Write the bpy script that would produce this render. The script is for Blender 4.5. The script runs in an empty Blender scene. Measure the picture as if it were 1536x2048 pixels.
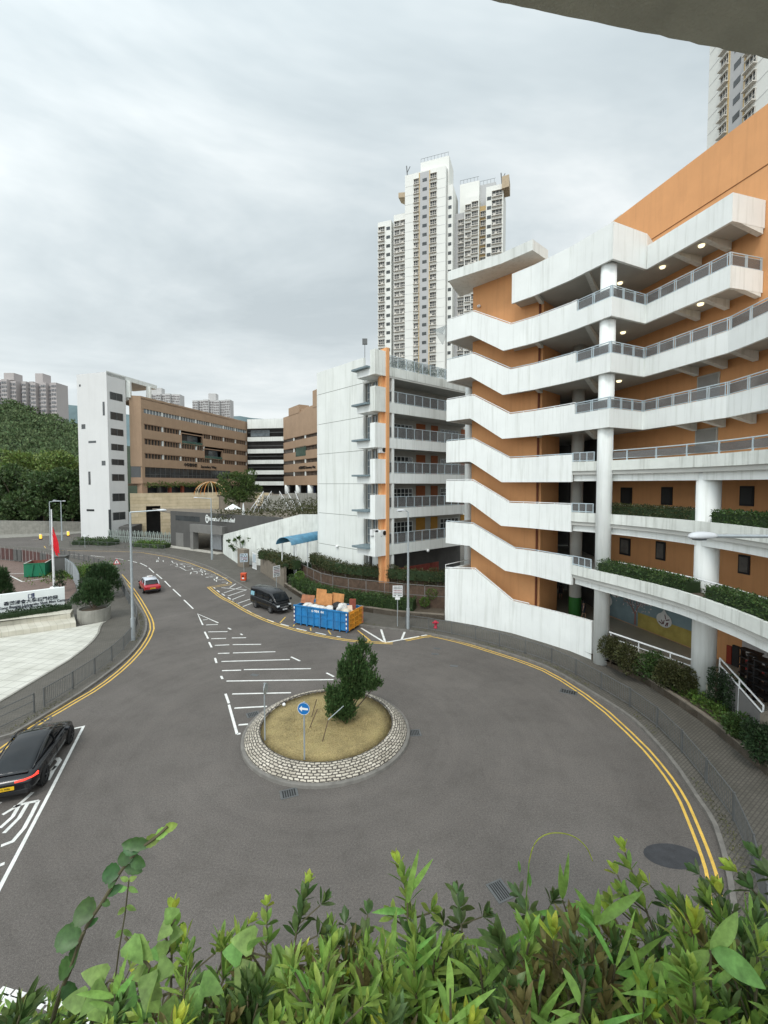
import bpy, math, random
from mathutils import Vector, Matrix
C = bpy.context.scene.collection
rad = math.radians
# ---------- camera, world, sun, exposure ----------
FPX, PITCH, CX, CY, HC = 870.0, rad(2.37), 768.0, 1004.0, 12.0
cs, sn = math.cos(PITCH), math.sin(PITCH)
scn = bpy.context.scene
cam = bpy.data.cameras.new('camera'); camo = bpy.data.objects.new('camera', cam); C.objects.link(camo)
cam.sensor_fit = 'VERTICAL'; cam.sensor_height = 24.0; cam.sensor_width = 18.0
cam.lens = FPX / 2048 * 24.0; cam.shift_y = -(1024 - CY) / 2048
cam.clip_start = 0.05; cam.clip_end = 6000
camo.location = (0, 0, HC); camo.rotation_euler = (math.pi / 2 - PITCH, 0, 0)
scn.camera = camo
SUN_EL, SUN_AZ = rad(52), rad(200)      # sun behind the camera, high, veiled by cloud
w = bpy.data.worlds.new('World'); scn.world = w; w.use_nodes = True
nt = w.node_tree; nt.nodes.clear()
def N(t, ty, **k):
    n = t.nodes.new(ty)
    for a, b in k.items(): setattr(n, a, b)
    return n
def mathn(t, op, a, b=None, c=None):
    n = N(t, 'ShaderNodeMath', operation=op)
    for i, x in enumerate((a, b, c)):
        if x is None: continue
        if isinstance(x, (int, float)): n.inputs[i].default_value = x
        else: t.links.new(x, n.inputs[i])
    return n.outputs[0]
def ramp(t, src, stops):
    n = N(t, 'ShaderNodeValToRGB'); e = n.color_ramp.elements
    while len(e) < len(stops): e.new(.5)
    for i, (p, c) in enumerate(stops):
        e[i].position = p; e[i].color = (*c, 1) if len(c) == 3 else c
    t.links.new(src, n.inputs[0]); return n.outputs[0]
sky = N(nt, 'ShaderNodeTexSky', sky_type='NISHITA'); sky.sun_disc = False
sky.sun_elevation = SUN_EL; sky.sun_rotation = SUN_AZ
tc = N(nt, 'ShaderNodeTexCoord'); sp = N(nt, 'ShaderNodeSeparateXYZ'); nt.links.new(tc.outputs['Generated'], sp.inputs[0])
den = mathn(nt, 'ADD', mathn(nt, 'MAXIMUM', sp.outputs[2], 0.0), 0.12)
cb = N(nt, 'ShaderNodeCombineXYZ')
nt.links.new(mathn(nt, 'DIVIDE', sp.outputs[0], den), cb.inputs[0]); nt.links.new(mathn(nt, 'DIVIDE', sp.outputs[1], den), cb.inputs[1])
mp = N(nt, 'ShaderNodeMapping'); mp.inputs['Rotation'].default_value = (0, 0, rad(-38)); mp.inputs['Scale'].default_value = (.62, .95, 1)
nt.links.new(cb.outputs[0], mp.inputs[0])
n1 = N(nt, 'ShaderNodeTexNoise'); n1.inputs['Scale'].default_value = 1.0; n1.inputs['Detail'].default_value = 6; n1.inputs['Roughness'].default_value = .58; n1.inputs['Distortion'].default_value = .35
nt.links.new(mp.outputs[0], n1.inputs['Vector'])
cl = ramp(nt, n1.outputs[0], [(.36, (.45, .52, .555)), (.47, (.57, .64, .67)), (.56, (.70, .76, .78)), (.66, (.88, .92, .925))])
# pale towards the horizon, and brighter round the veiled sun behind the camera
hz = mathn(nt, 'POWER', mathn(nt, 'SUBTRACT', 1.0, mathn(nt, 'ABSOLUTE', sp.outputs[2])), 3.0)
mx = N(nt, 'ShaderNodeMixRGB'); mx.inputs[2].default_value = (.93, .98, .975, 1)
nt.links.new(mathn(nt, 'MULTIPLY', hz, .78), mx.inputs[0]); nt.links.new(cl, mx.inputs[1])
vm = N(nt, 'ShaderNodeVectorMath', operation='DOT_PRODUCT'); nt.links.new(tc.outputs['Generated'], vm.inputs[0])
sd = Vector((math.sin(SUN_AZ) * math.cos(SUN_EL), math.cos(SUN_AZ) * math.cos(SUN_EL), math.sin(SUN_EL)))
vm.inputs[1].default_value = sd
glow = mathn(nt, 'POWER', mathn(nt, 'MAXIMUM', mathn(nt, 'MULTIPLY_ADD', vm.outputs['Value'], .5, .5), 0.0), 3.0)
vs = N(nt, 'ShaderNodeVectorMath', operation='SCALE'); nt.links.new(mx.outputs[0], vs.inputs[0])
nt.links.new(mathn(nt, 'MULTIPLY_ADD', glow, 1.75, .92), vs.inputs['Scale'])
b1 = N(nt, 'ShaderNodeBackground'); b1.inputs[1].default_value = .08; nt.links.new(sky.outputs[0], b1.inputs[0])
b2 = N(nt, 'ShaderNodeBackground'); b2.inputs[1].default_value = 1.0; nt.links.new(vs.outputs[0], b2.inputs[0])
ms = N(nt, 'ShaderNodeMixShader'); ms.inputs[0].default_value = .93
nt.links.new(b1.outputs[0], ms.inputs[1]); nt.links.new(b2.outputs[0], ms.inputs[2])
wo = N(nt, 'ShaderNodeOutputWorld'); nt.links.new(ms.outputs[0], wo.inputs[0])
sl = bpy.data.lights.new('sun', 'SUN'); sl.energy = 1.3; sl.angle = rad(14); sl.color = (1, .965, .91)
so = bpy.data.objects.new('sun', sl); C.objects.link(so); so.location = (0, -20, 60)
so.rotation_euler = (-sd).to_track_quat('-Z', 'Y').to_euler()
scn.view_settings.view_transform = 'Standard'; scn.view_settings.look = 'None'
scn.view_settings.exposure = 0.1; scn.view_settings.gamma = 1; scn.view_settings.use_curve_mapping = False
scn.cycles.max_bounces = 6; scn.cycles.diffuse_bounces = 3; scn.cycles.glossy_bounces = 3
scn.cycles.transparent_max_bounces = 12; scn.cycles.use_denoising = True

# ---------- survey helpers: a photo measurement to a place in the world ----------
def ray(u, v):
    x = (u - CX) / FPX; y = (CY - v) / FPX
    return Vector((x, cs + sn * y, -sn + cs * y))
def G(u, v, z=0.0):
    d = ray(u, v); t = (z - HC) / d.z
    return Vector((d.x * t, d.y * t, z))
def AY(u, v, Y):
    d = ray(u, v); t = Y / d.y
    return Vector((d.x * t, Y, HC + d.z * t))
def UX(u, Y, z=12.0): return Vector(((u - CX) / FPX * (Y * cs - (z - HC) * sn), Y, z))
def ZV(v, Y): return AY(CX, v, Y).z
def onw(A, B, u, v):
    """point of the vertical plane through A,B seen at u,v"""
    d = ray(u, v); ax, ay = A[0], A[1]; ex, ey = B[0] - ax, B[1] - ay
    t = (ax * ey - ay * ex) / (d.x * ey - d.y * ex)
    return Vector((d.x * t, d.y * t, HC + d.z * t))

# ---------- mesh builder ----------
class MB:
    def __init__(s): s.v = []; s.f = []
    def add(s, vs, fs):
        o = len(s.v); s.v += [tuple(p) for p in vs]; s.f += [tuple(i + o for i in f) for f in fs]; return s
    def box(s, c, size, rz=0, rot=None):
        M = rot if rot is not None else Matrix.Rotation(rz, 3, 'Z'); c = Vector(c)
        hx, hy, hz = size[0] / 2, size[1] / 2, size[2] / 2
        vs = [c + M @ Vector((x, y, z)) for z in (-hz, hz) for x, y in ((-hx, -hy), (hx, -hy), (hx, hy), (-hx, hy))]
        return s.add(vs, [(3, 2, 1, 0), (4, 5, 6, 7), (0, 1, 5, 4), (1, 2, 6, 5), (2, 3, 7, 6), (3, 0, 4, 7)])
    def beam(s, a, b, w, h, up=(0, 0, 1)):
        a, b = Vector(a), Vector(b); d = (b - a); L = d.length; d.normalize(); up = Vector(up)
        x = d.cross(up)
        if x.length < 1e-4: x = d.cross(Vector((1, 0, 0)))
        x.normalize(); y = x.cross(d)
        M = Matrix((d, -x, y)).transposed()
        return s.box((a + b) / 2, (L, w, h), rot=M)
    def tube(s, pts, r, n=8, r2=None, cap=True):
        pts = [Vector(p) for p in pts]; m = len(pts); vs = []; fs = []
        for i, p in enumerate(pts):
            d = (pts[min(i + 1, m - 1)] - pts[max(i - 1, 0)]); d.normalize()
            a = Vector((0, 0, 1)) if abs(d.z) < .9 else Vector((1, 0, 0))
            x = d.cross(a).normalized(); y = d.cross(x)
            rr = r if r2 is None else r + (r2 - r) * i / (m - 1)
            vs += [p + x * (math.cos(2 * math.pi * k / n) * rr) + y * (math.sin(2 * math.pi * k / n) * rr) for k in range(n)]
        for i in range(m - 1):
            for k in range(n):
                a, b = i * n + k, i * n + (k + 1) % n; fs.append((a, b, b + n, a + n))
        if cap: fs += [tuple(range(n))[::-1], tuple(range((m - 1) * n, m * n))]
        return s.add(vs, fs)
    def lathe(s, prof, c, n=16, sx=1, sy=1):
        c = Vector(c); vs = []; fs = []; m = len(prof)
        for r, z in prof: vs += [c + Vector((math.cos(2 * math.pi * k / n) * r * sx, math.sin(2 * math.pi * k / n) * r * sy, z)) for k in range(n)]
        for i in range(m - 1):
            for k in range(n):
                a, b = i * n + k, i * n + (k + 1) % n; fs.append((a, b, b + n, a + n))
        fs += [tuple(range(n))[::-1], tuple(range((m - 1) * n, m * n))]
        return s.add(vs, fs)
    def prism(s, poly, z0, z1):
        """poly: plan outline; z0/z1 numbers"""
        p = [(q[0], q[1]) for q in poly]
        if sum(p[i][0] * p[(i + 1) % len(p)][1] - p[(i + 1) % len(p)][0] * p[i][1] for i in range(len(p))) < 0: p = p[::-1]
        n = len(p); vs = [(x, y, z0) for x, y in p] + [(x, y, z1) for x, y in p]
        return s.add(vs, [tuple(range(n))[::-1], tuple(range(n, 2 * n))] + [(i, (i + 1) % n, (i + 1) % n + n, i + n) for i in range(n)])
    def quad(s, a, b, c, d): return s.add([a, b, c, d], [(0, 1, 2, 3)])
    def strip(s, cols, th):
        """thick wall along cols [(x,y,zb,zt)], thickness th to the left of the walking direction if th>0"""
        n = len(cols); off = offset([(c[0], c[1]) for c in cols], th); vs = []; fs = []
        for c, o in zip(cols, off):
            vs += [(c[0], c[1], c[2]), (c[0], c[1], c[3]), (o[0], o[1], c[3]), (o[0], o[1], c[2])]
        for i in range(n - 1):
            a, b = 4 * i, 4 * i + 4
            for k in range(4): fs.append((a + k, a + (k + 1) % 4, b + (k + 1) % 4, b + k))
        fs += [(3, 2, 1, 0), (4 * n - 4, 4 * n - 3, 4 * n - 2, 4 * n - 1)]
        return s.add(vs, fs)
    def build(s, name, m, parent=None, smooth=False, **k):
        me = bpy.data.meshes.new(name)
        o = bpy.data.objects.new(name, me); C.objects.link(o)
        off = Vector((0, 0, 0))
        if parent is not None:
            off = wloc(parent); o.parent = parent
        elif k.get('at') is not None: off = Vector(k['at']); o.location = off
        if not s.v: s.v = [(0, 0, 0)]
        me.from_pydata([(p[0] - off.x, p[1] - off.y, p[2] - off.z) for p in s.v], [], s.f); me.update()
        if m is not None:
            for mm in (m if isinstance(m, (list, tuple)) else [m]): me.materials.append(mm)
        if smooth:
            for p in me.polygons: p.use_smooth = True
        fixn(me)
        if k.get('bevel'):
            b = o.modifiers.new('bevel', 'BEVEL'); b.width = k['bevel']; b.segments = k.get('seg', 2); b.limit_method = 'ANGLE'
        if k.get('label') or k.get('cat') or k.get('kind'): tag(o, k.get('label'), k.get('cat'), k.get('group'), k.get('kind'))
        return o
def fixn(me):
    import bmesh
    if len(me.polygons) > 30000: return
    b = bmesh.new(); b.from_mesh(me); bmesh.ops.recalc_face_normals(b, faces=b.faces); b.to_mesh(me); b.free()
def wloc(o):
    l = Vector(o.location)
    while o.parent: o = o.parent; l += Vector(o.location)
    return l
def offset(p, th):
    out = []; n = len(p)
    for i in range(n):
        ns = []
        for a, b in ((i - 1, i), (i, i + 1)):
            if 0 <= a and b < n:
                dx, dy = p[b][0] - p[a][0], p[b][1] - p[a][1]; L = math.hypot(dx, dy)
                if L > 1e-6: ns.append((-dy / L, dx / L))
        if not ns: out.append(p[i]); continue
        nx, ny = sum(q[0] for q in ns) / len(ns), sum(q[1] for q in ns) / len(ns); L = math.hypot(nx, ny)
        k = 1 / max(L, .5) ; nx, ny = nx / L * k, ny / L * k
        out.append((p[i][0] + nx * th, p[i][1] + ny * th))
    return out
def resample(p, step):
    p = [Vector(q) for q in p]; out = [p[0]]; acc = 0
    for a, b in zip(p, p[1:]):
        L = (b - a).length
        if L < 1e-9: continue
        d = step - acc
        while d <= L: out.append(a + (b - a) * (d / L)); d += step
        acc = L - (d - step)
    if (out[-1] - p[-1]).length > step * .3: out.append(p[-1])
    return out
def smoothp(p, it=2):
    p = [Vector(q) for q in p]
    for _ in range(it):
        q = [p[0]]
        for a, b in zip(p, p[1:]): q += [a * .75 + b * .25, a * .25 + b * .75]
        q.append(p[-1]); p = q
    return p
def tag(o, label=None, cat=None, group=None, kind=None):
    if label: o['label'] = label
    if cat: o['category'] = cat
    if group: o['group'] = group
    if kind: o['kind'] = kind
    return o
def thing(name, label, cat, loc=(0, 0, 0), group=None):
    o = bpy.data.objects.new(name, None); o.empty_display_size = .2; C.objects.link(o); o.location = loc
    return tag(o, label, cat, group)
def copy_tree(o, parent=None):
    c = o.copy(); C.objects.link(c); c.parent = parent
    for ch in list(o.children): copy_tree(ch, c)
    return c
def place(proto, loc, rz=0, label=None, sc=1):
    c = copy_tree(proto); c.location = loc; c.rotation_euler = (0, 0, rz); c.scale = (sc, sc, sc)
    if label: c['label'] = label
    return c

# ---------- materials ----------
def mat(name, col, rough=.75, var=.12, scale=1.5, bump=0, bscale=40, metal=0, streak=0, scol=(.10, .10, .08), spec=.35, emit=0, island=0, trans=0, coat=0, sscale=(2.2, 2.2, .12), fine=0):
    m = bpy.data.materials.new(name); m.use_nodes = True; t = m.node_tree; t.nodes.clear()
    o = N(t, 'ShaderNodeOutputMaterial'); p = N(t, 'ShaderNodeBsdfPrincipled')
    p.inputs['Roughness'].default_value = rough; p.inputs['Metallic'].default_value = metal; p.inputs['Specular IOR Level'].default_value = spec
    if coat: p.inputs['Coat Weight'].default_value = coat; p.inputs['Coat Roughness'].default_value = .03
    g = N(t, 'ShaderNodeNewGeometry'); src = g.outputs['Position']
    n = N(t, 'ShaderNodeTexNoise'); n.inputs['Scale'].default_value = scale; n.inputs['Detail'].default_value = 5; n.inputs['Roughness'].default_value = .6
    t.links.new(src, n.inputs['Vector'])
    lo = tuple(max(0, c * (1 - var)) for c in col); hi = tuple(min(1, c * (1 + var)) for c in col)
    c = ramp(t, n.outputs[0], [(.28, lo), (.72, hi)])
    def mul(c, fac, c2, mode='MIX'):
        x = N(t, 'ShaderNodeMixRGB', blend_type=mode)
        if isinstance(fac, (int, float)): x.inputs[0].default_value = fac
        else: t.links.new(fac, x.inputs[0])
        t.links.new(c, x.inputs[1])
        if isinstance(c2, tuple): x.inputs[2].default_value = (*c2, 1)
        else: t.links.new(c2, x.inputs[2])
        return x.outputs[0]
    if fine:
        n3 = N(t, 'ShaderNodeTexNoise'); n3.inputs['Scale'].default_value = scale * 40; n3.inputs['Detail'].default_value = 3; t.links.new(src, n3.inputs['Vector'])
        c = mul(c, fine, ramp(t, n3.outputs[0], [(.35, (0.35, .35, .35)), (.65, (1.6, 1.6, 1.6))]), 'MULTIPLY')
    if streak:
        mpn = N(t, 'ShaderNodeMapping'); mpn.inputs['Scale'].default_value = sscale; t.links.new(src, mpn.inputs[0])
        n2 = N(t, 'ShaderNodeTexNoise'); n2.inputs['Scale'].default_value = 1.6; n2.inputs['Detail'].default_value = 6; n2.inputs['Roughness'].default_value = .65
        t.links.new(mpn.outputs[0], n2.inputs['Vector'])
        c = mul(c, mathn(t, 'MULTIPLY', ramp(t, n2.outputs[0], [(.5, (0, 0, 0)), (.78, (1, 1, 1))]), streak), scol)
    if island:
        hs = N(t, 'ShaderNodeHueSaturation'); t.links.new(c, hs.inputs['Color'])
        t.links.new(mathn(t, 'MULTIPLY_ADD', g.outputs['Random Per Island'], island, 1 - island * .5), hs.inputs['Value'])
        r2 = mathn(t, 'FRACT', mathn(t, 'MULTIPLY', g.outputs['Random Per Island'], 7.31))
        t.links.new(mathn(t, 'MULTIPLY_ADD', r2, .05, .475), hs.inputs['Hue']); c = hs.outputs[0]
    t.links.new(c, p.inputs['Base Color'])
    if emit:
        t.links.new(c, p.inputs['Emission Color']); p.inputs['Emission Strength'].default_value = emit
    if bump:
        n4 = N(t, 'ShaderNodeTexNoise'); n4.inputs['Scale'].default_value = bscale; n4.inputs['Detail'].default_value = 4; t.links.new(src, n4.inputs['Vector'])
        b = N(t, 'ShaderNodeBump'); b.inputs['Strength'].default_value = bump; b.inputs['Distance'].default_value = .02
        t.links.new(n4.outputs[0], b.inputs['Height']); t.links.new(b.outputs[0], p.inputs['Normal'])
    if trans:
        tr = N(t, 'ShaderNodeBsdfTranslucent'); t.links.new(c, tr.inputs[0]); mm = N(t, 'ShaderNodeMixShader'); mm.inputs[0].default_value = trans
        t.links.new(p.outputs[0], mm.inputs[1]); t.links.new(tr.outputs[0], mm.inputs[2]); t.links.new(mm.outputs[0], o.inputs[0])
    else: t.links.new(p.outputs[0], o.inputs[0])
    return m
def glassm(name, col, alpha=.5, rough=.05):
    """thin glazing: part tinted mirror-like sheet, part see-through"""
    m = bpy.data.materials.new(name); m.use_nodes = True; t = m.node_tree; t.nodes.clear()
    o = N(t, 'ShaderNodeOutputMaterial'); p = N(t, 'ShaderNodeBsdfPrincipled'); p.inputs['Base Color'].default_value = (*col, 1)
    p.inputs['Roughness'].default_value = rough; p.inputs['Specular IOR Level'].default_value = .6
    tr = N(t, 'ShaderNodeBsdfTransparent'); tr.inputs[0].default_value = (*[min(1, c * .4 + .6) for c in col], 1)
    mm = N(t, 'ShaderNodeMixShader'); mm.inputs[0].default_value = alpha
    t.links.new(tr.outputs[0], mm.inputs[1]); t.links.new(p.outputs[0], mm.inputs[2]); t.links.new(mm.outputs[0], o.inputs[0])
    return m
def brickm(name, c1, c2, mortar, bw, bh, ms=.02, rough=.8, coords='xy', bump=.3, offs=.5, jit=0):
    """blocks / tiles laid in world space; coords 'xy' floor, 'polar:cx,cy', 'w' wall (along+z)"""
    m = bpy.data.materials.new(name); m.use_nodes = True; t = m.node_tree; t.nodes.clear()
    o = N(t, 'ShaderNodeOutputMaterial'); p = N(t, 'ShaderNodeBsdfPrincipled'); p.inputs['Roughness'].default_value = rough
    g = N(t, 'ShaderNodeNewGeometry'); s = N(t, 'ShaderNodeSeparateXYZ'); t.links.new(g.outputs['Position'], s.inputs[0])
    cbn = N(t, 'ShaderNodeCombineXYZ')
    if coords.startswith('xy'):
        a = rad(float(coords.split(':')[1])) if ':' in coords else 0
        x = mathn(t, 'ADD', mathn(t, 'MULTIPLY', s.outputs[0], math.cos(a)), mathn(t, 'MULTIPLY', s.outputs[1], math.sin(a)))
        y = mathn(t, 'SUBTRACT', mathn(t, 'MULTIPLY', s.outputs[1], math.cos(a)), mathn(t, 'MULTIPLY', s.outputs[0], math.sin(a)))
    elif coords.startswith('polar'):
        cx, cy, rr = [float(q) for q in coords.split(':')[1].split(',')]
        dx, dy = mathn(t, 'SUBTRACT', s.outputs[0], cx), mathn(t, 'SUBTRACT', s.outputs[1], cy)
        x = mathn(t, 'MULTIPLY', mathn(t, 'ARCTAN2', dy, dx), rr)
        y = mathn(t, 'SUBTRACT', mathn(t, 'SQRT', mathn(t, 'ADD', mathn(t, 'MULTIPLY', dx, dx), mathn(t, 'MULTIPLY', dy, dy))), mathn(t, 'MULTIPLY', s.outputs[2], 1.0))
    else:
        x = mathn(t, 'ADD', s.outputs[0], s.outputs[1]); y = s.outputs[2]
    if jit:
        jn_ = N(t, 'ShaderNodeTexNoise'); jn_.inputs['Scale'].default_value = 4.5; jn_.inputs['Detail'].default_value = 2; t.links.new(g.outputs['Position'], jn_.inputs['Vector']); js = N(t, 'ShaderNodeSeparateColor'); t.links.new(jn_.outputs['Color'], js.inputs[0])
        x = mathn(t, 'ADD', x, mathn(t, 'MULTIPLY', js.outputs[0], jit)); y = mathn(t, 'ADD', y, mathn(t, 'MULTIPLY', js.outputs[1], jit * .6))
    t.links.new(x, cbn.inputs[0]); t.links.new(y, cbn.inputs[1])
    b = N(t, 'ShaderNodeTexBrick'); b.offset = offs; b.inputs['Scale'].default_value = 1; b.inputs['Brick Width'].default_value = bw; b.inputs['Row Height'].default_value = bh
    b.inputs['Mortar Size'].default_value = ms; b.inputs['Mortar Smooth'].default_value = .2; b.inputs['Bias'].default_value = 0
    b.inputs['Color1'].default_value = (*c1, 1); b.inputs['Color2'].default_value = (*c2, 1); b.inputs['Mortar'].default_value = (*mortar, 1)
    t.links.new(cbn.outputs[0], b.inputs['Vector'])
    n = N(t, 'ShaderNodeTexNoise'); n.inputs['Scale'].default_value = .9; n.inputs['Detail'].default_value = 6; t.links.new(g.outputs['Position'], n.inputs['Vector'])
    x = N(t, 'ShaderNodeMixRGB', blend_type='MULTIPLY'); x.inputs[0].default_value = 1
    t.links.new(b.outputs['Color'], x.inputs[1]); t.links.new(ramp(t, n.outputs[0], [(.3, (.84, .84, .82)), (.65, (1.05, 1.05, 1.05))]), x.inputs[2])
    t.links.new(x.outputs[0], p.inputs['Base Color'])
    bp = N(t, 'ShaderNodeBump'); bp.inputs['Strength'].default_value = bump; bp.inputs['Distance'].default_value = .02; bp.invert = True
    t.links.new(b.outputs['Fac'], bp.inputs['Height']); t.links.new(bp.outputs[0], p.inputs['Normal'])
    t.links.new(p.outputs[0], o.inputs[0]); return m
def tarmac(name):
    m = bpy.data.materials.new(name); m.use_nodes = True; t = m.node_tree; t.nodes.clear()
    o = N(t, 'ShaderNodeOutputMaterial'); p = N(t, 'ShaderNodeBsdfPrincipled'); p.inputs['Roughness'].default_value = .88; p.inputs['Specular IOR Level'].default_value = .3
    g = N(t, 'ShaderNodeNewGeometry'); P_ = g.outputs['Position']
    def noise(sc, d=5, r=.55, vec=P_):
        n = N(t, 'ShaderNodeTexNoise'); n.inputs['Scale'].default_value = sc; n.inputs['Detail'].default_value = d; n.inputs['Roughness'].default_value = r
        t.links.new(vec, n.inputs['Vector']); return n.outputs[0]
    c = ramp(t, noise(.22, 6), [(.3, (.099, .089, .081)), (.7, (.129, .116, .106))])
    def mixm(c, d, f=1.0, mode='MULTIPLY'):
        x = N(t, 'ShaderNodeMixRGB', blend_type=mode); x.inputs[0].default_value = f
        t.links.new(c, x.inputs[1]); t.links.new(d, x.inputs[2]); return x.outputs[0]
    c = mixm(c, ramp(t, noise(60, 3), [(.3, (.45, .45, .45)), (.5, (1, 1, 1)), (.72, (2.1, 2.1, 2.1))]), .75)
    c = mixm(c, ramp(t, noise(16, 3), [(.3, (.8, .8, .8)), (.7, (1.18, 1.18, 1.18))]))
    c = mixm(c, ramp(t, noise(.75, 7, .7), [(.36, (.90, .90, .89)), (.5, (1, 1, 1)), (.68, (1.05, 1.04, 1.03))]))
    # tyre polish in rings round the island
    s = N(t, 'ShaderNodeSeparateXYZ'); t.links.new(P_, s.inputs[0])
    dx, dy = mathn(t, 'SUBTRACT', s.outputs[0], ISL[0]), mathn(t, 'SUBTRACT', s.outputs[1], ISL[1])
    r = mathn(t, 'SQRT', mathn(t, 'ADD', mathn(t, 'MULTIPLY', dx, dx), mathn(t, 'MULTIPLY', dy, dy)))
    cbn = N(t, 'ShaderNodeCombineXYZ'); t.links.new(mathn(t, 'MULTIPLY', r, 1.3), cbn.inputs[0]); t.links.new(mathn(t, 'MULTIPLY', mathn(t, 'ARCTAN2', dy, dx), .5), cbn.inputs[1])
    c = mixm(c, ramp(t, noise(1.4, 5, .6, cbn.outputs[0]), [(.34, (.94, .94, .94)), (.6, (1.03, 1.03, 1.03))]))
    # cracks and seams
    vo = N(t, 'ShaderNodeTexVoronoi', feature='DISTANCE_TO_EDGE'); vo.inputs['Scale'].default_value = .16; vo.inputs['Randomness'].default_value = .9
    wv = N(t, 'ShaderNodeVectorMath', operation='ADD'); nn = N(t, 'ShaderNodeTexNoise'); nn.inputs['Scale'].default_value = .5; nn.inputs['Detail'].default_value = 5
    t.links.new(P_, nn.inputs['Vector']); sc_ = N(t, 'ShaderNodeVectorMath', operation='SCALE'); sc_.inputs['Scale'].default_value = 2.2; t.links.new(nn.outputs['Color'], sc_.inputs[0])
    t.links.new(P_, wv.inputs[0]); t.links.new(sc_.outputs[0], wv.inputs[1]); t.links.new(wv.outputs[0], vo.inputs['Vector'])
    c = mixm(c, ramp(t, vo.outputs['Distance'], [(.0, (.72, .72, .72)), (.005, (1, 1, 1))]), .35)
    t.links.new(c, p.inputs['Base Color'])
    bp = N(t, 'ShaderNodeBump'); bp.inputs['Strength'].default_value = .35; bp.inputs['Distance'].default_value = .01
    t.links.new(noise(120, 2), bp.inputs['Height']); t.links.new(bp.outputs[0], p.inputs['Normal'])
    t.links.new(p.outputs[0], o.inputs[0]); return m
ISL = Vector((-2.75, 20.65, 0))
M = dict(
    white=mat('white_render', (.80, .82, .80), .85, .05, .5, streak=.4, scol=(.34, .35, .29), bump=.08, bscale=25),
    white2=mat('white_render_worn', (.72, .74, .71), .88, .08, .35, streak=.42, scol=(.24, .25, .20), bump=.1, bscale=25),
    stain=mat('white_stained', (.70, .72, .68), .9, .12, .7, streak=.65, scol=(.20, .21, .16), bump=.1),
    orange=mat('orange_render', (.70, .35, .155), .85, .06, .6, streak=.2, scol=(.30, .13, .05), bump=.08),
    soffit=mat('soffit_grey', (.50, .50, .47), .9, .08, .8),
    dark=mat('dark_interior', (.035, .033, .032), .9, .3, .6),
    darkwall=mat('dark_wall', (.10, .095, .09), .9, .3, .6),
    floor=mat('corridor_floor', (.20, .19, .18), .7, .15, 1),
    metal=mat('galvanised', (.42, .46, .48), .45, .1, 4, metal=.5),
    steel=mat('grey_paint_metal', (.13, .135, .135), .55, .15, 3, metal=.3),
    railblue=mat('rail_pale_blue', (.50, .58, .62), .4, .08, 3, metal=.2),
    glass=glassm('smoked_glass', (.20, .20, .20), .55), clear=glassm('clear_glass', (.45, .50, .52), .22),
    win=mat('window_dark', (.035, .04, .043), .12, .5, .35, spec=.7), winblue=mat('window_bluegrey', (.16, .19, .21), .15, .35, .8, spec=.7),
    tarmac=tarmac('asphalt'),
    paint=mat('road_paint_white', (.70, .70, .67), .7, .18, 3, fine=.5), yellow=mat('road_paint_yellow', (.68, .44, .09), .7, .18, 3, fine=.5),
    kerb=mat('kerb_stone', (.17, .16, .145), .9, .25, 3, bump=.3),
    pave=brickm('paving_blocks', (.098, .090, .076), (.122, .110, .093), (.070, .064, .054), .24, .12, .02, coords='xy:35'),
    tile=brickm('pale_plaza_tiles', (.53, .52, .465), (.58, .57, .51), (.30, .29, .26), .8, .8, .02, coords='xy:-8', offs=0, rough=.6),
    redpave=brickm('brown_red_paving', (.16, .105, .085), (.21, .145, .12), (.08, .06, .05), .2, .1, .01, coords='xy:20'),
    soil=mat('soil', (.09, .07, .05), .95, .3, 4, bump=.5),
    conc=mat('concrete', (.27, .26, .23), .92, .2, 1.5, streak=.6, bump=.25), conc2=mat('brown_concrete', (.20, .17, .135), .92, .2, 1.5, streak=.7, bump=.25),
    black=mat('black_plastic', (.015, .015, .016), .5, .2, 5), rubber=mat('rubber', (.02, .02, .02), .85, .2, 10),
    red=mat('red_paint', (.50, .03, .03), .45, .1, 3), wood=mat('dark_wood', (.10, .065, .045), .8, .35, 3),
    bark=mat('bark', (.10, .075, .055), .95, .35, 6, bump=.6), steelw=mat('white_metal', (.75, .76, .76), .4, .05, 3),
)
def leafm(name, col, isl=.9, tr=.3, rough=.5): return mat(name, col, rough, .25, .8, island=isl, trans=tr, spec=.35)
M.update(leaf=leafm('leaf_mid', (.060, .105, .030)), leafd=leafm('leaf_dark', (.030, .058, .022)), leafl=leafm('leaf_light', (.10, .17, .035)),
         leafo=leafm('leaf_olive', (.07, .075, .028)), pine=leafm('pine_needles', (.045, .085, .032)), leafh=leafm('leaf_hill', (.028, .05, .02)),
         fresh=leafm('leaf_fresh', (.125, .21, .04), .6, .4, .4), mids=leafm('leaf_lance', (.07, .14, .035), .6, .4, .4), deep=leafm('leaf_deep', (.035, .06, .022), .7, .3, .35))
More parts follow.
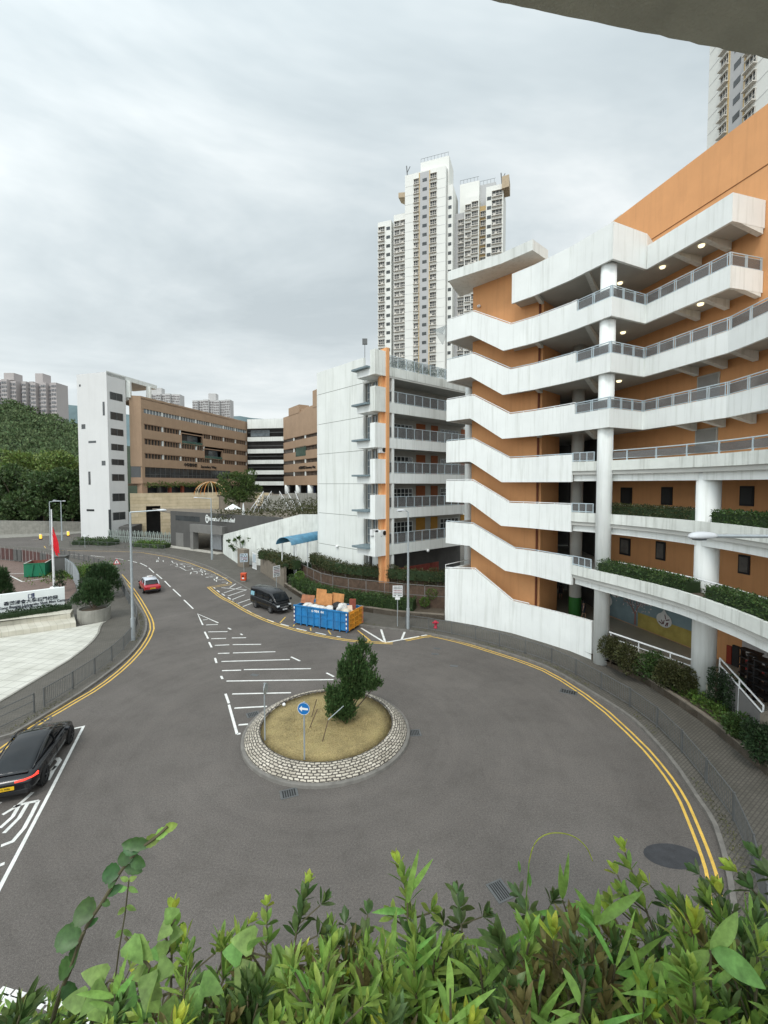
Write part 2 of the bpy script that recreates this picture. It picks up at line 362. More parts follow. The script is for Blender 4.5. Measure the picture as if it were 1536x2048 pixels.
# ---------- ground, roads, pavements ----------
def struct(mb, name, m, **k): return tag(mb.build(name, m, **k), kind='structure')
def GP(pts, z=0.0): return [G(u, v, z) for u, v in pts]
def ribbon(mb, pts, wd, z):
    L = offset([(p[0], p[1]) for p in pts], wd / 2); Rr = offset([(p[0], p[1]) for p in pts], -wd / 2)
    n = len(L); mb.add([(x, y, z) for x, y in L] + [(x, y, z) for x, y in Rr], [(i, i + 1, n + i + 1, n + i) for i in range(n - 1)])
gr = MB(); gr.quad((-3000, -400, -.3), (3000, -400, -.3), (3000, 5000, -.3), (-3000, 5000, -.3)); struct(gr, 'ground', M['soil'])
rd = MB()
nx, ny = 60, 50
vs = [(-130 + 190 * i / nx, -12 + 140 * j / ny, 0) for j in range(ny + 1) for i in range(nx + 1)]
rd.add(vs, [(j * (nx + 1) + i, j * (nx + 1) + i + 1, (j + 1) * (nx + 1) + i + 1, (j + 1) * (nx + 1) + i) for j in range(ny) for i in range(nx)])
struct(rd, 'road', M['tarmac'])
cen = Vector((-2.75, 20.65))
def arc(a0, a1, r, n=14, c=cen): return [Vector((c[0] + math.cos(rad(a0 + (a1 - a0) * i / n)) * r, c[1] + math.sin(rad(a0 + (a1 - a0) * i / n)) * r, 0)) for i in range(n + 1)]
kerbE = GP([(94.8, 1091), (118, 1098.5), (203, 1100.5), (229, 1101), (283, 1102.2), (335, 1110), (379, 1121.7), (423, 1136.7), (464, 1161), (501, 1183), (583, 1222.7), (650, 1241), (722, 1253.5), (788, 1260.5), (860, 1270), (925, 1284.5), (989, 1302), (1041, 1317.7), (1100, 1339), (1194, 1395), (1259, 1436.5), (1299, 1476), (1347, 1532), (1387, 1595), (1421, 1643), (1438, 1694), (1452, 1750)])
last = kerbE[-1]; a0 = math.degrees(math.atan2(last.y - cen.y, last.x - cen.x)); r0 = (last.to_2d() - cen).length
kerbE += arc(a0 - 6, a0 - 60, r0, 10)
kerbW = GP([(0, 1489), (101.5, 1428), (178, 1379.6), (254, 1321), (279, 1292), (292, 1270), (295, 1254), (294, 1240), (288, 1226), (274, 1207), (260, 1180.6), (246, 1154), (237, 1144), (211, 1132), (169, 1120), (135, 1111.5), (101, 1098.5), (60, 1095), (0, 1093), (-200, 1092)])
kw0 = kerbW[0]; kerbW = [kw0 + Vector((-14, -9.5, 0)), kw0 + Vector((-7, -4.2, 0))] + kerbW
KE, KW = smoothp(kerbE, 1), smoothp(kerbW, 1)
PZ = .13
def pavement(name, kerb, extra, m, side):
    inner = offset([(p.x, p.y) for p in kerb], side * .16)
    mb = MB(); mb.prism(inner + extra, -.25, PZ); struct(mb, name, m)
    kb = MB(); rs = resample(kerb, .9)
    kb.strip([(p.x, p.y, -.2, PZ + .012) for p in kerb], side * .155); struct(kb, 'kerb', M['kerb'])
far = GP([(112, 1082), (160, 1076.5), (172, 1073)])
pavement('pavement', KE, [(30, -12), (70, -12), (70, 128), (-48, 128)] + [(p.x, p.y) for p in far[::-1]] + [tuple(G(97, 1086)[:2])], M['pave'], 1)
pavement('pavement', KW, [(-120, kerbW[-1].y), (-120, 5)], M['pave'], 1)
# far side of the crossing road
mb = MB(); fp = GP([(-60, 1078), (0, 1077), (60, 1074), (120, 1071), (172, 1066.5), (200, 1064)])
mb.prism([tuple(p[:2]) for p in fp] + [(-40, 140), (-130, 140)], -.25, PZ); struct(mb, 'pavement', M['conc'])
# weeds and moss strip along the kerb: part of paving material
# ---------- road paint ----------
mk = MB(); yl = MB()
def line(mb, a, b, wd=.11, z=.005): ribbon(mb, GP([a, b]), wd, z)
def pline(mb, pts, wd=.11, z=.005): ribbon(mb, GP(pts), wd, z)
for a, b in [((230, 1116.5), (246.7, 1119)), ((256, 1120.5), (274, 1125.2)), ((280, 1126), (294, 1133)), ((297.7, 1135.8), (308, 1145.5)), ((312.6, 1148), (324, 1157.8)), ((329.3, 1162), (341, 1174)), ((346, 1178.3), (361.5, 1192.8)), ((368, 1200), (386.4, 1217.5)), ((138.8, 1109.5), (167.6, 1110.7)), ((181, 1111.2), (209, 1114.2)), ((60, 1080), (90, 1078.5))]: line(mk, a, b, .13)
pline(mk, [(405.6, 1250), (395.2, 1227.7), (436.5, 1245.7)], .13); line(mk, (412, 1250), (435.6, 1248.8), .13); line(mk, (405.8, 1240), (415.4, 1239), .1)
for x0, y0, x1, y1 in [(416.3, 1263.8, 455, 1263.2), (422.5, 1277.6, 452, 1276.8), (463.8, 1275.9, 492, 1275.5), (429.5, 1290.8, 458.5, 1289.6), (465.5, 1289.3, 522, 1288.7), (436, 1307, 459, 1306.3), (466, 1306, 550.7, 1303.4), (443, 1323, 579.5, 1319.3), (444, 1341.4, 482.4, 1340.4), (487.8, 1339.3, 621.8, 1337.4), (453, 1362.2, 667, 1359.2), (464.6, 1388, 582, 1385.5), (468.7, 1416.4, 534, 1412.8), (477, 1450, 496, 1448.4),
                       (409.3, 1263.6, 416.3, 1277.3), (418, 1284.3, 423.3, 1294.9), (430, 1316, 433, 1326), (442, 1352, 445, 1358), (451, 1387.7, 457.8, 1406.8), (457.8, 1409.5, 474.2, 1468.3), (474, 1468.3, 481, 1467),
                       (455.9, 1255.9, 462, 1258.9), (481, 1267.6, 485, 1270), (582, 1313.8, 600, 1322), (653, 1345.8, 668, 1353.5)]: line(mk, (x0, y0), (x1, y1), .13)
S3 = lambda x, y: (460 + x / 3.657, 1060 + y / 3.657)
for x0, y0, x1, y1 in [(20, 520, 45, 535), (62, 548, 92, 572), (120, 585, 155, 605), (183, 620, 228, 638), (268, 655, 320, 672), (370, 687, 430, 703), (485, 720, 560, 737), (625, 750, 702, 766), (780, 778, 810, 783)]: line(mk, S3(x0, y0), S3(x1, y1), .13)
for x0, y0, x1, y1 in [(960, 718, 1130, 822), (1105, 728, 1135, 820), (1278, 745, 1255, 800), (1130, 825, 1385, 778), (1400, 775, 1450, 765)]: line(mk, S3(x0, y0), S3(x1, y1), .17)
for x0, y0, x1, y1 in [(405, 637, 365, 680), (480, 680, 462, 705), (588, 715, 592, 737), (718, 735, 738, 765), (935, 735, 1030, 812), (1003, 805, 1030, 812)]: line(yl, S3(x0, y0), S3(x1, y1), .10)
for x0, y0, x1, y1 in [(1305, 770, 1375, 725), (1240, 830, 1440, 760), (1285, 865, 1495, 795), (1335, 905, 1475, 850), (1395, 950, 1536, 900), (1455, 985, 1560, 945), (1210, 770, 1500, 795), (1120, 765, 1140, 780), (1160, 800, 1190, 822), (1215, 838, 1250, 860), (1285, 880, 1315, 902), (1340, 920, 1380, 948), (1408, 970, 1450, 1000)]:
    line(mk, (230 + x0 / 5.689, 1040 + y0 / 5.689), (230 + x1 / 5.689, 1040 + y1 / 5.689), .12)
# taxi-stand bay by the near left kerb and its lettering
S5 = lambda x, y: (x / 3.94, 1240 + y / 3.94)
pline(mk, [(147, 1457.5), (167, 1453), (97, 1590), (7.6, 1760), (-40, 1852)], .12)
for st in [[(375, 1265), (415, 1190), (470, 1110), (455, 1092), (435, 1095)], [(400, 1185), (440, 1150)]]: pline(mk, [S5(*q) for q in st], .16)
for st in [[(20, 1535), (130, 1470), (190, 1420), (258, 1358)], [(105, 1475), (200, 1445), (302, 1425)], [(0, 1640), (100, 1550), (150, 1462)], [(30, 1680), (150, 1560), (215, 1450)], [(8, 1780), (100, 1745), (190, 1640), (250, 1530), (302, 1425)], [(0, 1932), (36, 1918)], [(-40, 1440), (6, 1445)]]: pline(mk, [S5(*q) for q in st], .13)
for st in [[(0, 1979), (22, 1986)], [(26, 1986), (70, 1999)], [(0, 1992), (30, 2002), (72, 2010)], [(80, 1997), (102, 2004)], [(88, 2004), (76, 2018)], [(110, 2002), (92, 2022)], [(112, 2008), (150, 2020), (190, 2034)], [(0, 2010), (20, 2014), (0, 2020)], [(118, 2022), (160, 2034)], [(100, 2030), (210, 2060)], [(0, 2030), (60, 2040)]]: pline(mk, st, .14)
# worn lettering by the bay entrance
rr = random.Random(4)
for k in range(62):
    t = k / 61; u = 300 + 150 * t + rr.uniform(-8, 8); v = 1113 + 46 * t ** 1.15 + rr.uniform(-3, 8)
    if t < .25 and rr.random() < .5: continue
    if rr.random() < .55: line(mk, (u, v), (u + rr.uniform(4, 11), v + rr.uniform(-1.2, 1)), .1)
    else: line(mk, (u, v), (u + rr.uniform(-2, 3), v + rr.uniform(2, 4)), .1)
pline(mk, [(359, 1134), (372, 1141), (400, 1137)], .09)
# double yellow lines
def dbl(pts, gap=.26, sm=1):
    p = smoothp(GP(pts), sm); ribbon(yl, p, .1, .006); q = offset([(a.x, a.y) for a in p], gap); ribbon(yl, q, .1, .0062)
dbl([(414.6, 1174.5), (441, 1196.4), (460, 1204.5), (487, 1222), (528, 1241.5), (569, 1255.5), (624, 1270), (678.8, 1279.8), (722.5, 1285), (785, 1288)])
pline(yl, [(414.6, 1174.5), (463.8, 1166.2), (448, 1155.5), (420, 1141)], .1); pline(yl, [(417, 1176.5), (463, 1169)], .1, .0064)
pline(yl, [(420, 1141.5), (379, 1126), (335, 1113.8), (283, 1105), (229, 1102.5), (118, 1101), (92, 1097), (88, 1092)], .1)
dbl([(812.7, 1282), (859, 1272.5), (880, 1276.5), (925, 1287.5), (989.4, 1307.4), (1041, 1324), (1100, 1347.5), (1190.8, 1407.5), (1276, 1487), (1321.4, 1540.9), (1355.5, 1592), (1378, 1646), (1401, 1705.5), (1415, 1751), (1422, 1810)])
dbl([(308, 1258), (306.5, 1242), (296, 1221), (281, 1196.4), (265, 1173.6), (244, 1149)])
dbl([(0, 1505), (91.4, 1440), (126.9, 1420), (144.7, 1409), (203, 1375), (253.8, 1334.5), (286, 1300), (302, 1275), (308, 1258)])
tag(mk.build('white_road_marking', M['paint']), kind='structure'); tag(yl.build('yellow_road_marking', M['yellow']), kind='structure')
# patched asphalt and grates
pt = MB()
for (u, v, a, b) in [(1345, 1712, 1.0, .45)]:
    c = G(u, v); pt.lathe([(.9, .003), (.9, .004)], (c.x, c.y, 0), 22, 1.0, .55)
tag(pt.build('road_patch', mat('fresh_asphalt', (.045, .046, .05), .85, .2, 3, fine=.4)), kind='structure')
def grate(u, v, sx, sy, rz, lab, bars=True):
    c = G(u, v); t = thing('drain_grate', lab, 'drain grate', (c.x, c.y, 0), 'drain grates in the road')
    f = MB(); 
    for s in (-1, 1):
        f.box((0, s * sy / 2, .008), (sx + .06, .05, .016)); f.box((s * sx / 2, 0, .008), (.05, sy - .05, .016))
    a = f.build('frame', M['steel']); b = MB()
    for i in range(7): b.box((-sx / 2 + sx * (i + .5) / 7, 0, .007), (.035, sy - .06, .012))
    bb = b.build('grille', M['steel']); p = MB(); p.box((0, 0, .003), (sx, sy, .002)); pp = p.build('pit', M['black'])
    for x in (a, bb, pp): x.parent = t
    t.rotation_euler = (0, 0, rz); return t
grate(578, 1587, .62, .45, .35, 'square iron drain grate at the front foot of the stone traffic island')
grate(506, 1429, .6, .45, .5, 'iron drain grate at the left edge of the stone traffic island beside the white bars')
grate(829, 1466, .55, .5, .1, 'dark drain cover at the right edge of the stone traffic island')
grate(1137, 1384, .9, .5, -.5, 'dark drain cover beside the yellow lines near the white stair wall')
grate(1000, 1782, .5, .6, .4, 'dark drain cover in the near asphalt behind the shrub tips')
grate(82, 1442, .8, .4, .6, 'kerbside drain grate in front of the parked black car')
for u, v, l in [(509, 1350, 'dark iron manhole cover among the white hatching bars left of the conifer'), (874, 1297, 'small iron cover in the road below the red hydrant'), (870, 1308, 'second small iron cover just below the one under the red hydrant'), (908, 1332, 'small iron cover in the open road behind the conifer')]:
    c = G(u, v); h = MB(); h.box((c.x, c.y, .004), (.5, .28, .008), -.3); h.box((c.x, c.y, .009), (.42, .2, .004), -.3); tag(h.build('iron_cover', M['steel']), l, 'iron cover', 'small iron covers in the road')
# ---------- traffic island ----------
t = thing('traffic_island', 'oval-looking stone-set traffic island with dry grass and a conifer on top', 'traffic island', (ISL.x, ISL.y, 0))
k = MB(); k.lathe([(4.02, 0), (4.0, .12), (3.93, .15), (3.86, .15), (3.86, 0)], ISL, 72); k.build('kerb', M['kerb'], t)
setts = brickm('stone_setts', (.38, .34, .28), (.58, .53, .45), (.07, .06, .05), 0.25, .15, .026, jit=.22, coords='polar:%f,%f,3.6' % (ISL.x, ISL.y), bump=1.0)
k = MB(); k.lathe([(3.88, .1), (3.86, .155), (3.66, .34), (3.44, .47), (3.30, .52), (3.14, .53), (3.12, .44)], ISL, 96); k.build('stone_slope', setts, t, smooth=True)
drg = mat('dry_grass', (.31, .245, .115), .95, .35, .8, fine=.6, streak=.35, scol=(.12, .14, .04), sscale=(.5, .5, .5), bump=.8, bscale=60)
k = MB(); k.lathe([(.01, .60), (1.2, .58), (2.4, .53), (3.13, .46)][::-1], ISL, 64); k.build('lawn', drg, t, smooth=True)
rr = random.Random(7); gt = MB()
for i in range(9000):
    r_ = 3.1 * math.sqrt(rr.random()); a = rr.random() * 6.283; x, y = ISL.x + r_ * math.cos(a), ISL.y + r_ * math.sin(a); z = .60 - .14 * (r_ / 3.13) ** 2
    h = rr.uniform(.02, .055); d = rr.uniform(0, 6.28); wv = rr.uniform(.006, .014)
    gt.add([(x - wv * math.cos(d), y - wv * math.sin(d), z), (x + wv * math.cos(d), y + wv * math.sin(d), z), (x + rr.uniform(-.03, .03), y + rr.uniform(-.03, .03), z + h)], [(0, 1, 2)])
g = gt.build('grass_blades', mat('dry_blades', (.30, .23, .10), .9, .3, .8, island=.9), t); g['kind'] = 'stuff'
# ---------- the curved orange and white school block ----------
SB = thing('school_building', 'white and orange curved school block with open corridors and outdoor stair', 'building', (12, 34, 0))
A_, B_ = Vector((5.5, 38.6)), Vector((9.82, 34.19))
def lerp2(a, b, t): return Vector((a[0] + (b[0] - a[0]) * t, a[1] + (b[1] - a[1]) * t))
def az(P_, Q_, u):
    k = (u - CX) / FPX; return lerp2(P_, Q_, (k * P_[1] - P_[0]) / ((Q_[0] - P_[0]) - k * (Q_[1] - P_[1])))
p939, p945, p1003 = az(A_, B_, 939), az(A_, B_, 945), az(A_, B_, 1003)
m1, m2, Cc = Vector((11.15, 32.75)), Vector((12.72, 30.4)), Vector((14.15, 27.5))
p1151 = lerp2(m2, Cc, .18)
Dd, Ee, Ff = Vector((17.05, 28.85)), Vector((18.45, 23.65)), Vector((20.75, 24.3))
zb = {1: 5.08, 2: 8.66, 3: 12.14, 4: 15.58, 5: 19.03, 6: 22.47, 7: 25.93}
W_, WS = M['white'], M['stain']
TH = .18
def cols(pts): return [(p[0], p[1], b, t) for p, b, t in pts]
def stairp(k, top=1.87):
    z = zb[k]; kk = [(A_, z + 1.93, z + 3.8), (p939, z + 1.93, z + 3.8), (p945, z + 1.75, z + 3.8), (p1003, z, z + 2.23), (B_, z, z + top)]
    return cols(kk)
orangeO, orangeN = Vector((17.9, 36.0)), Vector((22.4, 17.7)); oeA = (orangeN - orangeO).normalized()      # back wall of the corridors
def soft(mb): pass
for k in (4, 5, 6):
    z = zb[k]; lo, hi = z, z + 1.17
    c1 = stairp(k) + cols([(m1, z, z + 1.87), (m2, z, z + 1.87), (p1151, z, z + 1.87)])
    mb = MB(); mb.strip(c1, TH); mb.build('stair_parapet', W_, SB)
    tail = [Cc, Dd, Ee, Ff] if k == 6 else [Cc, Dd, Ee, Vector((18.35, 20.9)), Vector((17.6, 18.2)), Vector((16.2, 15.4))]
    pp = [p1151] + tail
    mb = MB(); mb.strip([(p[0], p[1], lo, hi) for p in pp], TH); mb.build('corridor_parapet', W_, SB)
    # floor slab with downstand
    sF = (Ff - orangeO).dot(oeA); back = [tuple(orangeO + oeA * (sF if k == 6 else 19.5) + Vector((.2, .05))), tuple(orangeO + Vector((.2, .05))), (18.6, 44), (10.5, 47), (9.0, 39.5), tuple(lerp2(B_, A_, .1) + Vector((1.2, 1.2)))]
    fr = offset([tuple(q) for q in [B_, m1, m2] + [Cc, Dd, Ee] + ([Ff] if k == 6 else tail[3:])], .1)
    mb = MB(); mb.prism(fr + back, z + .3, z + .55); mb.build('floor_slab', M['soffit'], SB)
    # glass railing above the low parapet
    rl = MB(); gl = MB(); pin = [Vector((q[0], q[1], 0)) for q in offset([tuple(q) for q in pp], .09)]
    rl.tube([(q.x, q.y, z + 1.9) for q in pin], .035, 8); rl.tube([(q.x, q.y, z + 1.24) for q in pin], .02, 6); rl.tube([(q.x, q.y, z + 1.78) for q in pin], .02, 6)
    for a, b in zip(pin, pin[1:]):
        L = (b - a).length; n = max(1, round(L / 1.15))
        for i in range(n + 1):
            q = a.lerp(b, min(.985, max(.015, i / n)))
            for s in (-.06, .06):
                qq = q + (b - a).normalized() * s; rl.box((qq.x, qq.y, z + 1.54), (.04, .05, .74), math.atan2(b.y - a.y, b.x - a.x))
            if i < n:
                c0, c1_ = a.lerp(b, i / n) + (b - a).normalized() * .1, a.lerp(b, (i + 1) / n) - (b - a).normalized() * .1
                gl.beam((c0.x, c0.y, z + 1.51), (c1_.x, c1_.y, z + 1.51), .012, .5)
    ro = rl.build('glass_railing', M['railblue'], SB); gl.build('glass_panel', M['glass'], ro)
# roof level parapet
z = zb[7]
mb = MB(); mb.strip(cols([(B_ + Vector((.05, .05)), z, z + 2.25), (m1, z, z + 2.25), (m2, z, z + 2.25), (Cc, z, z + 2.25), (Dd, z, z + 2.25), (Dd + Vector((.9, .9)), z + .5, z + 2.25)]), TH); mb.build('roof_parapet', W_, SB)
D2 = Dd + Vector((.0, -.02))
mb = MB(); mb.strip(cols([(D2, z, z + 1.48), (Ee, z, z + 1.48), (Ff, z, z + 1.48)]), TH); mb.build('roof_parapet', W_, SB)
mb = MB(); fr = offset([tuple(q) for q in [B_, m1, m2, Cc, Dd, Ee, Ff]], .1)
mb.prism(fr + [tuple(orangeO + oeA * (Ff - orangeO).dot(oeA) + Vector((.2, .05))), tuple(orangeO + Vector((.2, .05))), (18.6, 44), (10.5, 47), (11.9, 36.6)], z + .2, z + .5); mb.build('roof_slab', M['soffit'], SB)
# lower levels: stair parapet + curved planter bands
def band_pts(k):
    if k == 1: return [Vector((p[0], p[1])) for p in (UX(1143, 29.6, 6), UX(1187, 27.8, 6), UX(1240, 26.0, 6), UX(1300, 24.1, 6), UX(1350, 22.6, 6), UX(1398, 21.1, 6), UX(1460, 19.2, 6), UX(1536, 17.1, 6), UX(1640, 14.4, 6), UX(1800, 11.4, 6))]
    return [Vector((p[0], p[1])) for p in (UX(1143, 30.2), UX(1195, 28.9), UX(1250, 27.3), UX(1300, 25.8), UX(1350, 24.3), UX(1404, 22.7), UX(1460, 21.1), UX(1536, 19.0), UX(1640, 16.2), UX(1800, 12.5))]
BND = {}
for k in (1, 2, 3):
    z = zb[k]; bp = band_pts(k); BND[k] = bp
    end = bp[0]
    if k == 1:
        sh = [(A_, z + 1.66, z + 3.55), (p939, z + 1.66, z + 3.55), (p945, z + 1.5, z + 3.55), (az(A_, B_, 1012), z + .02, z + 2.2), (lerp2(B_, m1, .25), z, z + 1.9), (lerp2(B_, m1, .3), z, z + 1.87), (m1, z, z + 1.87)]
    else:
        sh = [(A_, z + 1.75, z + 3.62), (p939, z + 1.75, z + 3.62), (p945, z + 1.6, z + 3.62), (p1003, z, z + 2.23), (B_, z, z + 1.87), (m1, z, z + 1.87)]
    mb = MB(); mb.strip(cols(sh + [(lerp2(m1, end, .5), z, z + 1.9), (end, z, z + 1.9)]), TH); mb.build('stair_parapet', W_, SB)
    mb = MB(); mb.strip([(p[0], p[1], z + .75, z + 1.38) for p in bp], TH); mb.build('planter_front', WS, SB)
    bi = offset([tuple(p) for p in bp], .32)
    mb = MB(); mb.strip([(p[0], p[1], z + .06, z + .76) for p in bi], .35); mb.build('edge_beam', M['white'], SB)
    fr = offset([tuple(p) for p in bp], .1)
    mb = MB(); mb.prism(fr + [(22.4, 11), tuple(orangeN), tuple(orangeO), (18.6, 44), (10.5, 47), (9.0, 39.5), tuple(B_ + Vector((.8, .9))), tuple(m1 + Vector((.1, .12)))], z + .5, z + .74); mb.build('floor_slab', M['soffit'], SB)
    # planter inner kerb / handrail
    if k < 3:
        inn = offset([tuple(p) for p in bp[1:]], 1.15)
        mb = MB(); mb.strip([(p[0], p[1], z + .74, z + 1.5) for p in inn], .12); mb.build('planter_back', M['soffit'], SB)
        mb = MB(); mb.tube([(p[0], p[1], z + 1.95) for p in inn], .04); 
        for q in resample([Vector((p[0], p[1], 0)) for p in inn], 1.6): mb.tube([(q.x, q.y, z + 1.5), (q.x, q.y, z + 1.95)], .025, 6)
        mb.build('handrail', M['steelw'], SB)
        mb = MB(); s2 = offset([tuple(p) for p in bp[1:]], .16); mb.prism(s2 + inn[::-1], z + .72, z + 1.3); mb.build('planter_soil', M['soil'], SB)
    else:
        pin = [Vector((q[0], q[1], 0)) for q in offset([tuple(q) for q in bp[1:]], .09)]
        rl = MB(); gl = MB(); rl.tube([(q.x, q.y, z + 2.0) for q in pin], .035); rl.tube([(q.x, q.y, z + 1.5) for q in pin], .02)
        rs = resample(pin, 1.9)
        for a, b in zip(rs, rs[1:]):
            rl.box((a.x, a.y, z + 1.68), (.08, .05, .64), math.atan2(b.y - a.y, b.x - a.x))
            gl.beam((a.x, a.y, z + 1.7), (b.x, b.y, z + 1.7), .012, .4)
        ro = rl.build('glass_railing', M['railblue'], SB); gl.build('glass_panel', M['glass'], ro)
    # short glazed railing between the stair parapet and the column
    a, b = Vector((*offset([tuple(p) for p in bp[:2]], .09)[0], 0)), Vector((*offset([tuple(p) for p in bp[:2]], .09)[1], 0))
    b = a.lerp(b, .85); rl = MB(); gl = MB()
    for zz in (2.0, 1.45): rl.tube([(a.x, a.y, z + zz), (b.x, b.y, z + zz)], .03)
    for i in range(4):
        q = a.lerp(b, (i + .06) / 3.12); rl.box((q.x, q.y, z + 1.7), (.06, .06, .64))
    gl.beam((a.x, a.y, z + 1.74), (b.x, b.y, z + 1.74), .012, .46)
    ro = rl.build('glass_railing', M['railblue'], SB); gl.build('glass_panel', M['glass'], ro)
# handrails on the stair parapets
for k in range(1, 7):
    z = zb[k]; d = 3.8 if k > 3 else (3.62 if k > 1 else 3.55); hh = .1
    pts = [(A_, d), (p945, d), (B_ if k > 1 else lerp2(B_, m1, .25), 1.87), (m1, 1.87), (m2 if k > 3 else lerp2(m1, BND[min(k, 3)][0], .5), 1.87), (p1151 if k > 3 else BND[k][0], 1.87)]
    q = offset([tuple(p[0]) for p in pts], .09)
    mb = MB(); P3 = [Vector((a[0], a[1], z + p[1] + hh)) for a, p in zip(q, pts)]
    mb.tube(P3, .03, 6)
    for s in resample(P3, 1.3): mb.tube([(s.x, s.y, s.z - hh - .02), (s.x, s.y, s.z)], .02, 5)
    mb.build('handrail', M['railblue'] if k % 2 else M['steelw'], SB)
    # landing slab and its side parapet
    nrm = Vector((.714, .70)); zz = z + (1.93 if k > 3 else 1.75 if k > 1 else 1.66)
    l0, l1, l2, l3 = A_ + nrm * .1, p945 + nrm * .1, p945 + nrm * 3.6, A_ + nrm * 3.6
    mb = MB(); mb.prism([l0, l1, l2, l3], zz + .05, zz + .3); mb.build('landing', M['soffit'], SB)
    mb = MB(); mb.strip([(A_[0] + nrm.x * .19, A_[1] + nrm.y * .19, zz, zz + 1.87), (l3[0], l3[1], zz, zz + 1.87)], -TH); mb.build('side_parapet', W_, SB)
    # stair flight soffit behind the parapet, landing down to corridor
    mb = MB(); n_ = nrm; aa, bb = p945 + n_ * .15, B_ + n_ * .15; cc_, dd_ = B_ + n_ * 1.6, p945 + n_ * 1.6
    mb.add([(aa.x, aa.y, zz + .05), (bb.x, bb.y, z + .3), (cc_.x, cc_.y, z + .3), (dd_.x, dd_.y, zz + .05), (aa.x, aa.y, zz + .3), (bb.x, bb.y, z + .55), (cc_.x, cc_.y, z + .55), (dd_.x, dd_.y, zz + .3)], [(0, 1, 2, 3), (7, 6, 5, 4), (0, 4, 5, 1), (1, 5, 6, 2), (2, 6, 7, 3), (3, 7, 4, 0)])
    mb.build('stair_flight', M['soffit'], SB)
# ground stair wall
sw = [(889.8, 1240, 1137.8), (948, 1250, 1139.6), (1023, 1266, 1202.5), (1090, 1286, 1219), (1140, 1302, 1231.5), (1182, 1319, 1243)]
gw = []
for u, vb_, vt in sw:
    g = G(u, vb_, PZ); d = ray(u, vt); tt = math.hypot(g.x, g.y) / math.hypot(d.x, d.y); gw.append((g.x, g.y, 0, HC + d.z * tt))
mb = MB(); mb.strip(gw, .3); mb.build('stair_wall', W_, SB)
mb = MB(); hp = offset([(g[0], g[1]) for g in gw], .15); P3 = [Vector((h[0], h[1], g[3] + .12)) for h, g in zip(hp, gw)]
mb.tube(P3[:3] + [P3[2].lerp(P3[3], .5)], .035, 6)
for s in resample(P3[:3], 1.2): mb.tube([(s.x, s.y, s.z - .14), s], .02, 5)
mb.build('handrail', M['steelw'], SB)
q0 = Vector((gw[0][0], gw[0][1])); mb = MB(); mb.strip([(q0.x, q0.y + .02, 0, gw[0][3]), (q0.x + 2.6, q0.y + 2.6, 0, gw[0][3])], -.25); mb.build('stair_wall', W_, SB)
mb = MB(); mb.tube([(q0.x + .05, q0.y + .1, gw[0][3] + .35), (q0.x + 2.6, q0.y + 2.7, gw[0][3] + .35)], .035, 6); mb.tube([(q0.x + .05, q0.y + .1, gw[0][3] + .02), (q0.x + .05, q0.y + .1, gw[0][3] + .35)], .03, 6); mb.build('handrail', M['steelw'], SB)
# landing on top of the ground wall
mb = MB(); mb.prism([(q0.x + .2, q0.y), tuple(Vector(gw[1][:2]) + Vector((.2, .2))), tuple(Vector(gw[1][:2]) + Vector((2.2, 2.2))), (q0.x + 2.4, q0.y + 2.4)], gw[0][3] - 1.3, gw[0][3] - 1.1); mb.build('landing', M['soffit'], SB)
# orange stair core
O1, O2 = Vector((7.78, 38.72)), Vector((12.3, 34.1))
nrm = Vector((.714, .70))
mb = MB(); mb.prism([O1, O2, O2 + nrm * 3.2, O1 + nrm * 3.2], 0, 29.1); mb.build('orange_core', M['orange'], SB)
mb = MB(); q = O2 - nrm * .09; q = q + (O1 - O2).normalized() * .25; mb.tube([(q.x, q.y, .2), (q.x, q.y, 28.5)], .085, 8); mb.build('downpipe', mat('pipe_brown', (.16, .045, .02), .6, .1, 3), SB)
# corridor back wall, tall orange slab
oe = (orangeN - orangeO).normalized(); o3 = Vector((oe.y, -oe.x)) * -1
zt0, zt1 = 32.75, 32.4
b_, f_ = orangeO + Vector((.0, 0)), orangeN + oe * 3
mb = MB(); mb.strip([(b_.x, b_.y, 0, zt0), (f_.x, f_.y, 0, zt1)], .5); ow = mb.build('orange_wall', M['orange'], SB)
mb = MB(); mb.strip([(b_.x - .35, b_.y + .2, 26, zt0 - .5), (b_.x + 4, b_.y + 8, 26, zt0 - .5)], .4); mb.build('roof_block', M['white2'], SB)
j = MB(); nn_ = Vector((-.97, -.24)); a, b = b_ + nn_ * .012, f_ + nn_ * .012
for zz in (29.35,): j.beam((a.x, a.y, zz), (b.x, b.y, zz - .1), .02, .05)
j.build('wall_joint', mat('joint', (.22, .09, .03), .9), SB)
# roof-top plant room blocks peeping over the orange wall
for (u0, u1, vt, off, nm) in [(1345, 1385, 322, 3.0, 'roof_block'), (1280, 1318, 374, 3.0, 'roof_block'), (1203, 1218, 440, 1.2, 'roof_block'), (1222, 1240, 425, 2.0, 'roof_block')]:
    pa, pb = onw(b_, f_, u0, 400), onw(b_, f_, u1, 400); d = Vector((.97, .24)) * off
    zt = HC + ray(u0, vt).z * (pa.y + d.y) / ray(u0, vt).y
    mb = MB(); mb.prism([(pa.x + d.x, pa.y + d.y), (pb.x + d.x, pb.y + d.y), (pb.x + d.x + 3, pb.y + d.y + .7), (pa.x + d.x + 3, pa.y + d.y + .7)], 31, zt); mb.build(nm, M['white2'], SB)
# canopy over the stair top
cz = 29.1
cp = [G(896, 562, cz), G(1000, 528, cz), G(1065, 500, cz), G(1096, 521, cz), G(920, 594, cz)]
mb = MB(); mb.prism([tuple(p[:2]) for p in cp], cz, cz + .78); mb.build('roof_canopy', M['white2'], SB)
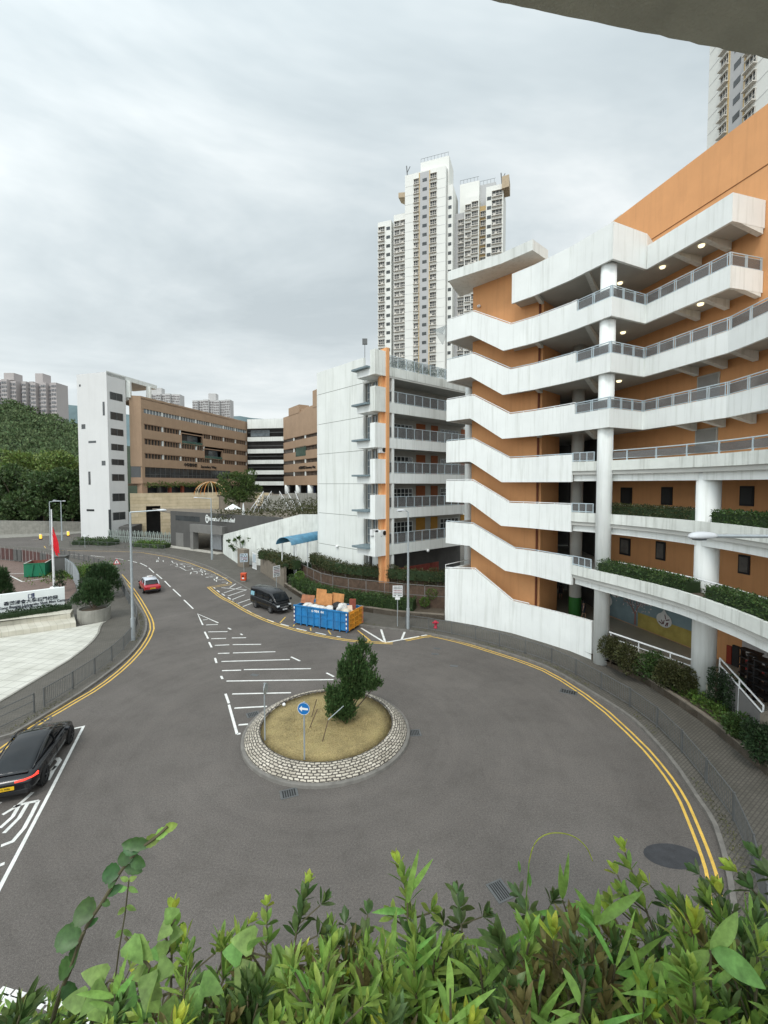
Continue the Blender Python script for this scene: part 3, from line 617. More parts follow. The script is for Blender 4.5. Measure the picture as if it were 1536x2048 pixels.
# columns
def column(x, y, z0, z1, r, par=SB, m=None, name='column'):
    mb = MB(); mb.lathe([(r, z0), (r, z1)], (x, y, 0), 28); o = mb.build(name, m or M['white'], par, smooth=False)
    for p in o.data.polygons:
        if len(p.vertices) == 4: p.use_smooth = True
    return o
column(14.4, 28.45, 0, 26.1, .47)
column(17.35, 23.25, 0, 13.0, .56)
column(8.1, 41.4, 0, 22, .42)
for x, y in ((20.0, 16.2),): column(x, y, 0, 12.6, .56)
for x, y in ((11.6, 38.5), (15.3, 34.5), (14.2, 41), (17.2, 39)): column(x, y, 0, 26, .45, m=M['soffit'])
# interior rear walls, ground floor
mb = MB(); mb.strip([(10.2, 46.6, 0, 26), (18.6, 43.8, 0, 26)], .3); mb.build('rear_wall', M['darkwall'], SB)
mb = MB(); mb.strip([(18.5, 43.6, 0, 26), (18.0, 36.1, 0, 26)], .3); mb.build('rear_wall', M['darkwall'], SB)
mb = MB(); mb.prism([(14.3, 30.8), (15.0, 28.4), (17.2, 22.6), (19.5, 16.5), (22.4, 11), tuple(orangeN), tuple(orangeO), (18.6, 43.6), (10.2, 46.4), (9.8, 36)], 0, 1.35); mb.build('ground_floor', mat('pale_floor', (.36, .33, .27), .6, .1, 1), SB)
# beams under the slabs, from parapet to back wall
for k in (4, 5, 6, 7):
    z = zb[k] + (.3 if k < 7 else .2)
    segs = [(m1, 38), (lerp2(m2, Cc, .4), 37), (lerp2(Dd, Ee, .33), 32), (lerp2(Dd, Ee, .66), 30), (lerp2(Dd, Ee, .97), 28)]
    for p, yy in segs[:]:
        if p[0] < 16: q = p + Vector((2.6, 3.6))
        else: q = p + Vector((2.2, .62)) if yy < 33 else p + Vector((1.8, .9))
        a = p + (q - p).normalized() * .2
        mb = MB(); w2 = .15; dn = (q - a).normalized(); sd_ = Vector((-dn.y, dn.x)) * w2
        mb.add([(a.x - sd_.x, a.y - sd_.y, z + .02), (a.x + sd_.x, a.y + sd_.y, z + .02), (q.x + sd_.x, q.y + sd_.y, z + .02), (q.x - sd_.x, q.y - sd_.y, z + .02),
                (a.x - sd_.x, a.y - sd_.y, z - .12), (a.x + sd_.x, a.y + sd_.y, z - .12), (q.x + sd_.x, q.y + sd_.y, z - .52), (q.x - sd_.x, q.y - sd_.y, z - .52)], [(3, 2, 1, 0), (4, 5, 6, 7), (0, 1, 5, 4), (1, 2, 6, 5), (2, 3, 7, 6), (3, 0, 4, 7)])
        mb.build('ceiling_beam', M['white2'], SB)
# lit ceiling lamps
lampm = mat('lamp_glow', (1.0, .86, .55), .5, .02, 1, emit=1.6)
for u, v, k in [(1403, 491, 7), (1325, 534, 7), (1240, 566, 7), (1401, 608, 6), (1246, 665, 6), (1238, 762, 5)]:
    zz = zb[k] + (.3 if k < 7 else .2) - .03; p = G(u, v, zz); mb = MB(); mb.lathe([(.05, -.10), (.14, -.08), (.17, -.02), (.17, .03)], (p.x, p.y, zz), 16); mb.build('ceiling_lamp', lampm, SB)
# doors, windows, notices on the orange wall
def onor(u, v): return onw(orangeO, orangeN, u, v)
wallrz = math.atan2(oe.y, oe.x)
def wallbox(u0, u1, v0, v1, m, name, dep=.06, par=SB, zf=None):
    a, b = onor(u0, v1), onor(u1, v1); zt = onor((u0 + u1) / 2, v0).z; zb_ = onor((u0 + u1) / 2, v1).z
    if zf is not None: zb_ = zf
    c = (a + b) / 2; mb = MB(); mb.box((c.x - .97 * dep / 2, c.y - .24 * dep / 2, (zt + zb_) / 2), ((a - b).to_2d().length, dep, zt - zb_), wallrz)
    return mb.build(name, m, par)
for u0, u1, v0, v1 in [(1394, 1432, 860, 905), (1398, 1436, 752, 800)]:
    wallbox(u0 - 3, u1 + 3, v0 - 3, v1, M['soffit'], 'door_frame', .08); wallbox(u0, u1, v0, v1, mat('grey_door', (.32, .31, .29), .6), 'door', .12)
wallbox(1392, 1410, 970, 1004, M['soffit'], 'door', .1)
pic = mat('notice_board', (.13, .12, .11), .6, .3, 3)
for u0, u1, v0, v1 in [(1242, 1264, 975, 1010), (1323, 1345, 974, 1010), (1480, 1508, 972, 1012), (1240, 1261, 1076, 1110), (1312, 1331, 1083, 1120), (1477, 1500, 1110, 1148), (1391, 1400, 1094, 1152)]:
    wallbox(u0, u1, v0, v1, M['black'], 'notice_frame', .07)
    wallbox(u0 + 3, u1 - 3, v0 + 4, v1 - 4, pic if v0 > 1050 else mat('dark_picture', (.03, .03, .03), .5), 'notice', .1)
# small glass canopy by the upper stair and bulkhead lamp
g1, g2, g3 = AY(893, 650, 38.5), AY(893, 672, 38.5), AY(866, 660, 41)
mb = MB(); mb.add([g1, g2, g3, g3 + Vector((0, .05, .1)), g1 + Vector((0, 2.5, .05)), g2 + Vector((0, 2.5, 0))], [(0, 1, 2), (0, 2, 3, 4), (1, 2, 5)]); mb.build('glass_canopy', M['clear'], SB)
p = onw(O1, O2, 959.5, 613); mb = MB(); mb.lathe([(.02, .12), (.14, .06), (.17, -.02), (.12, -.1)], (p.x - .1, p.y - .1, p.z), 14); mb.build('wall_lamp', M['steelw'], SB)
# ---------- text as mesh ----------
def text(s, size, m, name, parent, M4, depth=.02, align='CENTER', sx=1.0, **k):
    cu = bpy.data.curves.new(name, 'FONT'); cu.body = s; cu.size = size; cu.extrude = depth; cu.align_x = align; cu.align_y = 'CENTER'; cu.resolution_u = 3
    if k.get('bold'): cu.offset = size * .018
    o = bpy.data.objects.new(name, cu); C.objects.link(o); bpy.context.view_layer.update()
    me = bpy.data.meshes.new_from_object(o.evaluated_get(bpy.context.evaluated_depsgraph_get())); bpy.data.objects.remove(o)
    me.name = name; me.transform(Matrix.Diagonal((sx, 1, 1, 1))); me.transform(M4)
    n = bpy.data.objects.new(name, me); C.objects.link(n); me.materials.clear(); me.materials.append(m)
    if parent is not None: me.transform(Matrix.Translation(-wloc(parent))); n.parent = parent
    return n
def face_M(c, right, up=(0, 0, 1)):
    """text plane: x along right, y along up"""
    r = Vector(right).normalized(); u = Vector(up).normalized(); n = r.cross(u)
    return Matrix.Translation(Vector(c)) @ Matrix((r, u, n)).transposed().to_4x4()
def v3(p, z=0): return Vector((p[0], p[1], z))
class Wall:
    """vertical wall plane from a to b (left to right as seen from outside)"""
    def __init__(s, a, b): s.a, s.b = Vector(a[:2]), Vector(b[:2]); s.d = (s.b - s.a).normalized(); s.L = (s.b - s.a).length; s.n = Vector((s.d.y, -s.d.x))
    def s_(s, u): # distance along for azimuth u
        p = onw(s.a, s.b, u, 968); return (p.to_2d() - s.a).dot(s.d)
    def z_(s, u, v): return onw(s.a, s.b, u, v).z
    def pt(s, t, out=0, z=0): q = s.a + s.d * t + s.n * out; return Vector((q.x, q.y, z))
    def box(s, mb, t0, t1, z0, z1, o0, o1): # out o0..o1
        c = s.pt((t0 + t1) / 2, (o0 + o1) / 2, (z0 + z1) / 2); mb.box(c, (abs(t1 - t0), abs(o1 - o0), abs(z1 - z0)), math.atan2(s.d.y, s.d.x)); return mb
# ---------- second school wing ----------
K, L_ = Vector((.34, 42.5)), Vector((-7.86, 51.4)); fd = Vector((.767, .642)); ed = Vector((-.677, .735))
WB = thing('school_wing', 'white five storey school wing with stained end wall and orange corner fin', 'building', (0, 48, 0))
EW = Wall(L_, K); FW = Wall(K, K + fd * 14.5)
inn = Vector((.735, .677)) # into the building from the end wall
mb = MB(); EW.box(mb, 0, EW.L * .70, 0, 24.95, -.3, 0); mb.build('end_wall', mat('white_end_wall', (.74, .76, .73), .88, .06, .3, streak=.40, scol=(.32, .34, .27), bump=.08, sscale=(1.1, 1.1, .07)), WB)
jn = MB()
for z in (22.35, 18.9, 15.45, 12.0, 8.6, 5.0): EW.box(jn, 0, EW.L * .7, z, z + .05, 0, .006)
jn.build('wall_joint', mat('joint_grey', (.22, .23, .21), .9), WB)
mb = MB(); mb.prism([EW.pt(0, -.3), EW.pt(0, -9), EW.pt(0, -9) + Vector((2, 6, 0)), EW.pt(0, -.3) + Vector((1, 1.5, 0))], 0, 24.9); 
mb = MB(); mb.strip([(L_.x, L_.y, 0, 24.9), (L_.x + fd.x * 12, L_.y + fd.y * 12, 0, 24.9)], -.3); mb.build('rear_wall', M['white2'], WB)
# recessed window bay on the end wall
t70, t82 = EW.L * .70, EW.L * .80
wz = {1: 5.0, 2: 8.6, 3: 12.05, 4: 15.5, 5: 18.95, 6: 22.4}
mb = MB(); EW.box(mb, t70, EW.L, 0, 22.6, -.9, -.6); mb.build('recess_wall', M['white'], WB)
Q = K - fd * 1.56
QW = Wall(Q + ed * 2.71, Q)
for k in range(1, 7):
    z = wz[k]
    mb = MB()
    # low return along the end wall and tall corner box
    QW.box(mb, 0, 2.71 - .7, z, z + .68, -1.56, 0); mb.build('bay_ledge', M['white'], WB)
    mb = MB(); mb.prism([tuple(Q), tuple(K + fd * (-.18)), tuple(K + fd * (-.18) + ed * 1.0), tuple(Q + ed * .7)], z, z + 2.35); mb.build('corner_balcony', WS if k > 4 else M['white'], WB)
    mb = MB(); QW.box(mb, -.35, 2.71 - .72, z + .68, z + .86, -1.5, .42); mb.build('sun_shade', mat('shade_bluegrey', (.17, .22, .24), .6, .1, 2), WB)
    if k < 6:
        pass
    if k > 1 or True:
        zz0, zz1 = z + .9, z + 3.42
        if k == 6: continue
        g = MB(); EW.box(g, t70 + .1, t82 + .25, zz0, zz1, -.5, -.45); w_ = g.build('window', M['winblue'], WB)
        f = MB()
        for tt in (t70 + .1, t70 + .55, t70 + .95, t82 + .22): EW.box(f, tt - .03, tt + .03, zz0, zz1, -.45, -.40)
        for z2 in (zz0, zz0 + .85, zz0 + 1.5, zz1 - .06): EW.box(f, t70 + .1, t82 + .25, z2, z2 + .05, -.45, -.41)
        f.build('frame', M['soffit'], w_)
# orange fin
mb = MB(); FW.box(mb, -.22, .13, 0, 25.1, -1.2, .12); mb.build('orange_fin', M['orange'], WB)
mb = MB(); FW.box(mb, -.60, -.24, 0, 24.6, -.62, -.25); mb.build('orange_fin', M['orange'], WB)
mb = MB(); FW.box(mb, .13, .19, 0, 24.8, .02, .08); mb.build('downpipe', M['soffit'], WB)
# facade: slabs, parapets, railings, rear wall with doors and windows
for k in range(1, 7):
    z = wz[k]; top = z + (1.0 if k < 6 else .95)
    mb = MB(); FW.box(mb, .2, 14.5, z, top, -.2, 0); mb.build('corridor_parapet', M['white2'] if k in (5, 1) else WS if k == 6 else M['white'], WB)
    mb = MB(); FW.box(mb, .2, 14.5, z + .05, z + .3, -2.6, -.2); mb.build('floor_slab', M['soffit'], WB)
    rl = MB(); gl = MB()
    rl.tube([FW.pt(.2, -.1, top + 1.12), FW.pt(14.5, -.1, top + 1.12)], .035, 6)
    rl.tube([FW.pt(.2, -.1, top + .08), FW.pt(14.5, -.1, top + .08)], .02, 6)
    for i in range(13):
        t = .25 + i * 1.15; FW.box(rl, t, t + .06, top, top + 1.12, -.13, -.07)
        if i < 12: FW.box(gl, t + .1, t + 1.1, top + .12, top + 1.05, -.105, -.095)
    ro = rl.build('glass_railing', M['railblue'], WB); gl.build('glass_panel', M['glass'] if k < 6 else M['clear'], ro)
    if k == 6: continue
    # rear wall of corridor
    mb = MB(); FW.box(mb, .2, 14.5, z + .3, z + 3.5, -2.8, -2.6); mb.build('rear_wall', mat('corridor_wall', (.42, .40, .36), .85, .1, 1), WB)
    def fwb(name, u0, u1, h0, h1, m, out=-2.56, par=WB):
        W2 = Wall(FW.pt(0, -2.6), FW.pt(14.5, -2.6)); a, b = W2.s_(u0), W2.s_(u1); q = MB(); W2.box(q, a, b, z + .3 + h0, z + .3 + h1, 0, out + 2.6); return q.build(name, m, par), W2, a, b
    dm = mat('orange_door', (.30, .085, .02), .6, .1, 2) if k > 1 else mat('amber_door', (.42, .20, .02), .6, .1, 2)
    if k < 5:
        fwb('door', 832, 850, 0, 2.9, dm); fwb('door', 861.5, 875, 0, 2.9, dm); fwb('door', 921, 930, 0, 2.9, dm)
        for u0, u1 in ((785, 824), (880, 916)):
            w_, W2, a, b = fwb('window', u0, u1, 1.0, 2.6, M['win'])
            f = MB(); n = 5
            for i in range(n + 1):
                t = a + (b - a) * i / n; W2.box(f, t - .035, t + .035, z + 1.3, z + 2.9, .04, .07)
            for zz in (1.3, 2.35, 2.86): W2.box(f, a, b, z + zz, z + zz + .06, .045, .075)
            f.build('frame', M['white'], w_)
    else:
        w_, W2, a, b = fwb('window', 828, 848, 1.0, 2.5, M['win']); fwb('window', 860, 885, 1.0, 2.5, M['win'])
        fl = random.Random(3)
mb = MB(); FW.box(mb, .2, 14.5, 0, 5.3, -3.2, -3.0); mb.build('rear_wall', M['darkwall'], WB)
sl_ = MB()
for i in range(34):
    t = 1.2 + i * .2; FW.box(sl_, t, t + .1, 1.2, 3.4, -.6, -.5)
sl_.build('slat_screen', mat('maroon_slats', (.17, .04, .03), .6, .2, 3), WB)
mb = MB(); mb.prism([tuple(EW.pt(0, -.3)[:2]), tuple(K), tuple(FW.pt(14.5, 0)[:2]), tuple((L_ + fd * 12))], 24.0 - 1.7, 22.5); mb.build('roof_slab', M['soffit'], WB)
mb = MB(); mb.tube([EW.pt(EW.L * .72, 0, 24.9), EW.pt(EW.L * .72, 0, 26.2)], .03); mb.box(EW.pt(EW.L * .72, 0, 26.5), (.5, .3, .55)); mb.build('floodlight', M['steel'], WB)
for (u, v, w0) in [(676, 1093, EW), (854, 1101, FW)]:
    p = onw(w0.a, w0.b, u, v); mb = MB(); mb.lathe([(.02, .17), (.13, .12), (.17, 0), (.12, -.12), (.02, -.17)], (p.x + w0.n.x * .15, p.y + w0.n.y * .15, p.z), 14); mb.build('globe_lamp', M['steelw'], WB, smooth=True)
def aircon(u, v, Y, lab, rz=.7):
    p = UX(u, Y, ZV(v, Y)); t = thing('air_conditioner', lab, 'air conditioner', p, 'air conditioners on the wing')
    b = MB(); b.box((0, 0, .3), (.85, .35, .6)); bo = b.build('body', M['steelw'], None, bevel=.02)
    f = MB(); f.tube([(.12, -.18, .3), (.12, -.20, .3)], .22, 18); fo = f.build('fan_grille', M['black'])
    br = MB(); br.box((-.3, 0, -.02), (.05, .4, .04)); br.box((.3, 0, -.02), (.05, .4, .04)); bb = br.build('bracket', M['steel'])
    for o in (bo, fo, bb): o.parent = t
    t.rotation_euler = (0, 0, rz)
aircon(749, 1071, 41.9, 'left of two white air conditioners on the lowest corner balcony'); aircon(765, 1072, 42.3, 'right of two white air conditioners on the lowest corner balcony, beside the orange fin')
aircon(764, 906, 42.4, 'single white air conditioner hung below the third corner balcony from the top')
# ---------- white lift tower ----------
TL, TC, TR = Vector((-66.7, 95.4)), Vector((-58.7, 93)), Vector((-57.5, 97.7))
T = thing('lift_tower', 'tall white tower with slit windows left of the brown campus building', 'tower', (-60, 96, 0))
mb = MB(); mb.prism([TL, TC, TR, TR + Vector((-7.5, 4))], 0, 35.7); mb.build('wall', mat('tower_white', (.66, .66, .65), .85, .04, .2, streak=.15, scol=(.38, .37, .35), sscale=(.8, .8, .05)), T)
LF, RF = Wall(TL, TC), Wall(TC, TR)
Z1 = lambda x, y: (x / 3.7236, 700 + y / 3.7236)
for y0, y1 in [(325, 380), (470, 525), (590, 640), (703, 750), (815, 858), (925, 975), (1068, 1125), (1208, 1265)]:
    a, b = RF.s_(224.5), RF.s_(248.5); m_ = (y0 + y1) / 2; z0, z1 = RF.z_(*Z1(885, y1)), RF.z_(*Z1(885, y0))
    w_ = RF.box(MB(), a, b, z0, z1, -.1, .02).build('window', M['win'], T); f = MB()
    for t in (a, (a + b) / 2, b): RF.box(f, t - .06, t + .06, z0, z1, .02, .08)
    f.build('frame', M['steel'], w_)
for x0, x1, y0, y1 in [(780, 795, 385, 487), (620, 648, 553, 588), (668, 724, 677, 693), (762, 790, 825, 860), (660, 676, 905, 1003), (640, 697, 1185, 1200), (803, 818, 1188, 1400), (610, 622, 255, 272)]:
    (u0, v0), (u1, v1) = Z1(x0, y0), Z1(x1, y1); LF.box(MB(), LF.s_(u0), LF.s_(u1), LF.z_(u0, v1), LF.z_(u0, v0), -.1, .03).build('window', M['win'], T)
mb = MB(); e1, e2 = Vector((-55.3, 107)), Vector((-50.6, 121))
mb.prism([TC, TR, e1, e1 + Vector((-7, 2.2)), e1 + Vector((-7.6, -1)), TR + Vector((-6.8, 3))], 35.0, 35.95); mb.build('roof_frame', M['white2'], T)
for p in (Vector((-57.3, 98.6)), Vector((-55.9, 104.4)), Vector((-62, 105.5))):
    mb = MB(); mb.box((p.x, p.y, 33.2), (.9, .9, 3.7), .2); mb.build('roof_column', M['white2'], T)
# ---------- brown campus building ----------
BB = thing('campus_building', 'brown tiled campus building with ribbon windows above a beige stone base', 'building', (-52, 110, 0))
brn = mat('brown_tiles', (.37, .255, .17), .8, .08, .4, streak=.25, scol=(.16, .10, .06), fine=.15); brn2 = mat('brown_tiles_pinkish', (.38, .255, .175), .8, .08, .4)
A0, A1, A2 = Vector((-57.3, 98.6)), Vector((-55.0, 99.2)), Vector((-44.0, 140.6))
MW, NW = Wall(A1, A2), Wall(A0, A1)
zz = [(12.1, 13.5), (15.9, 17.9), (19.05, 21.1), (22.4, 24.5), (25.7, 28.2), (29.2, 31.9)]
def nobalc(mb, z0, z1):
    MW.box(mb, 0, MW.L, z0, z1, -.6, 0)
balc = [(365, 407, 22.0, 24.9), (410, 446, 18.7, 21.6)]
for i, (z0, z1) in enumerate(zz):
    mb = MB(); cuts = []
    for u0, u1, b0, b1 in balc:
        if z0 < b1 and z1 > b0 and (b0 < z1 - .2): cuts.append((MW.s_(u0), MW.s_(u1)))
    if not cuts: MW.box(mb, 0, MW.L, z0, z1, -.6, 0)
    else:
        c0, c1 = cuts[0]; MW.box(mb, 0, c0, z0, z1, -.6, 0); MW.box(mb, c1, MW.L, z0, z1, -.6, 0)
    mb.build('spandrel', brn if i else brn2, BB)
mb = MB(); MW.box(mb, 0, .8, 13.5, 31.9, -.58, -.02); MW.box(mb, MW.L - .3, MW.L, 12.2, 31.8, -.58, -.02); mb.build('corner_pier', brn, BB)
mb = MB(); NW.box(mb, 0, NW.L, 16.0, 31.9, -.6, 0); mb.build('corner_wall', brn, BB)
mb = MB(); NW.box(mb, 0, NW.L, 12.1, 13.5, -.6, .0); mb.build('corner_wall', brn2, BB); mb = MB(); NW.box(mb, 0, NW.L, 13.5, 16.0, -.5, -.2); mb.build('window', M['win'], BB)
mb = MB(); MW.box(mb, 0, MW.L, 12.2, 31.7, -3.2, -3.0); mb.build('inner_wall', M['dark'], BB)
mb = MB(); mb.prism([tuple(MW.pt(0, 0)[:2]), tuple(MW.pt(MW.L, 0)[:2]), tuple(MW.pt(MW.L, -18)[:2]), tuple(MW.pt(3, -9)[:2])], 31.2, 31.5); mb.build('roof_slab', brn2, BB)
mb = MB(); mb.prism([tuple(MW.pt(.3, -.3)[:2]), tuple(MW.pt(MW.L, -.3)[:2]), tuple(MW.pt(MW.L, -14)[:2]), tuple(MW.pt(3, -9)[:2])], 11.6, 12.1); mb.build('floor_slab', brn2, BB)
finm = mat('window_fin_brown', (.20, .13, .085), .7, .1, 1)
for ri, (z0, z1) in enumerate([(28.2, 29.2), (24.5, 25.7), (21.1, 22.4), (17.9, 19.05), (13.5, 15.9)]):
    s = .8; n = 7 if ri < 4 else 1
    if ri == 4:
        w_ = MW.box(MB(), .8, MW.s_(462), z0, z1, -.3, -.2).build('window', M['win'], BB); f = MB(); t = .8
        while t < MW.s_(462): MW.box(f, t, t + .08, z0, z1, -.2, -.12); t += 1.6
        MW.box(f, .8, MW.s_(462), z0 + .7, z0 + .78, -.2, -.13); f.build('frame', M['steel'], w_)
        MW.box(MB(), MW.s_(462), MW.L, 14.3, z1, -.55, -.03).build('spandrel', brn, BB); continue
    seg = (MW.L - .8) / n
    for j in range(n):
        a, b = .8 + seg * j, .8 + seg * (j + 1) - .5
        if ri in (1, 2):
            c0, c1 = MW.s_(balc[ri - 1][0]), MW.s_(balc[ri - 1][1])
            if b > c0 and a < c1:
                if a < c0 - 1: b = c0 - .3
                elif b > c1 + 1: a = c1 + .3
                else: continue
        w_ = MW.box(MB(), a, b, z0, z1, -.35, -.28).build('window', M['win'] if ri else M['winblue'], BB)
        f = MB(); t = a
        while t < b:
            if ri: MW.box(f, t, t + .3, z0, z1, -.28, -.05)
            else: MW.box(f, t, t + .12, z0, z1, -.28, -.2)
            t += .95
        if ri: MW.box(f, a, b, z1 - .08, z1 + .1, -.2, .12)
        f.build('frame', finm if ri else M['white2'], w_)
        MW.box(MB(), b, b + .5, z0, z1, -.3, -.1).build('pier', M['white2'], BB)
for (u0, u1, b0, b1) in balc:
    a, b = MW.s_(u0), MW.s_(u1); o = MW.box(MB(), a, b, b0, b1, -1.9, -1.8).build('recessed_balcony', M['darkwall'], BB)
    MW.box(MB(), (a + b) / 2, b, b0 + .2, b1, -1.75, -1.7).build('glass_panel', M['winblue'], o)
    MW.box(MB(), a, b, b0 + .1, b0 + 1.1, -.1, -.06).build('glass_panel', glassm('green_glass', (.12, .22, .18), .5), o)
    mb = MB(); MW.box(mb, a - .25, a, b0, b1, -.5, .06); MW.box(mb, b, b + .25, b0, b1, -.5, .06); MW.box(mb, a - .25, b + .25, b1, b1 + .2, -.5, .06); mb.build('frame', brn2, o)
text('Secondary Wing', 1.0, M['black'], 'lettering', BB, face_M(MW.pt(MW.s_(418), .06, 16.7), v3(MW.d)), .04, bold=1)
text('中學教學樓', 1.0, M['black'], 'lettering', BB, face_M(MW.pt(MW.s_(382), .06, 16.9), v3(MW.d)), .04, bold=1)
# beige stone base
sto = brickm('beige_stone', (.52, .42, .27), (.58, .48, .33), (.36, .29, .19), 4.5, .75, .03, coords='w', bump=.15)
BW = Wall((-57.0, 97.6), (-37.2, 110.5))
mb = MB(); a, b = BW.s_(291), BW.s_(320); zt = BW.z_(305, 1012)
BW.box(mb, 0, a, 0, 9.9, -.5, 0); BW.box(mb, b, BW.L, 0, 9.9, -.5, 0); BW.box(mb, a, b, zt, 9.9, -.5, -.002); mb.build('stone_base', sto, BB)
mb = MB(); BW.box(mb, a - .3, b + .3, 0, zt + .2, -4.0, -3.9); mb.build('door_recess', M['dark'], BB)
mb = MB(); mb.prism([BW.pt(.2, -.5)[:2], BW.pt(BW.L, -.5)[:2], (-30, 118), (-43.5, 138), (-56, 100.2)], 9.3, 9.6); mb.build('terrace', M['conc2'], BB)
mb = MB(); MW.box(mb, 2, MW.L, 9.6, 11.6, -2.2, -2.0); mb.build('shopfront', M['win'], BB)
mb = MB(); MW.box(mb, 0, 1.6, 9.5, 12.1, -1.5, -.2); mb.build('corner_pier', brn2, BB)
for s_ in (6, 9.5, 14, 20, 26, 32): 
    mb = MB(); MW.box(mb, s_, s_ + .7, 9.6, 12.1, -1.6, -1.0); mb.build('pier', mat('red_pier', (.30, .08, .05), .7, .1, 2) if s_ in (9.5, 14) else M['darkwall'], BB)
mb = MB(); BW.box(mb, BW.s_(441), BW.s_(457), 7.2, 8.6, .0, .04); mb.build('window', M['win'], BB)
text('幼稚園及小學', .62, M['black'], 'lettering', BB, face_M(BW.pt(BW.s_(449), .05, 9.1), v3(BW.d)), .03)
# banded middle block
MWc = Wall((-43.6, 139.6), (-31.6, 137.6)); MB_ = thing('banded_block', 'block with white bands and dark open floors between the brown wings', 'building', (-38, 139, 8))
V4 = lambda y: ZV(780 + y / 6.4, 138.6)
for y0, y1 in [(370, 490), (600, 655), (755, 810), (895, 945), (1028, 1080), (1170, 1220)]:
    mb = MB(); MWc.box(mb, 0, MWc.L, V4(y1), V4(y0), -.4, 0); mb.build('white_band', M['white2'], MB_)
mb = MB(); MWc.box(mb, -5, MWc.L + 4, 8, V4(380), -3.0, -2.8); mb.build('rear_wall', M['dark'], MB_)
for y in (545, 715, 850, 990, 1128):
    mb = MB(); MWc.box(mb, .1, MWc.L - .1, V4(y), V4(y) + .14, -.3, -.2); mb.build('handrail', M['steel'], MB_)
for y in (770, 905, 1040, 1180): mb = MB(); MWc.box(mb, 0, MWc.L, V4(y), V4(y) + .25, -2.8, -.4); mb.build('floor_slab', M['soffit'], MB_)
mb = MB(); MWc.box(mb, .6, 7, V4(590), V4(505), -1.2, -1.1); mb.build('skylight', M['winblue'], MB_)
# right brown wing
RW = Wall((-31.6, 137.4), (-13.0, 109.5)); RB = thing('brown_wing', 'brown tiled wing with ribbon windows partly hidden behind the white school wing', 'building', (-24, 125, 8))
lv = [(880, 886), (900, 908), (923, 930), (945, 953)]; prev = ZV(835.5, 137.4)
zs = [(ZV(b, 137.4), ZV(a, 137.4)) for a, b in lv]; zbot = ZV(970, 137.4)
ed_ = [prev] + [z for p in zs for z in (p[1], p[0])] + [zbot]
for i in range(0, len(ed_), 2):
    mb = MB(); RW.box(mb, 0, RW.L, ed_[i + 1], ed_[i], -.5, 0); mb.build('spandrel', brn, RB)
for i, (z0, z1) in enumerate(zs):
    for j in range(4):
        a = RW.L * j / 4 + .3; b = RW.L * (j + 1) / 4 - .6; w_ = RW.box(MB(), a, b, z0, z1, -.35, -.28).build('window', M['win'], RB); f = MB(); t = a
        while t < b: RW.box(f, t, t + .14, z0, z1, -.28, -.2); t += .9
        RW.box(f, a, b, z1 - .1, z1 + .06, -.2, .1); f.build('frame', finm, w_)
        RW.box(MB(), b, b + .9, z0, z1, -.3, -.1).build('pier', M['white2'], RB)
a, b = RW.s_(592), RW.s_(612); RW.box(MB(), a, b, ZV(914, 130), ZV(895, 130), -.2, .03).build('window', mat('green_window', (.06, .10, .08), .2, .2, 1), RB)
mb = MB(); RW.box(mb, RW.s_(579), RW.s_(600), prev - .1, prev + 2.2, -3, .1); RW.box(mb, RW.s_(600), RW.s_(627), prev - .1, prev + .8, -3, -.4); RW.box(mb, RW.s_(627), RW.L, prev - .1, prev + 4.4, -5, .1); mb.build('roof_block', brn, RB)
mb = MB(); RW.box(mb, 0, RW.L, 8, prev, -6, -3); mb.build('rear_wall', M['dark'], RB)
for u in (571, 593, 617): q = onw(RW.a, RW.b, u, 968); column(q.x + .5, q.y + .3, 8, zbot, .8, RB)
mb = MB(); RW.box(mb, RW.s_(595), RW.s_(612), 8.3, 11.2, -2.9, -2.8); mb.build('blue_panel', mat('navy_panel', (.03, .05, .13), .5), RB)
text('小學教學樓 Elementary Wing', .95, M['black'], 'lettering', RB, face_M(RW.pt(RW.s_(614), .06, ZV(936, 126)), v3(RW.d)), .04, bold=1)
# grand stair and podium walls
ST = thing('podium_stair', 'broad grey podium stair with white rails leading up to the banded block', 'staircase', (-26, 95, 4))
mb = MB(); n = 30
def stx(u, Y): return (u - CX) / FPX * Y
for i in range(n):
    y0 = 84 + i * .8; z1 = 5.6 + (i + 1) * .12; xl, xr = stx(520 + 8 * i / n, y0), stx(596 - 14 * i / n, y0)
    mb.box(((xl + xr) / 2, y0 + .4, z1 / 2 + 2), (xr - xl, .8, z1 - 4))
mb.build('steps', M['conc'], ST)
mb = MB(); mb.box((-33, 118, 6.0), (36, 20, 6.1)); mb.build('upper_terrace', M['conc2'], ST)
for ua, ub in [(497, 527), (506, 527), (515, 543), (583, 559), (597, 574), (606, 590)]:
    mb = MB()
    pa, pb = Vector((stx(ua, 84), 84, 6.6)), Vector((stx(ub, 108), 108, 10.2)); mb.tube([pa, pb], .07, 6)
    for s in resample([pa, pb], 4): mb.tube([(s.x, s.y, s.z - 1.0), s], .035, 5)
    mb.build('handrail', M['steelw'], ST)
mb = MB(); mb.box((stx(525, 108), 108, 8.2), (3.4, 1, 3.2)); mb.build('podium_wall', sto, ST)
mb = MB(); mb.box((stx(602, 106), 107, 7.8), (7.2, 1, 3.9)); mb.build('podium_wall', M['conc'], ST)
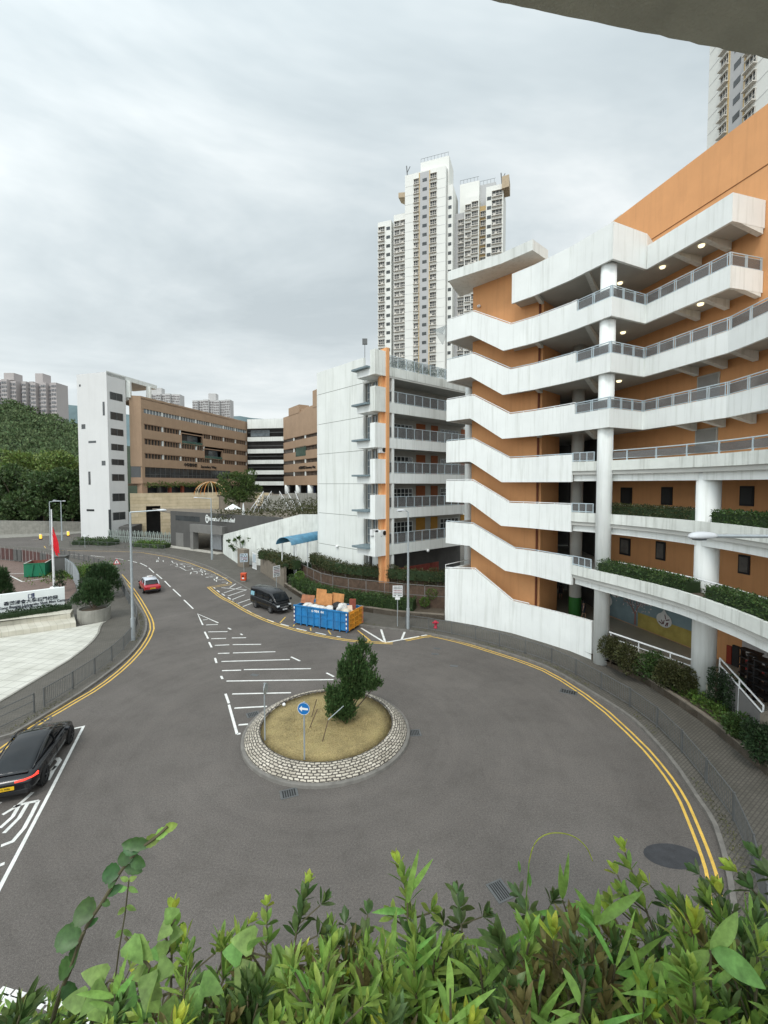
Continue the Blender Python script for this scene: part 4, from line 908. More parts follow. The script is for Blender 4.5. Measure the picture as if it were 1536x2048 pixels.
# grey entrance building
GW = Wall(UX(341, 83.2, 5), UX(563, 66.5, 5)); GB = thing('entrance_building', 'dark grey single storey entrance building with white lettering', 'building', (-38, 80, 0))
gry = mat('dark_grey_render', (.085, .082, .078), .85, .12, .4, streak=.3, scol=(.12, .12, .11)); gry2 = mat('mid_grey_frame', (.17, .165, .155), .8, .1, 1)
a, b = GW.s_(391), GW.s_(448); zl = GW.z_(420, 1066); gt_ = 6.85
mb = MB(); GW.box(mb, 0, a, 0, gt_, -.4, 0); GW.box(mb, b, GW.L, 0, gt_, -.4, 0); GW.box(mb, a, b, zl, gt_, -.4, -.002); mb.build('wall', gry, GB)
mb = MB(); mb.prism([GW.pt(.1, -.3)[:2], GW.pt(GW.L, -.3)[:2], (-8, 84), (-38, 96), (-52, 97.5)], gt_ - .6, gt_ - .35); mb.build('roof_deck', M['conc2'], GB)
mb = MB(); zc = GW.z_(420, 1050); GW.box(mb, a - .6, b + .5, zl, zc, -.2, .9); GW.box(mb, a - .6, a + .3, 0, zl, -.2, .85); mb.build('portal', gry2, GB)
mb = MB(); GW.box(mb, a - 1, b + 2, 0, zl, -5, -4.8); mb.build('porch_wall', M['darkwall'], GB)
mb = MB(); GW.box(mb, a + 1.2, a + 4.4, .1, zl - .3, -2.2, -2.0); mb.build('porch_panel', mat('pale_panel', (.45, .46, .47), .7), GB)
mb = MB(); GW.box(mb, b - 3.2, b - 1.8, 0, 3.2, -4.8, -4.7); mb.build('door', M['dark'], GB)
mb = MB(); GW.box(mb, GW.s_(350), GW.s_(398), GW.z_(375, 1042), GW.z_(375, 1032), -.1, .03); mb.build('window', M['win'], GB)
mb = MB(); GW.box(mb, GW.s_(350), GW.s_(365), .3, 2.8, 0, .04); mb.build('door', gry2, GB)
mb = MB(); GW.box(mb, -.5, b, 0, PZ + .1, 0, 1.4); mb.build('door_step', mat('pale_step', (.45, .43, .38), .8), GB)
c = onw(GW.a, GW.b, 443.5, 1039.5); text('International Christian School', .98, M['white'], 'lettering', GB, face_M(v3(c + v3(GW.n) * .05, c.z), v3(GW.d)), .04, sx=.60, bold=1)
c = onw(GW.a, GW.b, 414.6, 1037.5); mb = MB(); tM = face_M(v3(c + v3(GW.n) * .06, c.z), v3(GW.d)); vs = [tM @ Vector((math.cos(i * .3927) * .5, math.sin(i * .3927) * .75, 0)) for i in range(16)] + [tM @ Vector((math.cos(i * .3927) * .34, math.sin(i * .3927) * .55, 0)) for i in range(16)]
mb.add(vs, [(i, (i + 1) % 16, 16 + (i + 1) % 16, 16 + i) for i in range(16)]); mb.add([tM @ Vector(q) for q in ((-.06, -.6, 0), (.06, -.6, 0), (.06, .6, 0), (-.06, .6, 0))], [(0, 1, 2, 3)]); mb.add([tM @ Vector(q) for q in ((-.3, .1, .004), (.3, .1, .004), (.3, .25, .004), (-.3, .25, .004))], [(0, 1, 2, 3)]); mb.build('emblem', M['white'], GB)
# sloping white boundary wall, blue barrel canopy
w0 = [G(446, 1108.5), G(474, 1128)]; w0 += [UX(600, 60, 0), UX(642, 58, 0)]
wt = [HC + ray(446, 1069).z * w0[0].y / ray(446, 1069).y, ZV(1062, w0[1].y), ZV(1029, 60), ZV(1029, 58)]
mb = MB(); mb.strip([(p.x, p.y, 0, z) for p, z in zip(w0, wt)], .3); o = mb.build('boundary_wall', M['stain'], None, label='pale stained concrete wall whose top slopes up towards the white school wing', cat='wall')
bp = thing('barrel_canopy', 'blue curved barrel canopy over a walkway beside the end wall of the white school wing', 'canopy', UX(600, 55, 0))
mb = MB(); p0, p1 = UX(568, 50, 0), UX(646, 57.5, 0); zc = ZV(1090, 50); dr = (p1 - p0).normalized(); nr = Vector((-dr.y, dr.x, 0)); vs = []; n = 10
for p in (p0, p1): vs += [p + nr * (math.cos(math.pi * i / n) * 1.1) + Vector((0, 0, zc + math.sin(math.pi * i / n) * .85)) for i in range(n + 1)]
vs += [v * 1 + Vector((0, 0, .05)) for v in vs]; m_ = n + 1
mb.add(vs, [(i, i + 1, m_ + i + 1, m_ + i) for i in range(n)] + [(2 * m_ + i, 2 * m_ + i + 1, 3 * m_ + i + 1, 3 * m_ + i) for i in range(n)] + [(i, i + 1, 2 * m_ + i + 1, 2 * m_ + i) for i in range(n)]); mb.build('roof_sheet', mat('blue_canopy', (.07, .21, .32), .35, .3, 1.5, spec=.6), bp, smooth=True)
for t in (.12, .4, .75):
    q = p0.lerp(p1, t)
    for s in (-1, 1): b_2 = q + nr * s; mb = MB(); mb.tube([(b_2.x, b_2.y, 0), (b_2.x, b_2.y, zc)], .07); mb.build('post', M['steelw'], bp)
# ---------- tall residential towers ----------
def tall_tower(lab, full=True):
    t = thing('residential_tower', lab, 'tower block', (0, 0, 0), 'tall white residential towers')
    ww = mat('tower_wall_cream', (.74, .74, .70), .9, .04, .05, fine=0); gg = mat('tower_wall_grey', (.45, .45, .45), .9, .05, .05); oc = mat('ochre_strip', (.52, .38, .19), .9, .05, .1); bay = mat('tower_bay_grey', (.36, .36, .35), .8, .3, .5); sill = mat('tower_sill', (.60, .57, .52), .9)
    # local frame: x along the front to the right, y into the building
    blocks = [(0, 13.2, 0, 9, 110.3, ww), (4.6, 13.8, 2, 9, 114.5, ww), (13.2, 15.2, 1.2, 10, 105, ww), (-4.2, -.02, 1.2, 9, 99.5, ww), (-9.6, -4.9, .8, 9, 98, ww), (-5.0, -4.1, 3, 9, 97, gg),
              (15.2, 18.7, 5, 12, 98, gg), (18.5, 23.0, 3, 12, 101, ww), (23.0, 25.2, 4.6, 12, 98.5, oc), (25.2, 30.3, 2.4, 12, 102.5, ww), (16.5, 22.6, 6, 11, 107.5, ww), (22.6, 27.6, 7, 11, 106.5, gg)]
    if not full: blocks = blocks[:2]
    for x0, x1, y0, y1, z1, m_ in blocks: MB().box(((x0 + x1) / 2, (y0 + y1) / 2, z1 / 2), (x1 - x0, y1 - y0, z1)).build('wall', m_, t)
    for pts, z0, z1 in [] if not full else [([(-2.2, 0), (0, .5), (0, 6), (-2.2, 3)], 104, 105.5), ([(29.9, 1.5), (32.0, 1.2), (32.0, 6), (29.9, 6)], 100.5, 104)]:
        MB().prism(pts, z0, z1).build('roof_fin', mat('fin_tan', (.45, .36, .25), .9), t)
    for x0, x1, y, z in [(4.7, 13.6, 2.1, 114.5), (16.6, 22.5, 6, 107.5), (22.7, 27.5, 7, 106.5)]:
        mb = MB(); mb.tube([(x0, y, z + 1.2), (x1, y, z + 1.2)], .05, 4); q = x0
        while q <= x1: mb.tube([(q, y, z), (q, y, z + 1.2)], .04, 4); q += 1.1
        mb.build('roof_railing', M['steel'], t)
    for x, y, z in ((.5, 1, 110.3), (29.8, 3, 102.5)): mb = MB(); mb.tube([(x, y, z), (x - .3, y, z + 3.6)], .18, 5); mb.tube([(x, y, z + 1.6), (x + .9, y, z + 3.2)], .12, 5); mb.build('roof_mast', M['steel'], t)
    # ochre strips and drain lines on the front
    for x in (4.75, 8.1): MB().box((x, -.06, 55), (.28, .12, 110)).build('ochre_strip', oc, t)
    MB().box((6.4, .02, 55), (2.9, .06, 110)).build('recess_strip', gg, t)
    for x, y in ((13.45, 1.1),): MB().box((x, y, 55), (.12, .12, 110)).build('downpipe', M['steel'], t)
    wm, wd = M['win'], mat('tower_glass', (.06, .065, .065), .25, .6, .9)
    colsp = [(3.0, 4.6, 'bay', 0, 107.5), (8.3, 10.3, 'bay', 0, 108), (5.8, 7.2, 'slot', 0, 107.5), (-3.9, -2.2, 'bay', 1.2, 96.5), (-1.9, -.3, 'bay', 1.2, 96.5), (-9.3, -7.2, 'bay', .8, 95.5), (-6.6, -5.3, 'slot', .8, 95.5), (18.8, 20.5, 'bay', 3, 98), (20.8, 22.7, 'bay', 3, 98.5), (23.3, 24.9, 'bay', 4.6, 96), (25.5, 26.7, 'slot', 2.4, 99), (27.0, 29.9, 'bay', 2.4, 100), (16.3, 18.0, 'bay', 5, 95), (13.8, 14.8, 'slot', 1.2, 101)]
    if not full: colsp = colsp[:3]
    rnd = random.Random(2); nwin = 0; rest = MB(); sills = MB()
    proto = {}
    lst = []
    for ci, (x0, x1, ty, y, zt) in enumerate(colsp):
        z = zt
        while z > 4: lst.append((z, ci)); z -= 2.8
    lst.sort(key=lambda q: (-q[0], q[1]))
    for z, ci in lst:
        x0, x1, ty, y, zt = colsp[ci]; wx = x1 - x0
        def wm_(mb, ox, oy, oz):
            if ty == 'slot': mb.box((ox, oy - .02, oz), (wx, .08, 1.0))
            else:
                mb.box((ox, oy - .03, oz), (wx, .06, 1.75))
        def sm_(mb, ox, oy, oz):
            if ty == 'slot': return
            mb.box((ox, oy - .35, oz - 1.05), (wx + .25, .7, .18)); mb.box((ox, oy - .22, oz + .75), (wx + .15, .42, .12))
            for f_ in (-.5, -.12, .22, .5): mb.box((ox + wx * f_, oy - .09, oz), (.1, .1, 1.7))
            mb.box((ox, oy - .09, oz - .1), (wx, .08, .1)); 
            r = rnd.random()
            if r < .6: mb.box((ox + wx * rnd.uniform(-.3, .3), oy - .45, oz - .75), (.7, .45, .45))
        if nwin < 50:
            key = (ci, ); nwin += 1
            if key not in proto:
                a = MB(); wm_(a, 0, 0, 0); me = a.build('window', wd if ty == 'bay' else M['win'], t); 
                if ty == 'bay': a = MB(); sm_(a, 0, 0, 0); s_ = a.build('sill', sill, me)
                me.location = ((x0 + x1) / 2, y, z); proto[key] = me
            else:
                c_ = copy_tree(proto[key], t); c_.location = ((x0 + x1) / 2, y, z)
        else: wm_(rest, (x0 + x1) / 2, y, z); sm_(sills, (x0 + x1) / 2, y, z)
    o = rest.build('windows', wd, t); o['kind'] = 'stuff'; o = sills.build('sills', sill, t); o['kind'] = 'stuff'
    jl = MB(); z = 3
    while z < 108: jl.box((1.4, -.012, z), (2.6, .03, .07)); jl.box((11.8, -.012, z), (2.6, .03, .07)); z += 2.8
    o = jl.build('joint_lines', gg, t); o['kind'] = 'stuff'
    return t
tw = tall_tower('tall white residential tower standing alone beyond the school wing')
tw.location = (6.7, 143, 0); tw.rotation_euler = (0, 0, math.atan2(-4.5, 12.4))
tw2 = tall_tower('x', False); tw2.location = (58.2, 81, 10); tw2.rotation_euler = (0, 0, -math.pi / 2); tw2['label'] = 'white residential tower rising close behind the orange wall at the upper right'
# ---------- far towers ----------
def far_tower(lab, u0, u1, vt, Y, c1, c2, vb=880, steps=5, cap=None, seed=1):
    t = thing('apartment_tower', lab, 'tower block', UX((u0 + u1) / 2, Y, 0), 'far apartment towers'); rd_ = random.Random(seed)
    k_ = Y / FPX; w_ = (u1 - u0) * k_; x0 = UX(u0, Y, 60).x; zt = ZV(vt, Y); zb_ = ZV(vb, Y)
    wl, wn = MB(), MB(); ma = mat('hazed_far_wall', c1, .9, .12, .02); 
    sw_ = w_ / steps
    for i in range(steps):
        dz = rd_.choice([0, 0, 1.5 * k_]); dy = (i % 2) * 3
        wl.box((x0 + sw_ * (i + .5), Y + dy + 6, (zt - dz + zb_) / 2), (sw_ * (.99), 12, zt - dz - zb_))
        z = zt - dz - 2.6
        while z > zb_:
            for f_ in (.18, .5, .82): wn.box((x0 + sw_ * (i + f_ + rd_.uniform(-.04, .04)), Y + dy - .15, z), (sw_ * .2, .5, rd_.choice([1.3, 1.7])))
            z -= 3.0
    if cap: wl.box((x0 + w_ * cap[0], Y + 7, zt + cap[1] * k_ / 2), (w_ * cap[2], 8, cap[1] * k_))
    wl.build('wall', ma, t); o = wn.build('windows', mat('hazed_far_window', c2, .6), t); o['kind'] = 'stuff'
pk, pw = (.46, .42, .41), (.50, .49, .48)  # far towers paled: distance haze is mixed into wall and window colours
far_tower('pinkish hilltop tower cut by the left edge of the picture', -40, 27, 758, 330, pk, (.22, .22, .23), 860, 6, (.8, 14, .3), 1)
far_tower('pinkish hilltop tower with a stepped roof above the dark wooded slope', 30, 62, 761, 335, (.44, .41, .40), (.22, .22, .23), 860, 4, None, 2)
far_tower('pinkish hilltop tower with the tallest roof block, right end of the hilltop row', 63, 114, 765, 325, pk, (.22, .22, .23), 860, 5, (.22, 20, .3), 3)
far_tower('far grey and white tower showing just right of the white lift tower canopy', 294, 361, 787, 520, pw, (.20, .18, .18), 880, 7, (.25, 12, .35), 4)
far_tower('far grey and white tower seen over the middle of the brown roof', 386, 461, 799, 520, pw, (.20, .18, .18), 880, 7, (.5, 13, .2), 5)
# ---------- hill ----------
def hillh(x, y):
    k = (x / y) * FPX + CX   # bearing along the slope
    s = max(0, min(1, (y - 128) / 190)); base = 58 * (s ** .9)
    f = 1.0 - max(0, min(1, (k - 40) / 260)) * .42
    return 1.5 + base * f + 3 * math.sin(x * .05 + y * .03) * s
hb = MB(); nx, ny = 46, 34; vs = []
for j in range(ny + 1):
    for i in range(nx + 1):
        y = 112 + 330 * (j / ny) ** 1.2; x = -1.25 * y + (i / nx) * (1.25 * y - .52 * y - 0); vs.append((x, y, hillh(x, y)))
hb.add(vs, [(j * (nx + 1) + i, j * (nx + 1) + i + 1, (j + 1) * (nx + 1) + i + 1, (j + 1) * (nx + 1) + i) for j in range(ny) for i in range(nx)])
struct(hb, 'hill', mat('hill_soil', (.022, .035, .016), .95, .4, .1), smooth=True)
def ridge(pts, Y, name, m, base=-5):
    mb = MB(); vs = []; n = len(pts)
    for u, v in pts:
        q = UX(u, Y, ZV(v, Y)); vs += [(q.x, Y - 260, base), (q.x, Y, q.z), (q.x, Y + 300, base)]
    mb.add(vs, [(3 * i + a, 3 * i + a + 1, 3 * i + a + 4, 3 * i + a + 3) for i in range(n - 1) for a in (0, 1)]); return struct(mb, name, m)
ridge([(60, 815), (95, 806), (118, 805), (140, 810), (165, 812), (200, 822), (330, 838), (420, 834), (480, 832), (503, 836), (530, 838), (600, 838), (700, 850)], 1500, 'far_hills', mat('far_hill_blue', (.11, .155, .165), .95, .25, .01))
# ---------- foliage tools ----------
def leafcard(mb, p, d, n, L, W, bend=.15):
    p, d = Vector(p), Vector(d).normalized(); s = d.cross(n)
    if s.length < 1e-3: s = Vector((1, 0, 0))
    s.normalize(); n = s.cross(d)
    mb.add([p, p + d * L * .5 + s * W * .5 + n * bend * L * .3, p + d * L - n * bend * L * .3, p + d * L * .5 - s * W * .5 + n * bend * L * .3], [(0, 1, 2), (0, 2, 3)])
def rv(r): 
    while True:
        v = Vector((r.uniform(-1, 1), r.uniform(-1, 1), r.uniform(-1, 1)))
        if .05 < v.length < 1: return v.normalized()
def blob(mb, c, rx, ry, rz, n, L, r, aspect=.5, up=.3, shell=.6, flat=0):
    c = Vector(c)
    for _ in range(n):
        d = rv(r); k = shell + (1 - shell) * r.random() ** .5; k *= 1 + .12 * math.sin(d.x * 7 + c.x) * math.cos(d.z * 6 + c.y)
        p = c + Vector((d.x * rx * k, d.y * ry * k, d.z * rz * k)); o = (d + rv(r) * .8 + Vector((0, 0, up))).normalized(); l = L * r.uniform(.6, 1.3)
        leafcard(mb, p, o, rv(r), l, l * aspect)
def hedge(name, pts, w_, z0, z1, lab, m, cat='hedge', dens=420, L=.11, core=True, wob=.06, group=None, seed=1, at=None):
    r = random.Random(seed); pts = [Vector((p[0], p[1], 0)) for p in pts]; mid = pts[len(pts) // 2]
    t = thing(name, lab, cat, (mid.x, mid.y, z0), group); mb = MB()
    for a, b in zip(pts, pts[1:]):
        Ls = (b - a).length; d = (b - a).normalized(); n_ = Vector((-d.y, d.x, 0)); cnt = int(Ls * (w_ + 2 * (z1 - z0)) * dens / 2)
        for _ in range(cnt):
            s = r.random() * Ls; f = r.random() * (w_ + 2 * (z1 - z0)); h = z1 - z0
            bump = wob * (math.sin(s * 3.1 + a.x) + math.sin(s * 7.7) * .5 + r.uniform(-1, 1))
            if f < w_: o_, z, nn = f - w_ / 2, z1 + bump, Vector((0, 0, 1))
            elif f < w_ + h: o_, z, nn = w_ / 2 + bump, z0 + (f - w_), n_
            else: o_, z, nn = -w_ / 2 - bump, z0 + (f - w_ - h), -n_
            l = L * r.uniform(.6, 1.4); leafcard(mb, a + d * s + n_ * o_ + Vector((0, 0, z)) - nn * r.random() * .08, nn + rv(r) * .9, rv(r), l, l * .55)
    mb.build('foliage', m, t)
    if core: c = MB(); c.strip([(p[0], p[1], z0, z1 - .1) for p in offset([(q.x, q.y) for q in pts], -(w_ / 2 - .08))], w_ - .16); c.build('dark_core', M['leafd'], t)  # solid dark core added inside the leaves to make the hedge dense
    return t
# ---------- planters and beds of the school ----------
def sub(bp, u0, u1, off):
    q = offset([tuple(p) for p in bp], off); out = []
    ks = [(u0 - CX) / FPX, (u1 - CX) / FPX]
    rs = [Vector((p[0], p[1], 0)) for p in q]; rs = resample(rs, .4)
    return [p for p in rs if ks[0] <= p.x / p.y <= ks[1]]
hedge('hedge', sub(BND[2], 1199, 1402, .65), .9, zb[2] + 1.3, zb[2] + 2.0, 'clipped hedge in the upper planter between the two round columns', M['leafo'], seed=3)
hedge('hedge', sub(BND[2], 1436, 1700, .65), .9, zb[2] + 1.3, zb[2] + 2.0, 'clipped hedge in the upper planter right of the near round column', M['leaf'], seed=4)
hedge('hedge', sub(BND[1], 1203, 1398, .65), .95, zb[1] + 1.25, zb[1] + 1.95, 'clipped hedge in the lower planter between the two round columns', M['leaf'], seed=5)
hedge('hedge', sub(BND[1], 1425, 1720, .65), .95, zb[1] + 1.25, zb[1] + 2.0, 'clipped hedge in the lower planter right of the near round column', M['leaf'], seed=6)
# planter kerb wall by the pavement
pw_ = smoothp(GP([(1182, 1309), (1236, 1335), (1290, 1368), (1341, 1401), (1415, 1452), (1489, 1515), (1536, 1553), (1590, 1610), (1660, 1700)], PZ), 1)
mb = MB(); mb.strip([(p.x, p.y, 0, PZ + .45) for p in pw_], .2); mb.build('planter_wall', M['conc2'], None, label='low brown concrete kerb wall round the shrub bed by the right pavement', cat='low wall')
bed = [tuple(p[:2]) for p in pw_] + [(16, 9), (19.5, 13), (16.9, 21.8), (14.6, 28), (13.7, 29.6)]
mb = MB(); mb.prism(bed, .05, PZ + .38); struct(mb, 'planting_bed', M['soil'])
def bush(name, c, rx, ry, rz, lab, m, n=2500, L=.12, cat='shrub', group=None, seed=1, stem=True, **k):
    t = thing(name, lab, cat, (c[0], c[1], c[2] - rz * .8), group); r = random.Random(seed); mb = MB()
    sub_n = k.get('lumps', 5)
    for i in range(sub_n):
        d = rv(r); q = Vector(c) + Vector((d.x * rx * .45, d.y * ry * .45, d.z * rz * .35)); f = r.uniform(.55, .75)
        blob(mb, q, rx * f, ry * f, rz * f, n // sub_n, L, r, k.get('aspect', .55), .35)
    mb.build('foliage', m, t)
    if stem: s = MB(); s.tube([(c[0], c[1], c[2] - rz), (c[0], c[1], c[2])], .05, 6); s.build('stem', M['bark'], t)
    return t
rb = random.Random(11)
for i, (u, v, rx, rz, m, lab) in enumerate([
    (1222, 1300, .75, .95, M['leafo'], 'dark reddish-green shrub against the round column at the far end of the bed'),
    (1262, 1318, .85, 1.0, M['leafo'], 'tall olive shrub under the painted mural, second from the far column'),
    (1305, 1332, .85, .95, M['leaf'], 'olive-green shrub in the middle of the tall row under the mural'),
    (1342, 1352, .8, .9, M['leafo'], 'brownish-green shrub in the tall row, fourth from the far column'),
    (1376, 1366, .7, .8, M['leafo'], 'brownish shrub beside the near round column'),
    (1478, 1452, .6, .6, M['leaf'], 'bushy green shrub below the bent ramp railing at the right edge'),
    (1520, 1478, .6, 1.1, M['leafd'], 'dark upright shrub cut by the right edge of the picture')]):
    z = .5 + rz * .9; p = G(u, v, z); bush('shrub', (p.x, p.y, z), rx, rx, rz, lab, m, 2600, .12, seed=20 + i)
low = resample([Vector((p.x, p.y, 0)) for p in pw_], .5); lo_ = offset([(p.x, p.y) for p in low], .62)
mb = MB(); r = random.Random(5)
for i, (x, y) in enumerate(lo_):
    if y < 9 or y > 27.5: continue
    for s_ in (0, .55): blob(mb, (x + r.uniform(-.15, .15) + s_ * .8, y + s_ * .4, .62 + r.uniform(0, .15)), .38, .38, .3, 170, .12, r, .6, .5)
tag(mb.build('ground_cover', M['leafl'], None), 'light green leafy ground cover along the low kerb wall of the right bed', 'ground cover', kind='stuff')
for i, (u, v, Yy, h) in enumerate([(1432, 1405, 21.9, 1.9), (1467, 1428, 20.9, 2.0)]):
    p = UX(u, Yy, 1.0); r = random.Random(40 + i); t = thing('topiary', ['clipped dark column shrub just right of the near round column', 'clipped dark column shrub with pale leaf tips in front of the ramp railing'][i], 'shrub', (p.x, p.y, .5), 'clipped column shrubs')
    mb = MB(); 
    for zq in range(6): blob(mb, (p.x, p.y, .7 + h * zq / 6), .36, .36, .3, 420, .09, r, .6, .2, .75)
    mb.build('foliage', M['leafd'], t); s = MB(); s.tube([(p.x, p.y, .4), (p.x, p.y, .5 + h * .8)], .06); s.build('stem', M['bark'], t)
# ramp railing at the lower right
mb = MB(); ra, rb2 = UX(1440, 22.4, 2.9), UX(1527, 18.2, 2.55)
rt = thing('ramp_railing', 'white bent tube railing with grey panel beside the ramp behind the clipped columns', 'railing', (ra.x, ra.y, .5))
for dz in (0, -.35): MB().tube([ra + Vector((0, 0, dz)), rb2 + Vector((0, 0, dz))], .04).build('rail', M['steelw'], rt)
for f in (0, .5, 1): q = ra.lerp(rb2, f); MB().tube([(q.x, q.y, .5), q], .035).build('post', M['steelw'], rt)
mb = MB(); mb.beam(ra.lerp(rb2, .5) - (rb2 - ra) * .49 + Vector((0, 0, -1.15)), ra.lerp(rb2, .5) + (rb2 - ra) * .49 + Vector((0, 0, -1.15)), .05, 1.4); mb.build('panel', mat('ramp_panel', (.16, .155, .15), .7, .15, 1), rt)
mb = MB(); q = UX(1545, 17.8, 1.3); mb.box((q.x, q.y, 1.2), (.9, .5, 2.4), .4); mb.build('gate_pier', M['conc2'], None, label='brown concrete pier at the end of the white ramp railing', cat='pier')
# long handrail between columns above the shrubs, and mural
a, b = Vector((14.7, 28.0, 2.35)), Vector((17.2, 22.9, 2.35)); mb = MB(); mb.tube([a, b], .05); mb.tube([a - Vector((0, 0, .35)), b - Vector((0, 0, .35))], .025)
for f in (.02, .35, .68, .98): q = a.lerp(b, f); mb.tube([(q.x, q.y, 1.3), q], .03)
mb.build('handrail', M['steelw'], SB)
# mural: sky, field, blossom tree, pale bubbles (generic)
mz0, mz1 = 1.4, 4.3
def muq(mb, s0, s1, z0, z1, out): 
    a = orangeO + oe * s0; b = orangeO + oe * s1; n_ = Vector((-.97, -.24)) * out
    mb.add([(a.x + n_.x, a.y + n_.y, z0), (b.x + n_.x, b.y + n_.y, z0), (b.x + n_.x, b.y + n_.y, z1), (a.x + n_.x, a.y + n_.y, z1)], [(0, 1, 2, 3)])
def sof(u): return (onor(u, 1250).to_2d() - orangeO).dot(oe)
s0, s1 = sof(1206), sof(1388); mu = MB(); mu.beam(v3(orangeO + oe * s0 + Vector((-.03, 0)), 2.85), v3(orangeO + oe * s1 + Vector((-.03, 0)), 2.85), .03, 2.9); mu_o = mu.build('mural', mat('mural_sky', (.20, .27, .29), .8, .25, .6), SB)
mu = MB(); muq(mu, s0 + (s1 - s0) * .45, s1, 1.42, 2.5, .075); mu.build('mural_field', mat('mural_field', (.38, .30, .08), .8, .35, .8), mu_o)
tr = MB(); c0 = orangeO + oe * (s0 + (s1 - s0) * .42); n_ = Vector((-.97, -.24)) * .09; r = random.Random(2)
def mbr(p, ang, L, w_, dep):
    q = (p[0] + math.cos(ang) * L, p[1] + math.sin(ang) * L); d = (-math.sin(ang) * w_, math.cos(ang) * w_)
    W3 = lambda a: (c0.x + oe.x * a[0] + n_.x, c0.y + oe.y * a[0] + n_.y, a[1]); tr.add([W3((p[0] + d[0], p[1] + d[1])), W3((p[0] - d[0], p[1] - d[1])), W3((q[0] - d[0] * .6, q[1] - d[1] * .6)), W3((q[0] + d[0] * .6, q[1] + d[1] * .6))], [(0, 1, 2, 3)])
    if dep: 
        for k in (-.5, .45): mbr(q, ang + k + r.uniform(-.2, .2), L * .72, w_ * .6, dep - 1)
mbr((0, 1.5), 1.57, .8, .1, 4); tr.build('mural_tree', mat('mural_tree', (.30, .15, .13), .8), mu_o)
fl = MB(); bu = MB()
W3 = lambda a, o_=.1: Vector((c0.x + oe.x * a[0] - .97 * o_, c0.y + oe.y * a[0] - .24 * o_, a[1]))
for _ in range(90):
    p = (r.gauss(0, .9), 3.2 + r.gauss(0, .4)); 
    if p[1] > 4.2: continue
    fl.add([W3((p[0] + math.cos(k * 1.57) * .05, p[1] + math.sin(k * 1.57) * .05), .1) for k in range(4)], [(0, 1, 2, 3)])
fl.build('mural_blossom', mat('mural_blossom', (.60, .50, .50), .8), mu_o)
for cx_, cz_, rr_ in [(-2.9, 2.6, .62), (-2.0, 3.5, .55), (2.5, 2.6, .62)]:
    bu.add([W3((cx_ + math.cos(k * .3927) * rr_, cz_ + math.sin(k * .3927) * rr_ * .8 + (0.25 if k == 4 else 0)), .11) for k in range(16)], [tuple(range(16))])
bu.build('mural_bubble', mat('mural_white', (.62, .62, .60), .8), mu_o)
ch = MB()
for cx_, cz_ in [(-2.9, 2.6), (-2.0, 3.5), (2.5, 2.6)]:
    for _ in range(7):
        p = (cx_ + r.uniform(-.3, .3), cz_ + r.uniform(-.3, .3)); an = r.uniform(0, 3.1); l, w_ = .16, .035
        ch.add([W3((p[0] + math.cos(an) * l * a + -math.sin(an) * w_ * b, p[1] + math.sin(an) * l * a + math.cos(an) * w_ * b), .12) for a, b in ((-1, -1), (1, -1), (1, 1), (-1, 1))], [(0, 1, 2, 3)])
ch.build('mural_stroke', mat('mural_stroke', (.10, .02, .02), .8), mu_o)
# ground floor contents at the right: doors, stacked benches, poster; green based pillar and figures in the hall
wallbox(1452, 1462, 1290, 1400, mat('red_frame', (.30, .04, .02), .6), 'door_frame', .1); wallbox(1464, 1476, 1290, 1400, M['dark'], 'door', .12)
wallbox(1484, 1536, 1258, 1330, mat('poster_white', (.50, .48, .47), .7, .1, 1), 'poster', .05); wallbox(1484, 1536, 1325, 1350, mat('poster_red', (.38, .04, .04), .7, .2, 2), 'poster', .06)
mb = MB(); mb.lathe([(.47, 1.35), (.47, 2.7)], (11.6, 38.5, 0), 24); mb.build('green_pillar_base', mat('green_paint', (.03, .22, .03), .6, .1, 2), SB)
mb = MB(); mb.lathe([(.47, 1.35), (.47, 3.0)], (15.3, 34.5, 0), 24); mb.build('green_pillar_base', mat('green_paint_dark', (.02, .12, .02), .6, .1, 2), SB)
for i, (u, v, Yy) in enumerate([(1515, 1345, 19.0), (1500, 1335, 19.8), (1528, 1352, 18.4)]):
    q = UX(u, Yy + 2.2, 1.4); b = thing('bench_stack', ['middle stack of black benches behind the ramp railing', 'left stack of black benches behind the ramp railing', 'right stack of black benches behind the ramp railing, cut by the picture edge'][i], 'bench', (q.x, q.y, 1.35), 'stacked black benches')
    for k in range(5):
        mb = MB(); mb.box((q.x, q.y, 1.75 + k * .42), (.95, .4, .06), wallrz); 
        for s in (-.4, .4): mb.box((q.x + oe.x * s, q.y + oe.y * s, 1.56 + k * .42), (.05, .3, .36), wallrz)
        mb.build('bench', M['black'], b)
# ---------- pedestrian railings ----------
def inrange(pts, f): return [p for p in pts if f(p)]
def ped(name, pts, lab, h=1.02, bars=True, col=None, z0=PZ, rails=(.0, .88), step=2.0, bgap=.13, top=True):
    pts = [Vector((p[0], p[1], 0)) for p in pts]; rs = resample(pts, step); t = thing(name, lab, 'railing', (rs[0].x, rs[0].y, z0)); m = col or M['steel']
    for p in rs: mb = MB(); mb.box((p.x, p.y, z0 + (h + .04) / 2), (.055, .055, h + .04)); mb.build('post', m, t)
    for a, b in zip(rs, rs[1:]):
        d = (b - a).normalized(); a2, b2 = a + d * .05, b - d * .05; mb = MB()
        mb.tube([(a2.x, a2.y, z0 + h), (b2.x, b2.y, z0 + h)], .022, 6); mb.tube([(a2.x, a2.y, z0 + .12), (b2.x, b2.y, z0 + .12)], .018, 6)
        if bars:
            n = int((b2 - a2).length / bgap)
            for i in range(n + 1): q = a2.lerp(b2, (i + .5) / (n + 1)); mb.box((q.x, q.y, z0 + h / 2 + .06), (.016, .016, h - .14))
        else:
            mb.tube([(a2.x, a2.y, z0 + h * .62), (b2.x, b2.y, z0 + h * .62)], .018, 6)
        mb.build('panel', m, t)
    return t
